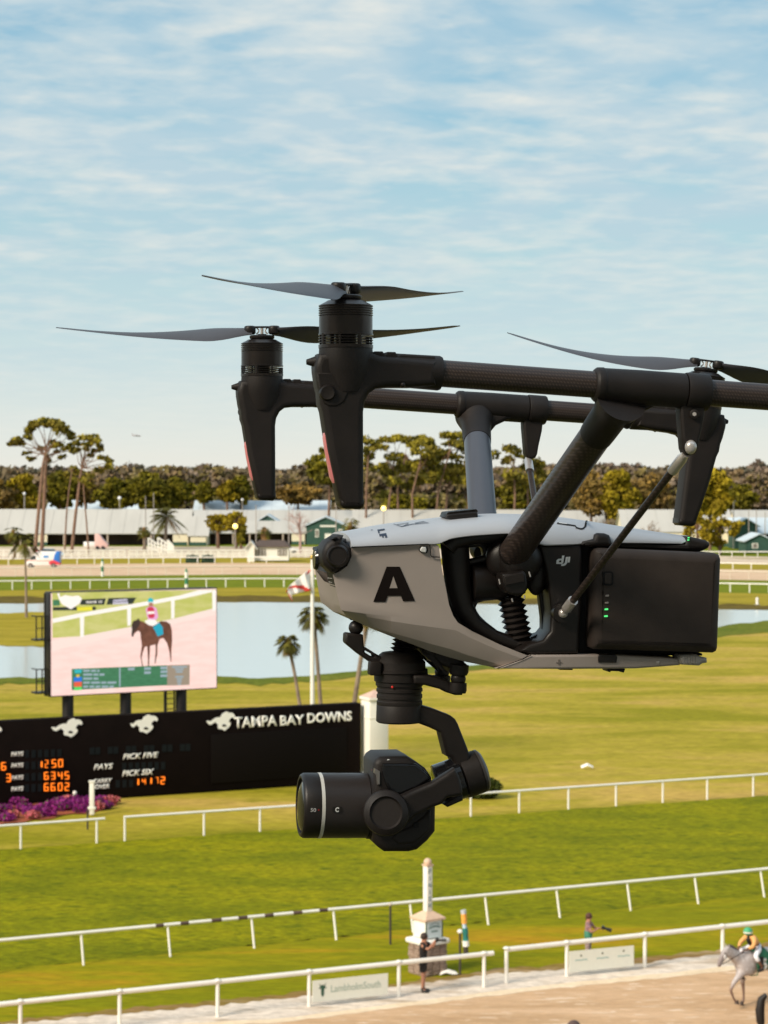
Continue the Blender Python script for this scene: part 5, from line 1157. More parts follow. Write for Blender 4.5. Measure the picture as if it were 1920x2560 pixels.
# bare trees
def bare(label, x, base_y, top_y, spread, seed, m, group='bare trees in the yard'):
    p = G(x, base_y); H = p.y and PD(x, top_y, p.y).z; rnd = random.Random(seed); root = empty('bare_tree', p, label, 'tree', group); s = p.y / FPX
    tr_ = MB(); tr_.tube([(0, 0, -.2), (.1, 0, H * .3), (-.1, .1, H * .55), (0, 0, H * .8)], [.28, .22, .15, .07], 8); tr_.build('trunk', m, root)
    br = MB()
    def grow(q, d, L, r, n):
        e = q + d * L; br.tube([q, q.lerp(e, .5) + Vector((rnd.gauss(0, .06 * L), rnd.gauss(0, .06 * L), 0)), e], [r, r * .75, r * .5], 4)
        if n:
            for _ in range(3): grow(q.lerp(e, rnd.uniform(.5, 1)), (d + Vector((rnd.gauss(0, .55), rnd.gauss(0, .55), rnd.gauss(.12, .3)))).normalized(), L * .66, r * .6, n - 1)
    for i in range(9):
        a = rnd.uniform(0, 6.28); grow(Vector((0, 0, H * rnd.uniform(.3, .7))), Vector((math.cos(a), math.sin(a), rnd.uniform(.25, .8))).normalized(), spread * s * .42, .10, 3)
    br.build('branches', m, root); return root
PBK = mat('pinkish_twigs', (.38, .25, .22), .9, var=.2)
bare('pinkish bare tree beside the green gabled house', 750, 1385, 1252, 60, 3, PBK); bare('grey bare tree between the right hand barns', 1622, 1392, 1290, 46, 4, BARKG)
bare('brown bare tree left of the thin strut foot', 1500, 1380, 1285, 44, 5, BARKG)
# palms
def palm(label, crown, base, d, group, R_=1.9, tr=.16, seed=1, fan=True, nf=30, bend=.5, flut=0., k='N'):
    c = PD(*cr(k, crown)[0], d); b_ = PD(*cr(k, base)[0], d); bz = Vector((b_.x, d, 0)); root = empty('palm_tree', bz, label, 'palm', group); rnd = random.Random(seed)
    top = c - bz; p1 = Vector((top.x * .15, 0, top.z * .33)); p2 = Vector((top.x * .6, 0, top.z * .72))
    MB().tube([(0, 0, -.2), p1, p2, top], [tr * 1.25, tr, tr * .85, tr * .95], 8).build('trunk', BARKG, root)
    if fan: MB().ball(top - Vector((0, 0, R_ * .30)), tr * 1.9, 10, 7, (1, 1, 2.2)).build('boot_jacket', mat('palm_boots', (.26, .15, .06), .9, var=.4, vscale=4), root)
    V = []; F = []; Mi = []
    for i in range(nf):
        az = rnd.uniform(0, 6.28); el = rnd.uniform(-.75, 1.25); d0 = Vector((math.cos(az) * math.cos(el), math.sin(az) * math.cos(el), math.sin(el))); L = R_ * rnd.uniform(.75, 1.05); tone = 2 if el < -.55 and rnd.random() < .5 else rnd.randrange(2)
        side = d0.cross(Vector((0, 0, 1))).normalized(); prev = None; nseg = 7
        for j in range(nseg + 1):
            t_ = j / nseg; p = top + d0 * (L * t_) - Vector((0, 0, 1)) * (L * bend * t_ * t_)
            if j:
                dd_ = (p - prev).normalized(); up_ = side.cross(dd_)
                if fan and t_ < .45: w = .03 * R_
                else: w = (R_ * .30 if fan else R_ * .22) * math.sin(math.pi * min(1, (t_ - (.35 if fan else .0)) / (.8 if fan else 1.) ) * .9 + .1) + .02
                for s_ in (-1, 1):
                    for q in range(3):
                        o_ = prev.lerp(p, q / 3); e = o_ + side * s_ * w + dd_ * w * .75 - Vector((0, 0, w * .45)) + up_ * rnd.uniform(-.1, .1) * w; k0 = len(V)
                        V.extend([tuple(o_), tuple(o_ + dd_ * w * .24), tuple(e)]); F.append((k0, k0 + 1, k0 + 2)); Mi.append(tone)
            prev = p
    me = bpy.data.meshes.new('fronds'); me.from_pydata(V, [], F)
    for m_ in LF['palm']: me.materials.append(m_)
    me.polygons.foreach_set('material_index', Mi); link(bpy.data.objects.new('fronds', me), root); return root
PGR = 'cabbage palms behind the scoreboard'
palm('cabbage palm left of the white flagpole', (720, 1602), (762, 1900), 114, PGR, .74, .10, 1, nf=80)
palm('taller cabbage palm directly behind the white flagpole', (783, 1534), (806, 1900), 114.5, PGR, .88, .11, 2, nf=90)
palm('leaning cabbage palm partly hidden by the drone nose', (925, 1520), (876, 1900), 114, PGR, 1.0, .13, 3, nf=80)
YP = 'small palms in the stable yard'
palm('small palm at far left in front of the dark shed', (33, 1325), (37, 1397), 380, YP, 1.9, .2, 4); palm('small palm with a long trunk rising from the pond bank left of the screen', (62, 1352), (66, 1546), 226, YP, 1.9, .13, 5)
palm('small palm in front of the dark shed right of the pines', (360, 1326), (361, 1374), 414, YP, 1.6, .28, 6, nf=44); palm('big feather palm beside the white ramps', (417, 1292), (413, 1368), 428, YP, 5.0, .3, 7, False, 26, .6)
palm('small palm in front of the middle shed', (661, 1330), (661, 1366), 430, YP, 2.0, .4, 8); palm('small palm right of the green gabled house', (876, 1306), (876, 1352), 440, YP, 2.1, .2, 9); palm('small palm behind the drone top cover', (1028, 1310), (1028, 1356), 440, YP, 2.0, .2, 10)
# ================================================================== STABLES AND YARD
ROOF = mat('barn_roof_metal', (.47, .455, .42), .55, metal=.0, var=.06, vscale=.4, stretch=(1, .2, .2)); ROOFB = mat('barn_roof_bluish', (.56, .64, .70), .45, var=.08, vscale=.3)
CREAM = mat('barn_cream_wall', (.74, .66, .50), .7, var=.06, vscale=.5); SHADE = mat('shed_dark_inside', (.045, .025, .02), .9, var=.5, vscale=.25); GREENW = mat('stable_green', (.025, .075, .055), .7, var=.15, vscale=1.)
def barn(label, x0, x1, eave, ridge, base, d, dep=12., roofm=ROOF, openf=(), closed=(), group='long stable barns', postw=.3, nposts=0, greenbase=True, name='stable_barn'):
    a, b_ = PD(x0, eave, d), PD(x1, eave, d); zr = PD(x0, ridge, d + dep / 2).z; ze = a.z; W_ = b_.x - a.x
    root = empty(name, (a.x, d, 0), label, 'barn', group); o_ = .15
    sl_ = (zr - ze) / (dep / 2); zo = ze - 0.
    rf = MB()
    for s0, s1 in ((0, 1), (1, 2)):
        ya, yb = (-o_, dep / 2) if s0 == 0 else (dep / 2, dep + o_); za, zb = (zo - sl_ * o_, zr) if s0 == 0 else (zr, zo - sl_ * o_)
        rf.hexa([(-.4, ya, za), (W_ + .4, ya, za), (W_ + .4, yb, zb), (-.4, yb, zb), (-.4, ya, za + .18), (W_ + .4, ya, za + .18), (W_ + .4, yb, zb + .18), (-.4, yb, zb + .18)])
    rfo = rf.build('roof', roofm, root, smooth=False)
    sm = MB()
    for i in range(int(W_ / 3.0)): sm.hexa([(i * 3.0 + 1, -o_, zo - sl_ * o_ + .18), (i * 3.0 + 1.1, -o_, zo - sl_ * o_ + .18), (i * 3.0 + 1.1, dep / 2, zr + .18), (i * 3.0 + 1, dep / 2, zr + .18), (i * 3.0 + 1, -o_, zo - sl_ * o_ + .24), (i * 3.0 + 1.1, -o_, zo - sl_ * o_ + .24), (i * 3.0 + 1.1, dep / 2, zr + .24), (i * 3.0 + 1, dep / 2, zr + .24)])
    if sm.f: sm.build('seam_pattern', roofm, rfo, smooth=False)
    zt = ze - .15
    g = MB().add([(0, 0, 0), (0, dep, 0), (0, dep, zt), (0, dep / 2, zr - .1), (0, 0, zt), (.2, 0, 0), (.2, dep, 0), (.2, dep, zt), (.2, dep / 2, zr - .1), (.2, 0, zt)], [(0, 1, 2, 3, 4), (9, 8, 7, 6, 5), (0, 5, 6, 1), (1, 6, 7, 2), (2, 7, 8, 3), (3, 8, 9, 4), (4, 9, 5, 0)])
    g.add([(v[0] + W_ - .2, v[1], v[2]) for v in g.v[:10]], [(0, 1, 2, 3, 4), (9, 8, 7, 6, 5), (0, 5, 6, 1), (1, 6, 7, 2), (2, 7, 8, 3), (3, 8, 9, 4), (4, 9, 5, 0)])
    g.box((W_ / 2, dep - .1, zt / 2), (W_ - .4, .2, zt)).build('wall', CREAM, root, smooth=False)
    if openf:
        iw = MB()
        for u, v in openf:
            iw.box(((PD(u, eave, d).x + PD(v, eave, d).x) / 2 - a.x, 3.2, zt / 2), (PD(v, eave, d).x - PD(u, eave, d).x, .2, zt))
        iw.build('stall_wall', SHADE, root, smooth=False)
    for u, v in closed:
        xa, xb = PD(u, eave, d).x - a.x, PD(v, eave, d).x - a.x
        MB().box(((xa + xb) / 2, .1, .3 + zt / 2 - .1), (xb - xa, .2, zt - .5)).build('front_wall', CREAM, root, smooth=False)
        MB().box(((xa + xb) / 2, .08, .35), (xb - xa, .26, .7)).build('green_base', GREENW, root, smooth=False)
    for i in range(nposts):
        u = openf[0][0] + (openf[-1][1] - openf[0][0]) * (i + .5) / nposts; xx = PD(u, eave, d).x - a.x
        MB().box((xx, .1, zt / 2), (postw, postw, zt)).build('roof_post', mat('shed_post', (.45, .36, .30), .8), root, smooth=False)
    return root
barn('long barn at left with dark open front under a grey roof', -330, 470, 1334, 1275, 1362, 447, 14, openf=((-330, 85), (118, 432)), closed=((85, 118), (432, 468)), nposts=7)
barn('cream walled barn end between the two dark sheds', 473, 517, 1340, 1292, 1362, 446, 12, closed=((473, 516),))
barn('middle barn with dark brown open front behind the white pavilion', 520, 762, 1333, 1304, 1362, 452, 10, openf=((520, 728),), closed=((729, 760),), nposts=5)
barn('second row grey roofed barn behind the middle barn', 436, 880, 1306, 1277, 1330, 497, 12, closed=((436, 878),))
barn('third row barn with bright blue white roof', 486, 822, 1277, 1253, 1300, 545, 12, ROOFB, closed=((486, 820),)); barn('third row barn with pale blue roof behind the left pines', 118, 280, 1277, 1252, 1300, 545, 12, ROOFB, closed=((118, 278),))
barn('small barn with pale roof behind the green oak', 302, 386, 1281, 1254, 1300, 530, 10, ROOFB, closed=((302, 384),)); barn('wide pale barn roof behind the pine trunks', 884, 1320, 1322, 1276, 1345, 470, 14, closed=((884, 1318),))
barn('pale barn above the drone tail behind the rust trees', 1330, 1512, 1318, 1278, 1345, 475, 14, closed=((1330, 1510),)); barn('white roofed barn right of the rear landing leg', 1560, 1832, 1330, 1276, 1365, 440, 14, closed=((1560, 1830),))
barn('right hand barn with bluish roof at the picture edge', 1836, 2250, 1334, 1296, 1368, 432, 12, ROOFB, openf=((1836, 2250),), nposts=5); barn('rear right barn with pale roof at the picture edge', 1842, 2250, 1300, 1277, 1330, 500, 12, closed=((1842, 2248),))
def gable(label, x0, x1, eave, apex, base, d, dep=9., door=None, name='gabled_house', wallm=GREENW, roofm=ROOFB, windows=(), z0=None):
    a, b_ = PD(x0, eave, d), PD(x1, eave, d); za = PD(x0, apex, d).z; ze = a.z; W_ = b_.x - a.x
    root = empty(name, (a.x, d, 0), label, 'house', 'green gabled houses' if wallm is GREENW else None)
    fs = [(0, 1, 2, 3, 4), (9, 8, 7, 6, 5), (0, 5, 6, 1), (1, 6, 7, 2), (2, 7, 8, 3), (3, 8, 9, 4), (4, 9, 5, 0)]
    MB().add([(0, 0, 0), (W_, 0, 0), (W_, 0, ze), (W_ / 2, 0, za), (0, 0, ze), (0, dep, 0), (W_, dep, 0), (W_, dep, ze), (W_ / 2, dep, za), (0, dep, ze)], fs).build('wall', wallm, root, smooth=False)
    rf = MB(); e = .5; sl_ = (za - ze) / (W_ / 2)
    for s in (0, 1):
        x_0, x_1 = (-e, W_ / 2) if s == 0 else (W_ / 2, W_ + e); z_0, z_1 = (ze - sl_ * e, za) if s == 0 else (za, ze - sl_ * e)
        rf.hexa([(x_0, -.4, z_0 + .02), (x_1, -.4, z_1 + .02), (x_1, dep + .4, z_1 + .02), (x_0, dep + .4, z_0 + .02), (x_0, -.4, z_0 + .2), (x_1, -.4, z_1 + .2), (x_1, dep + .4, z_1 + .2), (x_0, dep + .4, z_0 + .2)])
    rf.build('roof', roofm, root, smooth=False)
    if door:
        xa, xb = PD(door[0], eave, d).x - a.x, PD(door[1], eave, d).x - a.x
        MB().box(((xa + xb) / 2, -.05, 1.15), (xb - xa, .1, 2.3)).build('door', WHT2, root, smooth=False)
        MB().box(((xa + xb) / 2, -.04, ze - .1), ((xb - xa) * 2.4, .1, .35)).build('white_trim', WHT2, root, smooth=False)
    for u, v in windows:
        xa, xb = PD(u, eave, d).x - a.x, PD(v, eave, d).x - a.x
        w_ = MB().box(((xa + xb) / 2, -.03, ze * .60), (xb - xa, .06, ze * .42)).build('window', WHT2, root, smooth=False)
        MB().box(((xa + xb) / 2, -.05, ze * .60), ((xb - xa) * .7, .06, ze * .32)).build('pane', mat('window_glass', (.20, .17, .15), .3), w_, smooth=False)
    return root
gable('green gable end peeking over the middle barn roof', 644, 692, 1303, 1288, 1345, 458); gable('green gabled house with white door left of the drone nose', 766, 862, 1314, 1293, 1346, 452, door=(812, 829), windows=((788, 797), (846, 856)))
gable('green gable end in front of the right hand barns', 1838, 1894, 1314, 1297, 1368, 428); gable('dark green low gabled shed at lower right edge', 1866, 1932, 1352, 1336, 1380, 405, windows=((1880, 1895),))
pv = gable('small white end pavilion with a pointed gable left of the white pavilion', 618, 636, 1366, 1355, 1405, 365, 3, name='kiosk', wallm=WHT2, roofm=WHT2)
p0 = PD(634, 1366, 366); p1 = PD(721, 1366, 366); Wp = p1.x - p0.x; hp = p0.z
wpv = empty('white_pavilion', (p0.x, 366, 0), 'white judges pavilion with dark shingle roof and wide windows by the far rail', 'pavilion')
MB().box((Wp / 2, 2, hp / 2 + .1), (Wp, 4, hp - .2)).build('wall', WHT2, wpv, smooth=False)
zt_ = PD(640, 1350, 368).z
MB().add([(-.3, -.4, hp), (Wp + .3, -.4, hp), (Wp + .3, 4.4, hp), (-.3, 4.4, hp), (.8, 2, zt_), (Wp - .8, 2, zt_), (-.3, -.4, hp - .12), (Wp + .3, -.4, hp - .12), (Wp + .3, 4.4, hp - .12), (-.3, 4.4, hp - .12)], [(0, 1, 5, 4), (1, 2, 5), (2, 3, 4, 5), (3, 0, 4), (6, 7, 1, 0), (7, 8, 2, 1), (8, 9, 3, 2), (9, 6, 0, 3), (9, 8, 7, 6)]).build('roof', mat('dark_shingle', (.085, .06, .05), .85, var=.2, vscale=2), wpv, smooth=False)
for fx, fw_ in ((.2, .30), (.82, .26)):
    w_ = MB().box((Wp * fx, -.02, hp * .62), (Wp * fw_, .1, hp * .46)).build('window', mat('window_glass', (0, 0, 0)), wpv, smooth=False)
    for q in (-.32, 0, .32): MB().box((Wp * fx + Wp * fw_ * q, -.08, hp * .62), (.09, .06, hp * .46)).build('mullion', WHT2, w_, smooth=False)
# hedges
HG = leafmat('hedge_green', (.035, .06, .035))
for i, (x0, x1, lb) in enumerate(((464, 500, 'dark green clipped hedge block, left of two before the stable rail'), (503, 538, 'dark green clipped hedge block, right of two before the stable rail'))):
    a, b_ = PD(x0, 1407, 362), PD(x1, 1407, 362); h_ = PD(x0, 1388, 362).z; W_ = b_.x - a.x
    root = empty('hedge', ((a.x + b_.x) / 2, 362, 0), lb, 'hedge', 'clipped hedge blocks')
    MB().hexa([(-W_ / 2, -.6, 0), (W_ / 2, -.6, 0), (W_ / 2, .6, 0), (-W_ / 2, .6, 0), (-W_ / 2 + .15, -.4, h_), (W_ / 2 - .3, -.4, h_), (W_ / 2 - .3, .4, h_), (-W_ / 2 + .15, .4, h_)]).build('hedge_body', HG, root, smooth=False, bevel=.1)
    V, F, Mi = quads([((0, 0, h_ / 2), W_ / 2 * 1.02, .62, h_ / 2 * 1.05, 400, 0)], .25, 3, 1); me = bpy.data.meshes.new('leaves'); me.from_pydata(V, [], F); me.materials.append(HG); link(bpy.data.objects.new('leaves', me), root)
bb = G(1208, 1998); bush = empty('round_bush', (bb.x, bb.y + .6, 0), 'dark clipped bush half hidden behind the gimbal motor', 'bush')
o_ = leaf_obj('foliage', [((0, 0, .42), .95, .7, .52, 1500, None), ((-.5, .1, .3), .6, .6, .35, 500, None)], .10, 2, [leafmat('bush_dark', (.035, .045, .008)), leafmat('bush_mid', (.06, .07, .012))], bush)
MB().cyl((0, 0, -.05), (0, 0, .4), .06, seg=8).build('stem', BARKG, bush)
# flowers
FM = [mat('petunia_purple', (.22, .006, .16), .7, var=.3), mat('petunia_magenta', (.36, .02, .20), .7, var=.3), mat('flower_leaf', (.06, .10, .01), .8, var=.3)]
FP = [mat('flower_pink', (.55, .12, .14), .7, var=.3), mat('flower_salmon', (.45, .13, .10), .7), mat('flower_leaf', (0, 0, 0))]
rnd = random.Random(12); fi = 0
spots = [(10, 2030), (45, 2012), (60, 2028), (72, 2036), (30, 2045), (95, 2032), (110, 2026), (135, 2018), (150, 2012), (165, 2008), (185, 2008), (150, 2026), (175, 2022), (120, 2040), (80, 2046), (205, 2016), (222, 2024), (236, 2012), (255, 2008), (275, 2008), (262, 2020), (200, 2030), (10, 2052), (-20, 2040), (245, 2024), (222, 2008)]
for i, (x, y) in enumerate(spots):
    g = G(x, y); pk = i % 5 == 4
    root = empty('flower_clump', g, 'low mound of %s flowers on red mulch in the bed before the scoreboard' % ('salmon pink' if pk else 'purple magenta'), 'flowers', 'salmon pink flower mounds' if pk else 'purple flower mounds')
    rx = rnd.uniform(.28, .5)
    leaf_obj('blossoms', [((0, 0, .16), rx, rx * .8, .2, 330, 0), ((rx * .5, .1, .13), rx * .6, rx * .5, .16, 140, 1)], .075, i, FP if pk else FM, root)
# ================================================================== POLES, SIGNS, VEHICLES
POLE = mat('pole_grey', (.34, .30, .27), .6); DPOLE = mat('dark_post', (.05, .04, .03), .7)
LAMPY = mat('lit_yellow_lamp', (1, .8, .4), .5, emit=(1., .72, .16), estr=2.6); LAMPW = mat('pale_lamp_globe', (.8, .8, .82), .4)
def pole(name, label, cat, x, y0, y1, d, r, m=POLE, group=None, head=None, hm=None, arm=0):
    a = PD(x, y0, d); root = empty(name, (a.x, d, 0), label, cat, group)
    MB().cyl((0, 0, -.1), (0, 0, a.z), r, r * .8, 10).build('pole', m, root)
    if head: MB().ball((0, 0, a.z + head * .7), head, 12, 8).build('lamp_head', hm or LAMPW, root)
    return root
YG = 'lamp posts in the stable yard'
pole('lamp_post', 'lit yellow lamp on a pole in front of the middle shed', 'lamp', 588, 1320, 0, 425, .12, POLE, YG, .50, LAMPY); pole('lamp_post', 'lit yellow lamp on a pole above the drone nose, before the pine trunks', 'lamp', 959, 1275, 0, 440, .14, POLE, YG, .50, LAMPY)
pole('lamp_post', 'unlit lamp post at far left against the wood', 'lamp', 61, 1237, 0, 470, .14, POLE, YG, .33); pole('lamp_post', 'unlit lamp post right of the second tall pine', 'lamp', 299, 1249, 0, 470, .14, POLE, YG, .42)
pole('lamp_post', 'unlit lamp post right of the rear landing leg', 'lamp', 1834, 1256, 0, 430, .12, POLE, YG, .36); pole('lamp_post', 'unlit lamp post left of the near landing leg above the blue roof', 'lamp', 606, 1252, 0, 480, .12, POLE, YG, .3)
UG = 'bare utility poles in the yard'
for x, y, lb in ((364, 1240, 'tall bare pole above the right oak and shed palm'), (384, 1232, 'short stub pole beside the tall bare pole'), (640, 1262, 'thin pole in front of the blue barn roof, left one'), (722, 1262, 'thin dark pole in front of the blue barn roof, right one'), (840, 1256, 'thin pole left of the gabled house door'), (1872, 1278, 'thin white pole before the right hand barns, left of three'), (1891, 1276, 'thin white pole before the right hand barns, middle of three'), (1913, 1280, 'thin white pole before the right hand barns, right of three'), (1726, 1262, 'thin pole behind the rear landing leg foot')):
    pole('utility_pole', lb, 'pole', x, y, 0, 418, .10, POLE, UG)
def dist_pole(label, x, y0, y1, bands, w=.22):
    g = G(x, y1); h = PD(x, y0, g.y).z; root = empty('distance_pole', g, label, 'pole', 'green and white furlong poles'); n = bands
    for i in range(n): MB().cyl((0, 0, h * i / n), (0, 0, h * (i + 1) / n), w, seg=12).build('painted_band', (WHT, GREENP)[i % 2], root)
    MB().lathe((0, 0, h), (0, 0, h + .5), [(0, w), (1, .02)], 12).build('pointed_cap', GREENP, root)
GREENP = mat('pole_green', (.03, .20, .10), .6)
dist_pole('striped green and white furlong pole above the right end of the video screen', 466, 1430, 1476, 3); dist_pole('short striped furlong pole in front of the stable rail left of centre', 256, 1404, 1441, 3, .2)
g = G(1893, 1512); m_ = empty('marker_stub', g, 'short white marker stub on the far bank at the right edge', 'marker'); MB().cyl((0, 0, 0), (0, 0, .62), .16, seg=12).ball((0, 0, .66), .19, 10, 6).build('stub', WHT, m_)
MB().box((0, 0, .02), (.6, .6, .06)).build('stub_base', mat('stub_concrete', (.3, .27, .2), .9), m_)
# flagpole and flag
FPY = 113.2; fp = PD(781, 1398, FPY); fr = empty('flagpole', (fp.x, FPY, 0), 'tall white flagpole rising behind the scoreboard', 'flagpole')
MB().cyl((0, 0, -.1), (0, 0, fp.z), .13, .085, 14).build('pole', WHT, fr); MB().ball((0, 0, fp.z + .1), .14, 12, 8).build('finial', mat('brass', (.6, .4, .1), .3, metal=1.), fr)
FLW = mat('flag_white', (.86, .83, .81), .8, var=.05); FLR = mat('flag_red', (.62, .05, .04), .8, var=.1)
fl_ = [cr('F', p)[0] for p in ()]
# hanging flag: rows from hoist (right) to fly (left); columns are pixel points
hoist = [(776, 1424), (776, 1440), (776, 1458), (776, 1478)]
rowsF = [[(776, 1424), (776, 1442), (776, 1460), (776, 1478)], [(765, 1430), (763, 1448), (760, 1462), (757, 1480)], [(750, 1442), (748, 1456), (745, 1468), (741, 1484)], [(736, 1454), (734, 1464), (731, 1474), (730, 1488)], [(724, 1464), (721, 1472), (720, 1480), (730, 1494)], [(715, 1480), (718, 1485), (722, 1488), (731, 1504)]]
V = []; nn = len(rowsF); rnd = random.Random(3); gr_ = []
SUB = 5
def bil(u, v):
    i = min(int(u), nn - 2); j = min(int(v), 2); a, b_ = u - i, v - j
    q = [[Vector(rowsF[i + p][j + r_]).to_3d() for r_ in (0, 1)] for p in (0, 1)]
    return q[0][0].lerp(q[1][0], a).lerp(q[0][1].lerp(q[1][1], a), b_)
US, VS2 = (nn - 1) * SUB, 3 * SUB
for i in range(US + 1):
    for j in range(VS2 + 1):
        p = bil(i / SUB, j / SUB); V.append(PD(p.x, p.y, FPY - .12 + .13 * math.sin(i * .75 + j * .3) - .012 * i) - Vector((fp.x, FPY, 0)))
F = []; Mi = []
for i in range(US):
    for j in range(VS2):
        F.append((i * (VS2 + 1) + j, (i + 1) * (VS2 + 1) + j, (i + 1) * (VS2 + 1) + j + 1, i * (VS2 + 1) + j + 1))
        u, v = (i + .5) / US, (j + .5) / VS2
        Mi.append(1 if abs(v - (1 - u * .95)) < .10 or (abs(v - u * .9) < .08 and u < .35 and v < .12) or u > .93 and v > .55 else 0)
me = bpy.data.meshes.new('flag'); me.from_pydata([tuple(v) for v in V], [], F); me.materials.append(FLW); me.materials.append(FLR); me.polygons.foreach_set('material_index', Mi); me.shade_smooth()
fo = link(bpy.data.objects.new('flag', me)); fo.location = (fp.x, FPY, 0); tag(fo, 'white flag with a red diagonal cross drooping from the flagpole', 'flag')
so = fo.modifiers.new('s', 'SOLIDIFY'); so.thickness = .01
# finish post
STONE = patch_mat('stacked_stone', [(.30, .21, .16), (.42, .31, .25), (.24, .17, .13)], scale=3., stretch=(1, 1, 5), fine=14., finevar=.3, bump=.6)
PINKC = mat('terracotta_cap', (.66, .46, .33), .7, var=.08)
fg = G(1070, 2442); FRZ = R(38)
fn = empty('finish_post', (fg.x, fg.y + .55, 0), 'tall white finish post with vertical lettering on a stone pier beside the near rail', 'post', rz=FRZ); S_ = fg.y / FPX
zt = lambda y: PD(1070, y, fg.y + .55).z
w1 = .80
MB().box((0, 0, zt(2358) / 2 - .05), (w1, w1, zt(2358) + .1)).build('stone_pier', STONE, fn, bevel=.02)
st_ = [x for x in scene.objects if x.name == 'stone_pier'][0]
for i in range(9):
    z_ = zt(2358) * (i + .5) / 9
    for a_ in range(4):
        M_ = Matrix.Rotation(a_ * math.pi / 2, 4, 'Z')
        for j in range(3): MB().box(((j - 1) * .27 + rnd.uniform(-.03, .03), -w1 / 2 - .004, z_ + rnd.uniform(-.01, .01)), (rnd.uniform(.2, .26), .05, zt(2358) / 9 * .86), M_).build('ledge_stone', STONE, st_, bevel=.01)
MB().box((0, 0, zt(2350)), (.98, .98, .16)).build('pier_cap', WHT, fn, bevel=.06)
bz0, bz1 = zt(2342), zt(2292)
bxx = MB().box((0, 0, (bz0 + bz1) / 2 + .02), (.62, .62, bz1 - bz0)).build('sign_box', WHT, fn, bevel=.01)
for sx_ in (-1, 1): MB().box((sx_ * .31, -.31, (bz0 + bz1) / 2), (.03, .03, bz1 - bz0)).build('corner_trim', DKG, bxx)
panel = mat('pale_blue_panel', (.62, .70, .72), .5)
MB().box((0, -.318, (bz0 + bz1) / 2), (.52, .012, (bz1 - bz0) * .9)).build('sign_face', panel, bxx)
zc_ = (bz0 + bz1) / 2; GT = mat('grey_green_print', (.18, .26, .25), .6)
ar_ = MB()
for i in range(9):
    t_ = (i - 4) / 4; ar_.box((t_ * .17, -.328, zc_ + .17 - .05 * t_ * t_), (.05, .006, .022))
for i in range(8):
    t_ = (i - 3.5) / 3.5; ar_.box((t_ * .19, -.328, zc_ + .07 - .04 * t_ * t_), (.045, .006, .06))
ar_.build('arched_print', GT, bxx); MB().box((0, -.328, zc_ - .08), (.24, .006, .05)).build('bar_print', GT, bxx)
rz0, rz1 = bz1 + .0, zt(2277)
MB().add([(-.38, -.38, rz0), (.38, -.38, rz0), (.38, .38, rz0), (-.38, .38, rz0), (-.12, -.12, rz1), (.12, -.12, rz1), (.12, .12, rz1), (-.12, .12, rz1), (-.38, -.38, rz0 - .06), (.38, -.38, rz0 - .06), (.38, .38, rz0 - .06), (-.38, .38, rz0 - .06)],
    [(0, 1, 5, 4), (1, 2, 6, 5), (2, 3, 7, 6), (3, 0, 4, 7), (4, 5, 6, 7), (8, 9, 1, 0), (9, 10, 2, 1), (10, 11, 3, 2), (11, 8, 0, 3), (11, 10, 9, 8)]).build('box_roof', PINKC, fn, smooth=False)
pz = zt(2164); MB().box((0, 0, (rz1 + pz) / 2), (.20, .20, pz - rz1)).build('white_column', WHT, fn, bevel=.01)
MB().box((0, 0, pz + .02), (.25, .25, .05)).ball((0, 0, pz + .10), .125, 14, 9).build('ball_cap', PINKC, fn)
for i, ch in enumerate('FINISH'):
    z_ = pz - .16 - (pz - rz1 - .25) * i / 5.4; put_text(ch, .028 if ch == 'I' else .11, .14, -.014 if ch == 'I' else -.055, z_ - .07, -.104, GT, fn, .02)
# marker sign pole with coloured tube
kp = G(1150, 2436); kr = empty('sign_pole', kp, 'black pole with a tall banner tube in orange, teal and white beside the finish post', 'pole'); zk = lambda y: PD(1150, y, kp.y).z
MB().cyl((0, 0, -.05), (0, 0, zk(2322)), .035, seg=10).build('pole', DPOLE, kr); MB().box((-.02, 0, zk(2388)), (.26, .12, .07)).build('bracket', DPOLE, kr, bevel=.01); MB().ball((-.0, -.03, zk(2328)), .085, 12, 8, (1, .8, .8)).build('white_knob', WHT, kr)
for y0, y1, m_, w_, dx in ((2275, 2284, mat('silver_cap', (.5, .52, .55), .4), .085, .09), (2284, 2308, mat('orange_wrap', (.80, .36, .06), .6, var=.25, vscale=9), .085, .11), (2308, 2320, mat('pale_blue_wrap', (.50, .62, .75), .6), .06, .12), (2320, 2351, mat('teal_wrap', (.02, .20, .17), .5, var=.6, vscale=6), .085, .15), (2351, 2365, WHT, .10, .16), (2365, 2392, DPOLE, .075, .165)):
    MB().cyl((dx + .02, -.02, zk(y1)), (dx, -.02, zk(y0)), w_, seg=14).build('tube_section', m_, kr)
gg = G(976, 2360); dp = empty('dark_post', gg, 'thin dark post with a small cap standing at the middle rail', 'post'); MB().cyl((0, 0, -.05), (0, 0, 1.22), .035, seg=8).build('post', DPOLE, dp); MB().ball((0, 0, 1.26), .06, 10, 6).build('cap', mat('pale_cap', (.5, .42, .34), .7), dp)
gg = G(230, 2036); wp2 = empty('white_stake', gg, 'tall white stake in front of the scoreboard beside the flower bed', 'post'); hz = PD(230, 1955, gg.y).z
MB().box((0, 0, hz / 2), (.2, .2, hz)).build('stake', WHT2, wp2, bevel=.01); MB().box((0, -.01, hz * .2), (.34, .22, .10)).build('collar', WHT2, wp2, bevel=.01); MB().box((0, 0, hz + .03), (.26, .26, .06)).build('stake_cap', WHT2, wp2)
gg = G(219, 2074); d2 = empty('dark_stake', gg, 'short dark stake behind the left inner rail section', 'post'); MB().cyl((0, 0, 0), (0, 0, .75), .04, seg=8).build('stake', DPOLE, d2); MB().ball((0, 0, .75), .05, 8, 6).build('cap', DPOLE, d2)
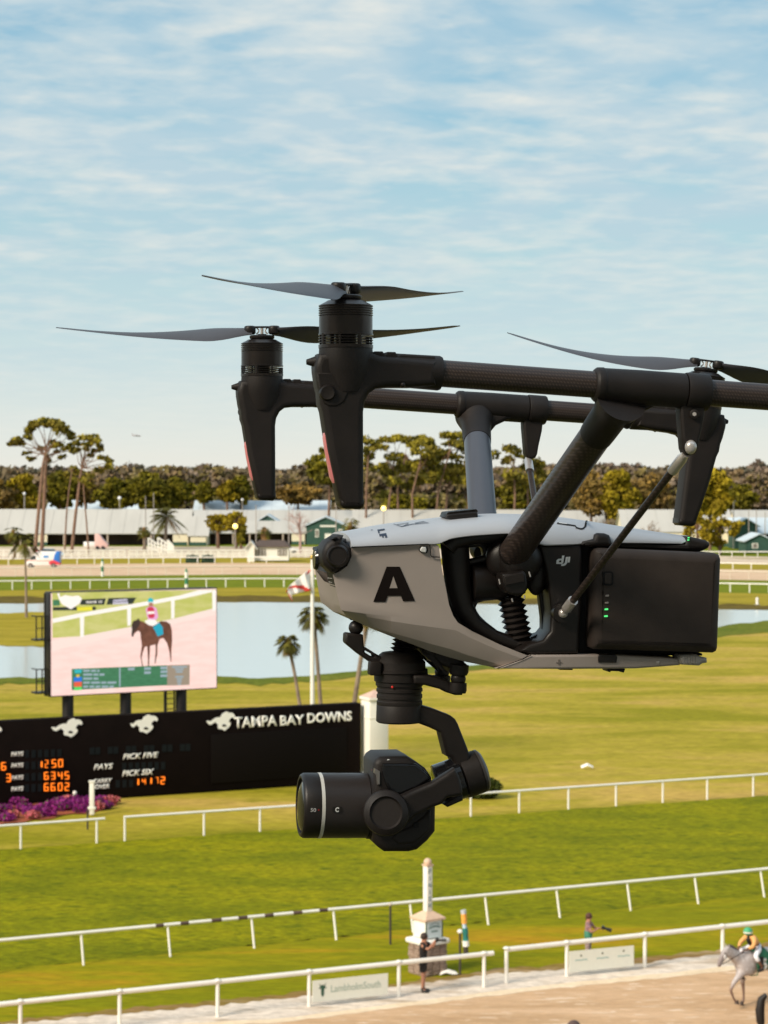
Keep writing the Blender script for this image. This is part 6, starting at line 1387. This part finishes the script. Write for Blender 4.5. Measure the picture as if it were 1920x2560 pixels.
gg = G(187, 2003); sp_ = empty('garden_ornament', gg, 'small white garden ornament at the foot of the scoreboard', 'ornament'); MB().lathe((0, 0, 0), (0, 0, .32), [(0, .14), (.3, .09), (.6, .13), (1, .05)], 12).ball((0, 0, .38), .10, 10, 7).build('figure', WHT, sp_)
gg = G(1468, 1921); bg_ = empty('paper_scrap', gg, 'crumpled white paper lying on the infield grass', 'litter'); MB().add([(-.3, -.1, .02), (.0, -.12, .15), (.3, -.02, .03), (.32, .12, .1), (0, .15, .22), (-.32, .1, .12), (0, 0, .28)], [(0, 1, 6), (1, 2, 6), (2, 3, 6), (3, 4, 6), (4, 5, 6), (5, 0, 6)]).build('sheet', WHT, bg_, smooth=False)
gg = G(1122, 2437); lg_ = empty('white_cloth', gg, 'crumpled white cloth on the ground beside the finish post', 'cloth'); MB().add([(-.28, -.1, .01), (-.1, -.13, .09), (.1, -.1, .04), (.28, -.05, .03), (.22, .1, .08), (0, .14, .14), (-.24, .1, .08), (0, 0, .16), (-.15, 0, .12), (.15, .02, .11)], [(0, 1, 8), (1, 7, 8), (1, 2, 7), (2, 9, 7), (2, 3, 9), (3, 4, 9), (4, 5, 9), (5, 7, 9), (5, 8, 7), (5, 6, 8), (6, 0, 8)]).build('folds', WHT, lg_, smooth=False)
# ambulance
va = G(108, 1419); vr = empty('ambulance', (va.x, va.y, 0), 'white ambulance van with blue rear and red stripe on the far track', 'van', rz=math.pi)
VW = mat('van_white', (.82, .80, .78), .3, coat=.4); VB = mat('van_blue', (.02, .16, .55), .35, coat=.4); VR = mat('van_red', (.65, .05, .07), .35); VG = mat('van_glass', (.05, .06, .07), .1); TY = mat('tyre_rubber', (.02, .02, .02), .8)
def prism(mb, prof, y0, y1):
    n = len(prof); mb.add([(x, y0, z) for x, z in prof] + [(x, y1, z) for x, z in prof], [tuple(range(n))[::-1], tuple(range(n, 2 * n))] + [(i, (i + 1) % n, n + (i + 1) % n, n + i) for i in range(n)]); return mb
by = prism(MB(), [(-2.7, .35), (2.75, .35), (2.8, .75), (2.65, 1.05), (2.0, 1.25), (1.45, 1.95), (1.1, 2.05), (1.1, 2.55), (-2.7, 2.55)], -1.0, 1.0).build('body', VW, vr, bevel=.1)
prism(MB(), [(-2.72, .7), (-2.0, .7), (-1.75, 1.2), (-1.9, 2.0), (-2.2, 2.57), (-2.72, 2.57)], -1.02, 1.02).build('rear_panel', VB, vr, bevel=.03); prism(MB(), [(-2.72, .5), (-1.2, .5), (-1.0, .9), (-1.7, 1.25), (-2.72, .8)], -1.03, 1.03).build('red_swoosh', VR, vr)
MB().box((.4, 0, 1.12), (4.2, 2.03, .12)).build('stripe', mat('van_stripe', (.75, .28, .22), .4), vr); prism(MB(), [(1.95, 1.30), (1.45, 1.92), (1.0, 1.92), (1.0, 1.30)], -1.02, 1.02).build('side_window', VG, vr); MB().box((-.6, 0, 1.75), (.8, 2.03, .4)).build('badge', mat('badge_blue', (.10, .30, .62), .4), vr)
for x in (-1.75, 1.85):
    for y_ in (-.92, .92):
        w_ = MB().cyl((x, y_ - .12, .38), (x, y_ + .12, .38), .38, seg=18).build('wheel', TY, vr, bevel=.03); MB().cyl((x, y_ - .14, .38), (x, y_ + .14, .38), .2, seg=14).build('rim', POLE, w_)
for y_ in (-.6, .6): MB().box((.9, y_, 2.6), (.3, .35, .12)).build('beacon', VR, vr, bevel=.02)
def car(label, px, py, d, c, rz=0, cat='car', name='parked_car'):
    p = PD(px, py, d); r = empty(name, (p.x, d, 0), label, cat, 'cars parked in the stable yard', rz); m_ = mat(name + '_' + label.split()[0], c, .3, coat=.4)
    prism(MB(), [(-2.2, .3), (2.2, .3), (2.25, .75), (1.3, .95), (-2.2, 1.0)], -.85, .85).build('body', m_, r, bevel=.08); prism(MB(), [(-1.9, .98), (1.0, .95), (.4, 1.45), (-1.3, 1.5)], -.75, .75).build('glasshouse', VG, r, bevel=.05)
    prism(MB(), [(-1.35, 1.44), (.42, 1.40), (.35, 1.52), (-1.3, 1.55)], -.72, .72).build('roof', m_, r, bevel=.02)
    for x in (-1.4, 1.4):
        for y_ in (-.8, .8): MB().cyl((x, y_ - .1, .32), (x, y_ + .1, .32), .32, seg=14).build('wheel', TY, r)
car('pale blue car parked behind the ambulance', 128, 1385, 385, (.55, .66, .75)); car('cream car parked between the drone nose and the green house', 845, 1355, 400, (.75, .68, .58)); car('white car parked near the pinkish bare tree', 715, 1362, 405, (.8, .78, .75), .3)
tr2 = PD(250, 1362, 425); t2 = empty('horse_trailer', (tr2.x, 425, 0), 'pink and white tented horse trailer before the dark shed', 'trailer')
prism(MB(), [(-.9, .4), (1.6, .4), (1.6, 1.0), (.6, 2.0), (-.1, 3.0), (-.9, 3.0)], -1, 1).build('body', mat('trailer_pink', (.72, .46, .42), .5), t2, bevel=.05); MB().box((-2.0, 0, 1.0), (2.2, 1.8, .9)).build('awning', VW, t2, bevel=.1)
for x in (-.4, .7): MB().cyl((x, -1.05, .35), (x, 1.05, .35), .35, seg=14).build('wheel', TY, t2)
# white ramps and paddock fence
def lattice(label, x0, x1, y0, y1, d, rise, name='loading_ramp', group='white loading ramps'):
    a, b_ = PD(x0, y1, d), PD(x1, y1, d); h0 = PD(x0, y0, d).z; W_ = b_.x - a.x; z0 = max(a.z, 0); root = empty(name, (a.x, d, 0), label, 'ramp' if rise else 'fence', group); H = h0
    for yy in (0, 1.6) if rise else (0,):
        f = MB(); n = max(3, int(W_ / 1.1))
        hh = (lambda u: H * (1 - .45 * u * rise)) if rise >= 0 else (lambda u: H * (1 + .45 * (u - 1)))
        for i in range(n + 1): u = i / n; f.box((W_ * u, yy, hh(u) / 2), (.16, .12, hh(u)))
        for k_ in (.35, .62, 1.): f.tube([(0, yy, hh(0) * k_), (W_, yy, hh(1) * k_)], .09, 6)
        f.build('side_frame', WHT2, root, smooth=False)
    if rise: MB().hexa([(0, 0, H * .3), (W_, 0, .05), (W_, 1.6, .05), (0, 1.6, H * .3), (0, 0, H * .36), (W_, 0, .15), (W_, 1.6, .15), (0, 1.6, H * .36)]).build('deck', WHT2, root, smooth=False)
lattice('white slatted loading ramp left of the big feather palm', 370, 394, 1345, 1376, 408, 1); lattice('white slatted loading ramp at the big feather palm', 394, 420, 1344, 1378, 406, 1); lattice('white slatted loading ramp right of the big feather palm', 418, 432, 1350, 1380, 404, 1)
for x0, x1, lb in ((160, 235, 'pale paddock fence left part behind the tall pines'), (240, 312, 'pale paddock fence panel before the dark shed'), (322, 400, 'pale paddock fence panel below the white ramps'), (405, 470, 'pale paddock fence panel left of the hedge blocks'), (474, 545, 'pale paddock fence panel behind the hedge blocks'), (548, 616, 'pale paddock fence panel left of the white pavilion'), (-60, 60, 'pale paddock fence at the far left edge'), (728, 800, 'pale paddock fence right of the white pavilion'), (804, 880, 'pale paddock fence behind the drone nose')): lattice(lb, x0, x1, 1376, 1392, 383, 0, 'paddock_fence', 'pale paddock fences of the stable yard')
# airliner far away
AL = PD(341, 1089, 5200.); al = empty('airliner', AL, 'tiny distant airliner in the pale sky at left', 'aircraft'); AM = mat('airliner_grey', (.40, .38, .40), .6)
MB().lathe((-11, 0, 1.2), (11, 0, -1.), [(0, .3), (.08, 1.5), (.2, 2.0), (.8, 2.0), (1, .5)], 12).build('fuselage', AM, al); MB().hexa([(-2, -14, 0), (1.5, -14, 0), (5, 14, 0), (1, 14, 0), (-2, -14, .4), (1.5, -14, .4), (5, 14, .4), (1, 14, .4)]).build('wing', AM, al); prism(MB(), [(-11, 1), (-7.5, 1), (-9.5, 5), (-11.3, 5)], -.2, .2).build('tail_fin', AM, al)
# ================================================================== PEOPLE AND HORSES
SKIN = mat('skin_tan', (.42, .20, .13), .6, spec=.3); SKIN2 = mat('skin_brown', (.16, .07, .045), .6); HAIRD = mat('hair_dark_brown', (.035, .018, .012), .7)
def finger_chain(nodes, edges, wrist, d, up, size=1.):
    """palm and five bent fingers leaving the wrist node"""
    d = Vector(d).normalized(); s = d.cross(Vector(up)).normalized(); u = s.cross(d); w = Vector(nodes[wrist][:3])
    palm = len(nodes); nodes.append((*(w + d * .055 * size), .026 * size, .014 * size)); edges.append((wrist, palm)); pc = Vector(nodes[palm][:3])
    for k, L in enumerate((.070, .080, .075, .058)):
        o_ = s * (k - 1.5) * .019 * size; a = len(nodes); p1 = pc + d * .03 * size + o_; p2 = p1 + d * L * .5 * size - u * .012 * size; p3 = p2 + d * L * .4 * size - u * .035 * size
        nodes.extend([(*p1, .0095 * size), (*p2, .0085 * size), (*p3, .007 * size)]); edges.extend([(palm, a), (a, a + 1), (a + 1, a + 2)])
    a = len(nodes); p1 = w + d * .03 * size - s * .035 * size; p2 = p1 + d * .035 * size - s * .012 * size - u * .015 * size
    nodes.extend([(*p1, .010 * size), (*p2, .008 * size)]); edges.extend([(wrist, a), (a, a + 1)])
def face(head, fwd, r, par, hairm, hair='short', skinm=SKIN):
    h = Vector(head); f = Vector(fwd).normalized(); s = f.cross(Vector((0, 0, 1))).normalized(); u = s.cross(f)
    ey = MB()
    for k in (-1, 1): ey.ball(h + f * r * .88 + s * k * r * .36 + u * r * .05, r * .13, 8, 6)
    ey.build('eyes', mat('eye_dark', (.02, .015, .01), .3), par)
    MB().tube([h + f * r * .86 - u * r * .52 - s * r * .25, h + f * r * .95 - u * r * .55, h + f * r * .86 - u * r * .52 + s * r * .25], r * .07, 6).build('mouth', mat('lip_red', (.35, .08, .07), .5), par)
    if hair: 
        hb = MB().ball(h + u * r * .18 - f * r * .16, r * 1.10, 18, 12, (1, 1, 1.04))
        if hair == 'long': hb.ball(h - f * r * .75 - u * r * .5, r * .7, 12, 8, (.8, .8, 1.5))
        if hair == 'bun': hb.ball(h - f * r * .95 + u * r * .3, r * .42, 12, 8)
        hb.build('hair', hairm, par)
def person(label, loc, rz, J, clothes, hair=('short', HAIRD), skinm=SKIN, headf=(1, 0, 0), hands=True, extra=None, scale=1.):
    """J: joints dict; body grows as one skin from the pelvis"""
    root = empty('person', loc, label, 'person', rz=rz); 
    nm = ['pelvis', 'waist', 'chest', 'neck', 'head', 'crown', 'shl', 'ell', 'wrl', 'shr', 'elr', 'wrr', 'hil', 'knl', 'anl', 'tol', 'hir', 'knr', 'anr', 'tor']
    rr = dict(pelvis=(.125, .10), waist=(.115, .09), chest=(.145, .105), neck=(.055, .055), head=(.080, .095), crown=(.055, .06), shl=(.062, .062), ell=(.042, .042), wrl=(.026, .022), shr=(.062, .062), elr=(.042, .042), wrr=(.026, .022), hil=(.088, .088), knl=(.056, .056), anl=(.036, .036), tol=(.032, .024), hir=(.088, .088), knr=(.056, .056), anr=(.036, .036), tor=(.032, .024))
    nodes = [(*J[n], *rr[n]) for n in nm]; ix = {n: i for i, n in enumerate(nm)}
    E = [(ix[a], ix[b]) for a, b in (('pelvis', 'waist'), ('waist', 'chest'), ('chest', 'neck'), ('neck', 'head'), ('head', 'crown'), ('chest', 'shl'), ('shl', 'ell'), ('ell', 'wrl'), ('chest', 'shr'), ('shr', 'elr'), ('elr', 'wrr'), ('pelvis', 'hil'), ('hil', 'knl'), ('knl', 'anl'), ('anl', 'tol'), ('pelvis', 'hir'), ('hir', 'knr'), ('knr', 'anr'), ('anr', 'tor'))]
    hd = Vector(J['head']); f = Vector(headf).normalized(); k0 = len(nodes); nodes.append((*(hd + f * .105 - Vector((0, 0, .012))), .014)); E.append((ix['head'], k0))
    s = f.cross(Vector((0, 0, 1))).normalized()
    for k in (-1, 1): nodes.append((*(hd + s * k * .082), .016, .010)); E.append((ix['head'], len(nodes) - 1))
    if hands:
        for w, e in (('wrl', 'ell'), ('wrr', 'elr')): finger_chain(nodes, E, ix[w], Vector(J[w]) - Vector(J[e]), (0, 0, 1))
    body = skin('body', nodes, E, skinm, root, 2)
    face(hd, f, .098, body, hair[1], hair[0])
    for cn, chains, m_, g_ in clothes:
        N_ = []; E_ = []; idx = {}
        for ch in chains:
            prev = None
            for n in ch:
                if isinstance(n, tuple): n0, n1, t_ = n; p = Vector(J[n0]).lerp(Vector(J[n1]), t_); r_ = [rr[n0][q] + (rr[n1][q] - rr[n0][q]) * t_ for q in (0, 1)]; key = n
                else: p = Vector(J[n]); r_ = rr[n]; key = n
                if key not in idx: idx[key] = len(N_); N_.append((*p, r_[0] + g_, r_[1] + g_))
                if prev is not None: E_.append((prev, idx[key]))
                prev = idx[key]
        skin(cn, N_, E_, m_, body, 1)
    for sd_ in ('l', 'r'):
        a, t_ = Vector(J['an' + sd_]), Vector(J['to' + sd_]); MB().tube([a + Vector((0, 0, .03)), a - Vector((0, 0, .045)) + (t_ - a) * .1, t_ - Vector((0, 0, .005)), t_ + (t_ - a).normalized() * .05], [.045, .055, .05, .03], 10).build('shoe', SHOE, body)
    if extra: extra(root, body)
    root.scale = (scale,) * 3
    return root
SHOE = mat('shoe_black', (.012, .012, .012), .5)
BT = mat('clothes_black', (.010, .008, .008), .8, var=.3); CAMM = mat('camera_black', (.012, .012, .012), .4)
def photo_cam(root, p, f, L=.20):
    o_ = MB().box((p[0], p[1], p[2]), (.075, .14, .10)).box((p[0], p[1], p[2] + .065), (.05, .06, .04)).build('hand_camera_body', CAMM, None, bevel=.01); o_.parent = root; o_.name = 'photo_camera'
    f = Vector(f).normalized(); MB().lathe(Vector(p), Vector(p) + f * L, [(0, .035), (.4, .038), (.45, .046), (1, .050)], 16).build('zoom_lens', CAMM, o_)
# person in black photographing at the finish post (faces right)
J1 = dict(pelvis=(0, 0, .93), waist=(.01, 0, 1.06), chest=(0, 0, 1.30), neck=(.01, 0, 1.46), head=(.04, 0, 1.585), crown=(.045, 0, 1.66), shl=(.02, .17, 1.38), ell=(.22, .20, 1.26), wrl=(.36, .06, 1.46), shr=(.02, -.17, 1.38), elr=(.22, -.22, 1.28), wrr=(.34, -.08, 1.46),
    hil=(0, .085, .86), knl=(.0, .09, .48), anl=(-.02, .09, .09), tol=(.12, .10, .03), hir=(0, -.085, .86), knr=(.02, -.09, .48), anr=(.0, -.09, .09), tor=(.14, -.10, .03))
g1 = G(1058, 2479)
p1_ = person('person in black top and shorts photographing beside the finish post', (g1.x, g1.y, 0), R(-18), J1,
    [('shirt', [('pelvis', 'waist', 'chest', ('chest', 'neck', .7)), ('chest', 'shl', ('shl', 'ell', .75)), ('chest', 'shr', ('shr', 'elr', .75))], BT, .028), ('shorts', [('waist', 'pelvis', 'hil', ('hil', 'knl', .85)), ('pelvis', 'hir', ('hir', 'knr', .85))], BT, .026)], ('short', HAIRD))
pc_ = empty('photo_camera', (0, 0, 0), 'small black camera with long lens held up by the person in black', 'camera'); ML = Matrix.Translation((g1.x, g1.y, 0)) @ Matrix.Rotation(R(-18), 4, 'Z')
pc_.location = ML @ Vector((.42, 0, 1.52)); pc_.rotation_euler = (0, 0, R(-18))
MB().box((0, 0, 0), (.075, .14, .10)).box((0, 0, .06), (.05, .06, .04)).build('camera_body', CAMM, pc_, bevel=.01); MB().lathe((.03, 0, 0), (.26, 0, .02), [(0, .032), (.4, .036), (.45, .044), (1, .048)], 16).build('lens', CAMM, pc_)
# photographer in green vest on the lawn (faces right)
g2 = G(1470, 2412); J2 = {k: (v[0], v[1], v[2]) for k, v in J1.items()}
J2.update(ell=(.20, .22, 1.16), wrl=(.40, .06, 1.20), elr=(.14, -.26, 1.12), wrr=(.30, -.08, 1.20), knl=(.03, .11, .48), anl=(-.04, .12, .09), tol=(.09, .14, .03), knr=(-.01, -.09, .48), anr=(-.08, -.10, .09), tor=(.06, -.11, .03))
MAUVE = mat('mauve_shirt', (.30, .17, .19), .8, var=.3, vscale=12); VEST = mat('green_vest', (.04, .19, .12), .7, var=.2); CAPRI = mat('patterned_leggings', (.30, .22, .20), .8, var=.7, vscale=14)
person('photographer in mauve shirt and green vest standing on the lawn', (g2.x, g2.y, 0), R(-12), J2,
    [('shirt', [('pelvis', 'waist', 'chest', ('chest', 'neck', .7)), ('chest', 'shl', ('shl', 'ell', .6)), ('chest', 'shr', ('shr', 'elr', .6))], MAUVE, .02), ('leggings', [('waist', 'pelvis', 'hil', 'knl', ('knl', 'anl', .4)), ('pelvis', 'hir', 'knr', ('knr', 'anr', .4))], CAPRI, .018), ('vest', [(('hil', 'knl', .12), 'pelvis', 'waist', ('waist', 'chest', .55)), (('hir', 'knr', .12), 'pelvis')], VEST, .05)], ('long', mat('hair_reddish', (.08, .03, .02), .7)), scale=.93)
pc2 = empty('photo_camera', (0, 0, 0), 'black camera with long lens carried at chest height by the photographer', 'camera'); M2 = Matrix.Translation((g2.x, g2.y, 0)) @ Matrix.Rotation(R(-12), 4, 'Z')
pc2.location = M2 @ Vector((.45, 0, 1.16)); pc2.rotation_euler = (0, R(18), R(-12))
MB().box((0, 0, 0), (.075, .14, .10)).build('camera_body', CAMM, pc2, bevel=.01); MB().lathe((.03, 0, 0), (.28, 0, .0), [(0, .035), (.4, .040), (.45, .052), (1, .056)], 16).build('lens', CAMM, pc2)
# horses
def horse(label, loc, rz, coat, dark, legs, head_down=0., scale=1.0, maneM=None, tail_fat=False):
    """faces -x; one continuous skin"""
    root = empty('horse', loc, label, 'horse', rz=rz)
    B = [(.45, 0, 1.22, .30, .33), (.05, 0, 1.20, .29, .34), (-.25, 0, 1.22, .24, .30), (.85, 0, 1.28, .29, .31), (1.12, 0, 1.30, .22, .26), (-.45, 0, 1.38, .15, .22), (-.68, 0, 1.54, .105, .16), (-.86, 0, 1.66, .085, .115), (-.99, 0, 1.60, .085, .12), (-1.13, 0, 1.40, .065, .082), (-1.21, 0, 1.24, .055, .062)]
    E = [(0, 1), (1, 2), (0, 3), (3, 4), (2, 5), (5, 6), (6, 7), (7, 8), (8, 9), (9, 10)]
    for sx in (-1, 1):
        k = len(B); B.append((-.86, .055 * sx, 1.76, .022)); B.append((-.88, .075 * sx, 1.84, .010)); E += [(7, k), (k, k + 1)]
    for att, (ya, chain) in zip((2, 2, 3, 3), legs):
        prev = att
        for x, z, r in chain: B.append((x, ya, z, r)); E.append((prev, len(B) - 1)); prev = len(B) - 1
    body = skin('body', B, E, coat, root, 2)
    hf_ = MB()
    for (ya, chain) in legs:
        x, z, r = chain[-1]; hf_ = MB(); hf_.lathe((x, ya, z + .05), (x - .03, ya, z - .055), [(0, .045), (1, .068)], 14).build('hoof', dark, body)
    mn = MB().tube([(-.84, 0, 1.80), (-.70, 0, 1.74), (-.52, 0, 1.62), (-.34, 0, 1.50)], [.03, .05, .05, .02], 8).build('mane', maneM or dark, body)
    MB().tube([(1.30, 0, 1.42), (1.42, 0, 1.30), (1.46, 0, 1.0), (1.44, .02, .72), (1.40, .02, .55)], [.06, .10, .12, .11, .05] if tail_fat else [.04, .06, .075, .06, .02], 10).build('tail', maneM or dark, body)
    ey = MB()
    for s in (-1, 1): ey.ball((-1.03, .085 * s, 1.60), .02, 8, 6)
    ey.build('eyes', mat('eye_dark', (0, 0, 0)), body)
    root.scale = (scale,) * 3
    return root, body
def greycoat():
    m = bpy.data.materials.new('dapple_grey_coat'); m.use_nodes = True; t = m.node_tree; b = t.nodes['Principled BSDF']; b.inputs['Roughness'].default_value = .55
    tcn = t.nodes.new('ShaderNodeTexCoord'); sp = t.nodes.new('ShaderNodeSeparateXYZ'); t.links.new(tcn.outputs['Object'], sp.inputs[0])
    v = t.nodes.new('ShaderNodeTexVoronoi'); v.inputs['Scale'].default_value = 11; t.links.new(tcn.outputs['Object'], v.inputs['Vector'])
    c1_ = ramp(t, [(.1, (.55, .52, .52)), (.5, (.42, .37, .36))]); t.links.new(v.outputs['Distance'], c1_.inputs[0])
    lg = ramp(t, [(.0, (1, 1, 1)), (.48, (1, 1, 1)), (.62, (0, 0, 0))]); t.links.new(mth(t, 'MULTIPLY', sp.outputs[2], .8), lg.inputs[0])
    hd_ = ramp(t, [(.0, (1, 1, 1)), (.25, (.0, .0, .0))]); t.links.new(mth(t, 'ADD', sp.outputs[0], 1.2), hd_.inputs[0])
    o1 = mixc(t, lg.outputs[0], c1_.outputs[0], (.20, .125, .095)); t.links.new(mixc(t, mth(t, 'MULTIPLY', hd_.outputs[0], .75), o1, (.16, .12, .12)), b.inputs['Base Color'])
    return m
GH = greycoat(); HD = mat('hoof_dark', (.05, .03, .02), .6)
legsA = [(-.12, [(-.46, .98, .12), (-.74, .76, .062), (-.86, .56, .045), (-.76, .36, .032), (-.70, .26, .036), (-.60, .20, .04)]),
         (.12, [(-.20, .95, .12), (-.16, .62, .060), (-.14, .50, .045), (-.12, .26, .032), (-.13, .14, .038), (-.18, .07, .042)]),
         (-.13, [(.88, 1.0, .17), (.80, .78, .10), (1.0, .50, .05), (.96, .28, .036), (.94, .14, .038), (.90, .07, .042)]),
         (.13, [(.98, 1.0, .17), (1.0, .78, .10), (1.26, .52, .05), (1.24, .28, .036), (1.28, .14, .038), (1.26, .07, .042)])]
hg = G(1869, 2521)
HRZ = R(35)
hh, hb_ = horse('grey racehorse with a green number cloth trotting in at the right edge', (hg.x + .12, hg.y + .35, 0), HRZ, GH, HD, legsA, maneM=mat('mane_dark_grey', (.10, .08, .08), .8))
HM = Matrix.Translation((hg.x + .12, hg.y + .35, 0)) @ Matrix.Rotation(HRZ, 4, 'Z')
MB().ball((-1.02, 0, 1.52), .11, 14, 10, (.75, .80, 1.25)).build('white_blaze', mat('horse_white', (.78, .76, .76), .6), hb_)
# saddle cloth with the 5
cg = mat('cloth_green', (.012, .12, .055), .7, var=.2)
sc_ = bpy.data.objects.new('saddle_cloth', None); link(sc_); sc_.matrix_world = HM; tag(sc_, 'green saddle cloth with a white 5 on the grey horse', 'saddle cloth')
V = []; F = []; nx, nth = 8, 16
for i in range(nx + 1):
    x = -.08 + .50 * i / nx
    for j in range(nth + 1):
        th_ = R(-118 + 236 * j / nth); V.append((x + .06 * abs(math.sin(th_)), math.sin(th_) * .345, 1.215 + math.cos(th_) * .385))
for i in range(nx):
    for j in range(nth): F.append((i * (nth + 1) + j, i * (nth + 1) + j + 1, (i + 1) * (nth + 1) + j + 1, (i + 1) * (nth + 1) + j))
cl_ = MB().add(V, F).build('cloth', cg, sc_, recalc=False)
so = cl_.modifiers.new('s', 'SOLIDIFY'); so.thickness = .012
n5 = fit_text('5', .20, .32, .05, 0, .012); place_mesh(n5, 'cloth_number', WHT, cl_, Matrix.Translation((.12, -.372, 1.04)) @ Matrix.Rotation(R(-8), 4, 'X') @ EM)
MB().tube([(-.05, -.33, 1.25), (-.02, -.35, 1.10), (.0, -.30, .92), (.0, 0, .84), (.0, .30, .92), (-.02, .35, 1.1)], .018, 6).build('girth', cg, cl_)
sd2 = bpy.data.objects.new('saddle', None); link(sd2); sd2.matrix_world = HM; tag(sd2, 'small black racing saddle and reins on the grey horse', 'saddle')
MB().ball((.22, 0, 1.60), .2, 14, 8, (1.2, .9, .35)).build('seat', BT, sd2); MB().box((.10, -.36, 1.22), (.16, .02, .42)).box((.10, .36, 1.22), (.16, .02, .42)).build('flap', BT, sd2, bevel=.01)
MB().tube([(-.10, -.12, 1.72), (-.5, -.16, 1.56), (-.9, -.13, 1.42), (-1.14, -.07, 1.32)], .012, 5).build('rein', BT, sd2)
# jockey
ORJ = mat('silks_orange', (.75, .38, .13), .6, var=.1); JW = mat('breeches_white', (.80, .80, .86), .7)
JJ = dict(pelvis=(.28, 0, 1.66), waist=(.22, 0, 1.73), chest=(.06, 0, 1.87), neck=(-.02, 0, 1.98), head=(-.08, 0, 2.06), crown=(-.09, 0, 2.13), shl=(.02, .17, 1.92), ell=(-.12, .27, 1.73), wrl=(-.30, .14, 1.63), shr=(.02, -.17, 1.92), elr=(-.12, -.27, 1.73), wrr=(-.30, -.14, 1.63),
    hil=(.24, .14, 1.63), knl=(-.12, .34, 1.46), anl=(.12, .38, 1.12), tol=(-.02, .39, 1.06), hir=(.24, -.14, 1.63), knr=(-.12, -.34, 1.46), anr=(.12, -.38, 1.12), tor=(-.02, -.39, 1.06))
jk = person('jockey in orange silks with a black stripe and green cap riding the grey horse', HM.translation, HRZ, JJ,
    [('silks', [('pelvis', 'waist', 'chest', ('chest', 'neck', .7)), ('chest', 'shl', 'ell', ('ell', 'wrl', .7)), ('chest', 'shr', 'elr', ('elr', 'wrr', .7))], ORJ, .022), ('breeches', [('waist', 'pelvis', 'hil', 'knl', ('knl', 'anl', .5)), ('pelvis', 'hir', 'knr', ('knr', 'anr', .5))], JW, .016)], (None, HAIRD), SKIN2, headf=(-1, 0, -.1))
hc_ = Vector(JJ['head']); cpj = MB().ball(hc_ + Vector((0, 0, .04)), .125, 18, 12, (1.05, 1, .95)).build('cap', mat('cap_green', (.06, .36, .18), .5), jk); MB().lathe(hc_ + Vector((0, 0, .0)), hc_ + Vector((0, 0, .035)), [(0, .130), (1, .132)], 24).build('cap_band', WHT, cpj)
MB().tube([(-.04, -.0, 1.95), (-.075, -.0, 1.86), (-.02, -.0, 1.76), (.08, -.0, 1.68)], [.05, .06, .055, .05], 8).build('stripe', BT, jk)
# dark horse: only its tail reaches into the frame at the lower right corner
dg_ = G(1905, 2590); DRZ = R(168)
legsB = [(-.12, [(-.30, .95, .12), (-.28, .62, .060), (-.28, .50, .045), (-.28, .26, .032), (-.29, .14, .038), (-.34, .07, .042)]), (.12, [(-.22, .95, .12), (-.14, .62, .060), (-.12, .50, .045), (-.06, .26, .032), (-.05, .14, .038), (-.10, .07, .042)]),
         (-.13, [(.88, 1.0, .17), (.84, .78, .10), (1.08, .50, .05), (1.04, .28, .036), (1.02, .14, .038), (.98, .07, .042)]), (.13, [(.92, 1.0, .17), (.94, .78, .10), (1.18, .52, .05), (1.16, .28, .036), (1.16, .14, .038), (1.12, .07, .042)])]
rx_ = 1.50
hx = dg_.x - .32 + rx_ * math.cos(R(12)); hy = 56.4
horse('dark bay horse beyond the right edge with only its black tail in view', (hx, hy, 0), DRZ, mat('bay_coat', (.045, .018, .010), .5), HD, legsB, maneM=mat('tail_black', (.008, .005, .004), .6), tail_fat=True)
# spectator whose hat tip shows at the bottom edge
g3 = PD(1433, 2552, 52.5); ht = g3.z
J3 = {k: v for k, v in J1.items()}; J3.update(ell=(.05, .26, 1.12), wrl=(.12, .24, .90), elr=(.05, -.26, 1.12), wrr=(.12, -.24, .90))
p3 = person('person in a brown hat standing at the bottom edge of the track', (g3.x, 52.5, 0), R(60), J3, [('shirt', [('pelvis', 'waist', 'chest', ('chest', 'neck', .7)), ('chest', 'shl', ('shl', 'ell', .9)), ('chest', 'shr', ('shr', 'elr', .9))], mat('shirt_brown', (.12, .07, .06), .8), .02), ('trousers', [('waist', 'pelvis', 'hil', 'knl', ('knl', 'anl', .9)), ('pelvis', 'hir', 'knr', ('knr', 'anr', .9))], BT, .018)], ('short', HAIRD))
hb = MB().lathe((.04, 0, 1.63), (.04, 0, 1.645), [(0, .21), (1, .21)], 28).ball((.04, 0, 1.64), .16, 20, 12, (1.1, 1, .9)).build('hat', mat('hat_brown', (.09, .055, .05), .8, var=.2), p3)
p3.scale = (ht / 1.78,) * 3
# ================================================================== ADDED GRANDSTAND, unseen behind the camera, to shade and tint the drone
gs_ = empty('added_grandstand', (0, -5, 0), 'unseen grandstand facade and roof behind the viewpoint', 'building')
GSM = mat('added_stand_concrete', (.62, .56, .50), .85, var=.12, vscale=.3)
MB().box((0, -12, 12), (150, 14, 24)).build('wall', GSM, gs_, smooth=False)
for z_ in (4, 9, 12.8, 18.5, 23): MB().box((0, -4.2, z_), (150, 1.6, .4)).build('balcony', mat('balcony_concrete', (.5, .45, .40), .8, var=.1), gs_, smooth=False)
MB().box((0, -12, 24.4), (154, 18, .5)).build('roof', mat('stand_roof', (.3, .28, .26), .8), gs_, smooth=False)
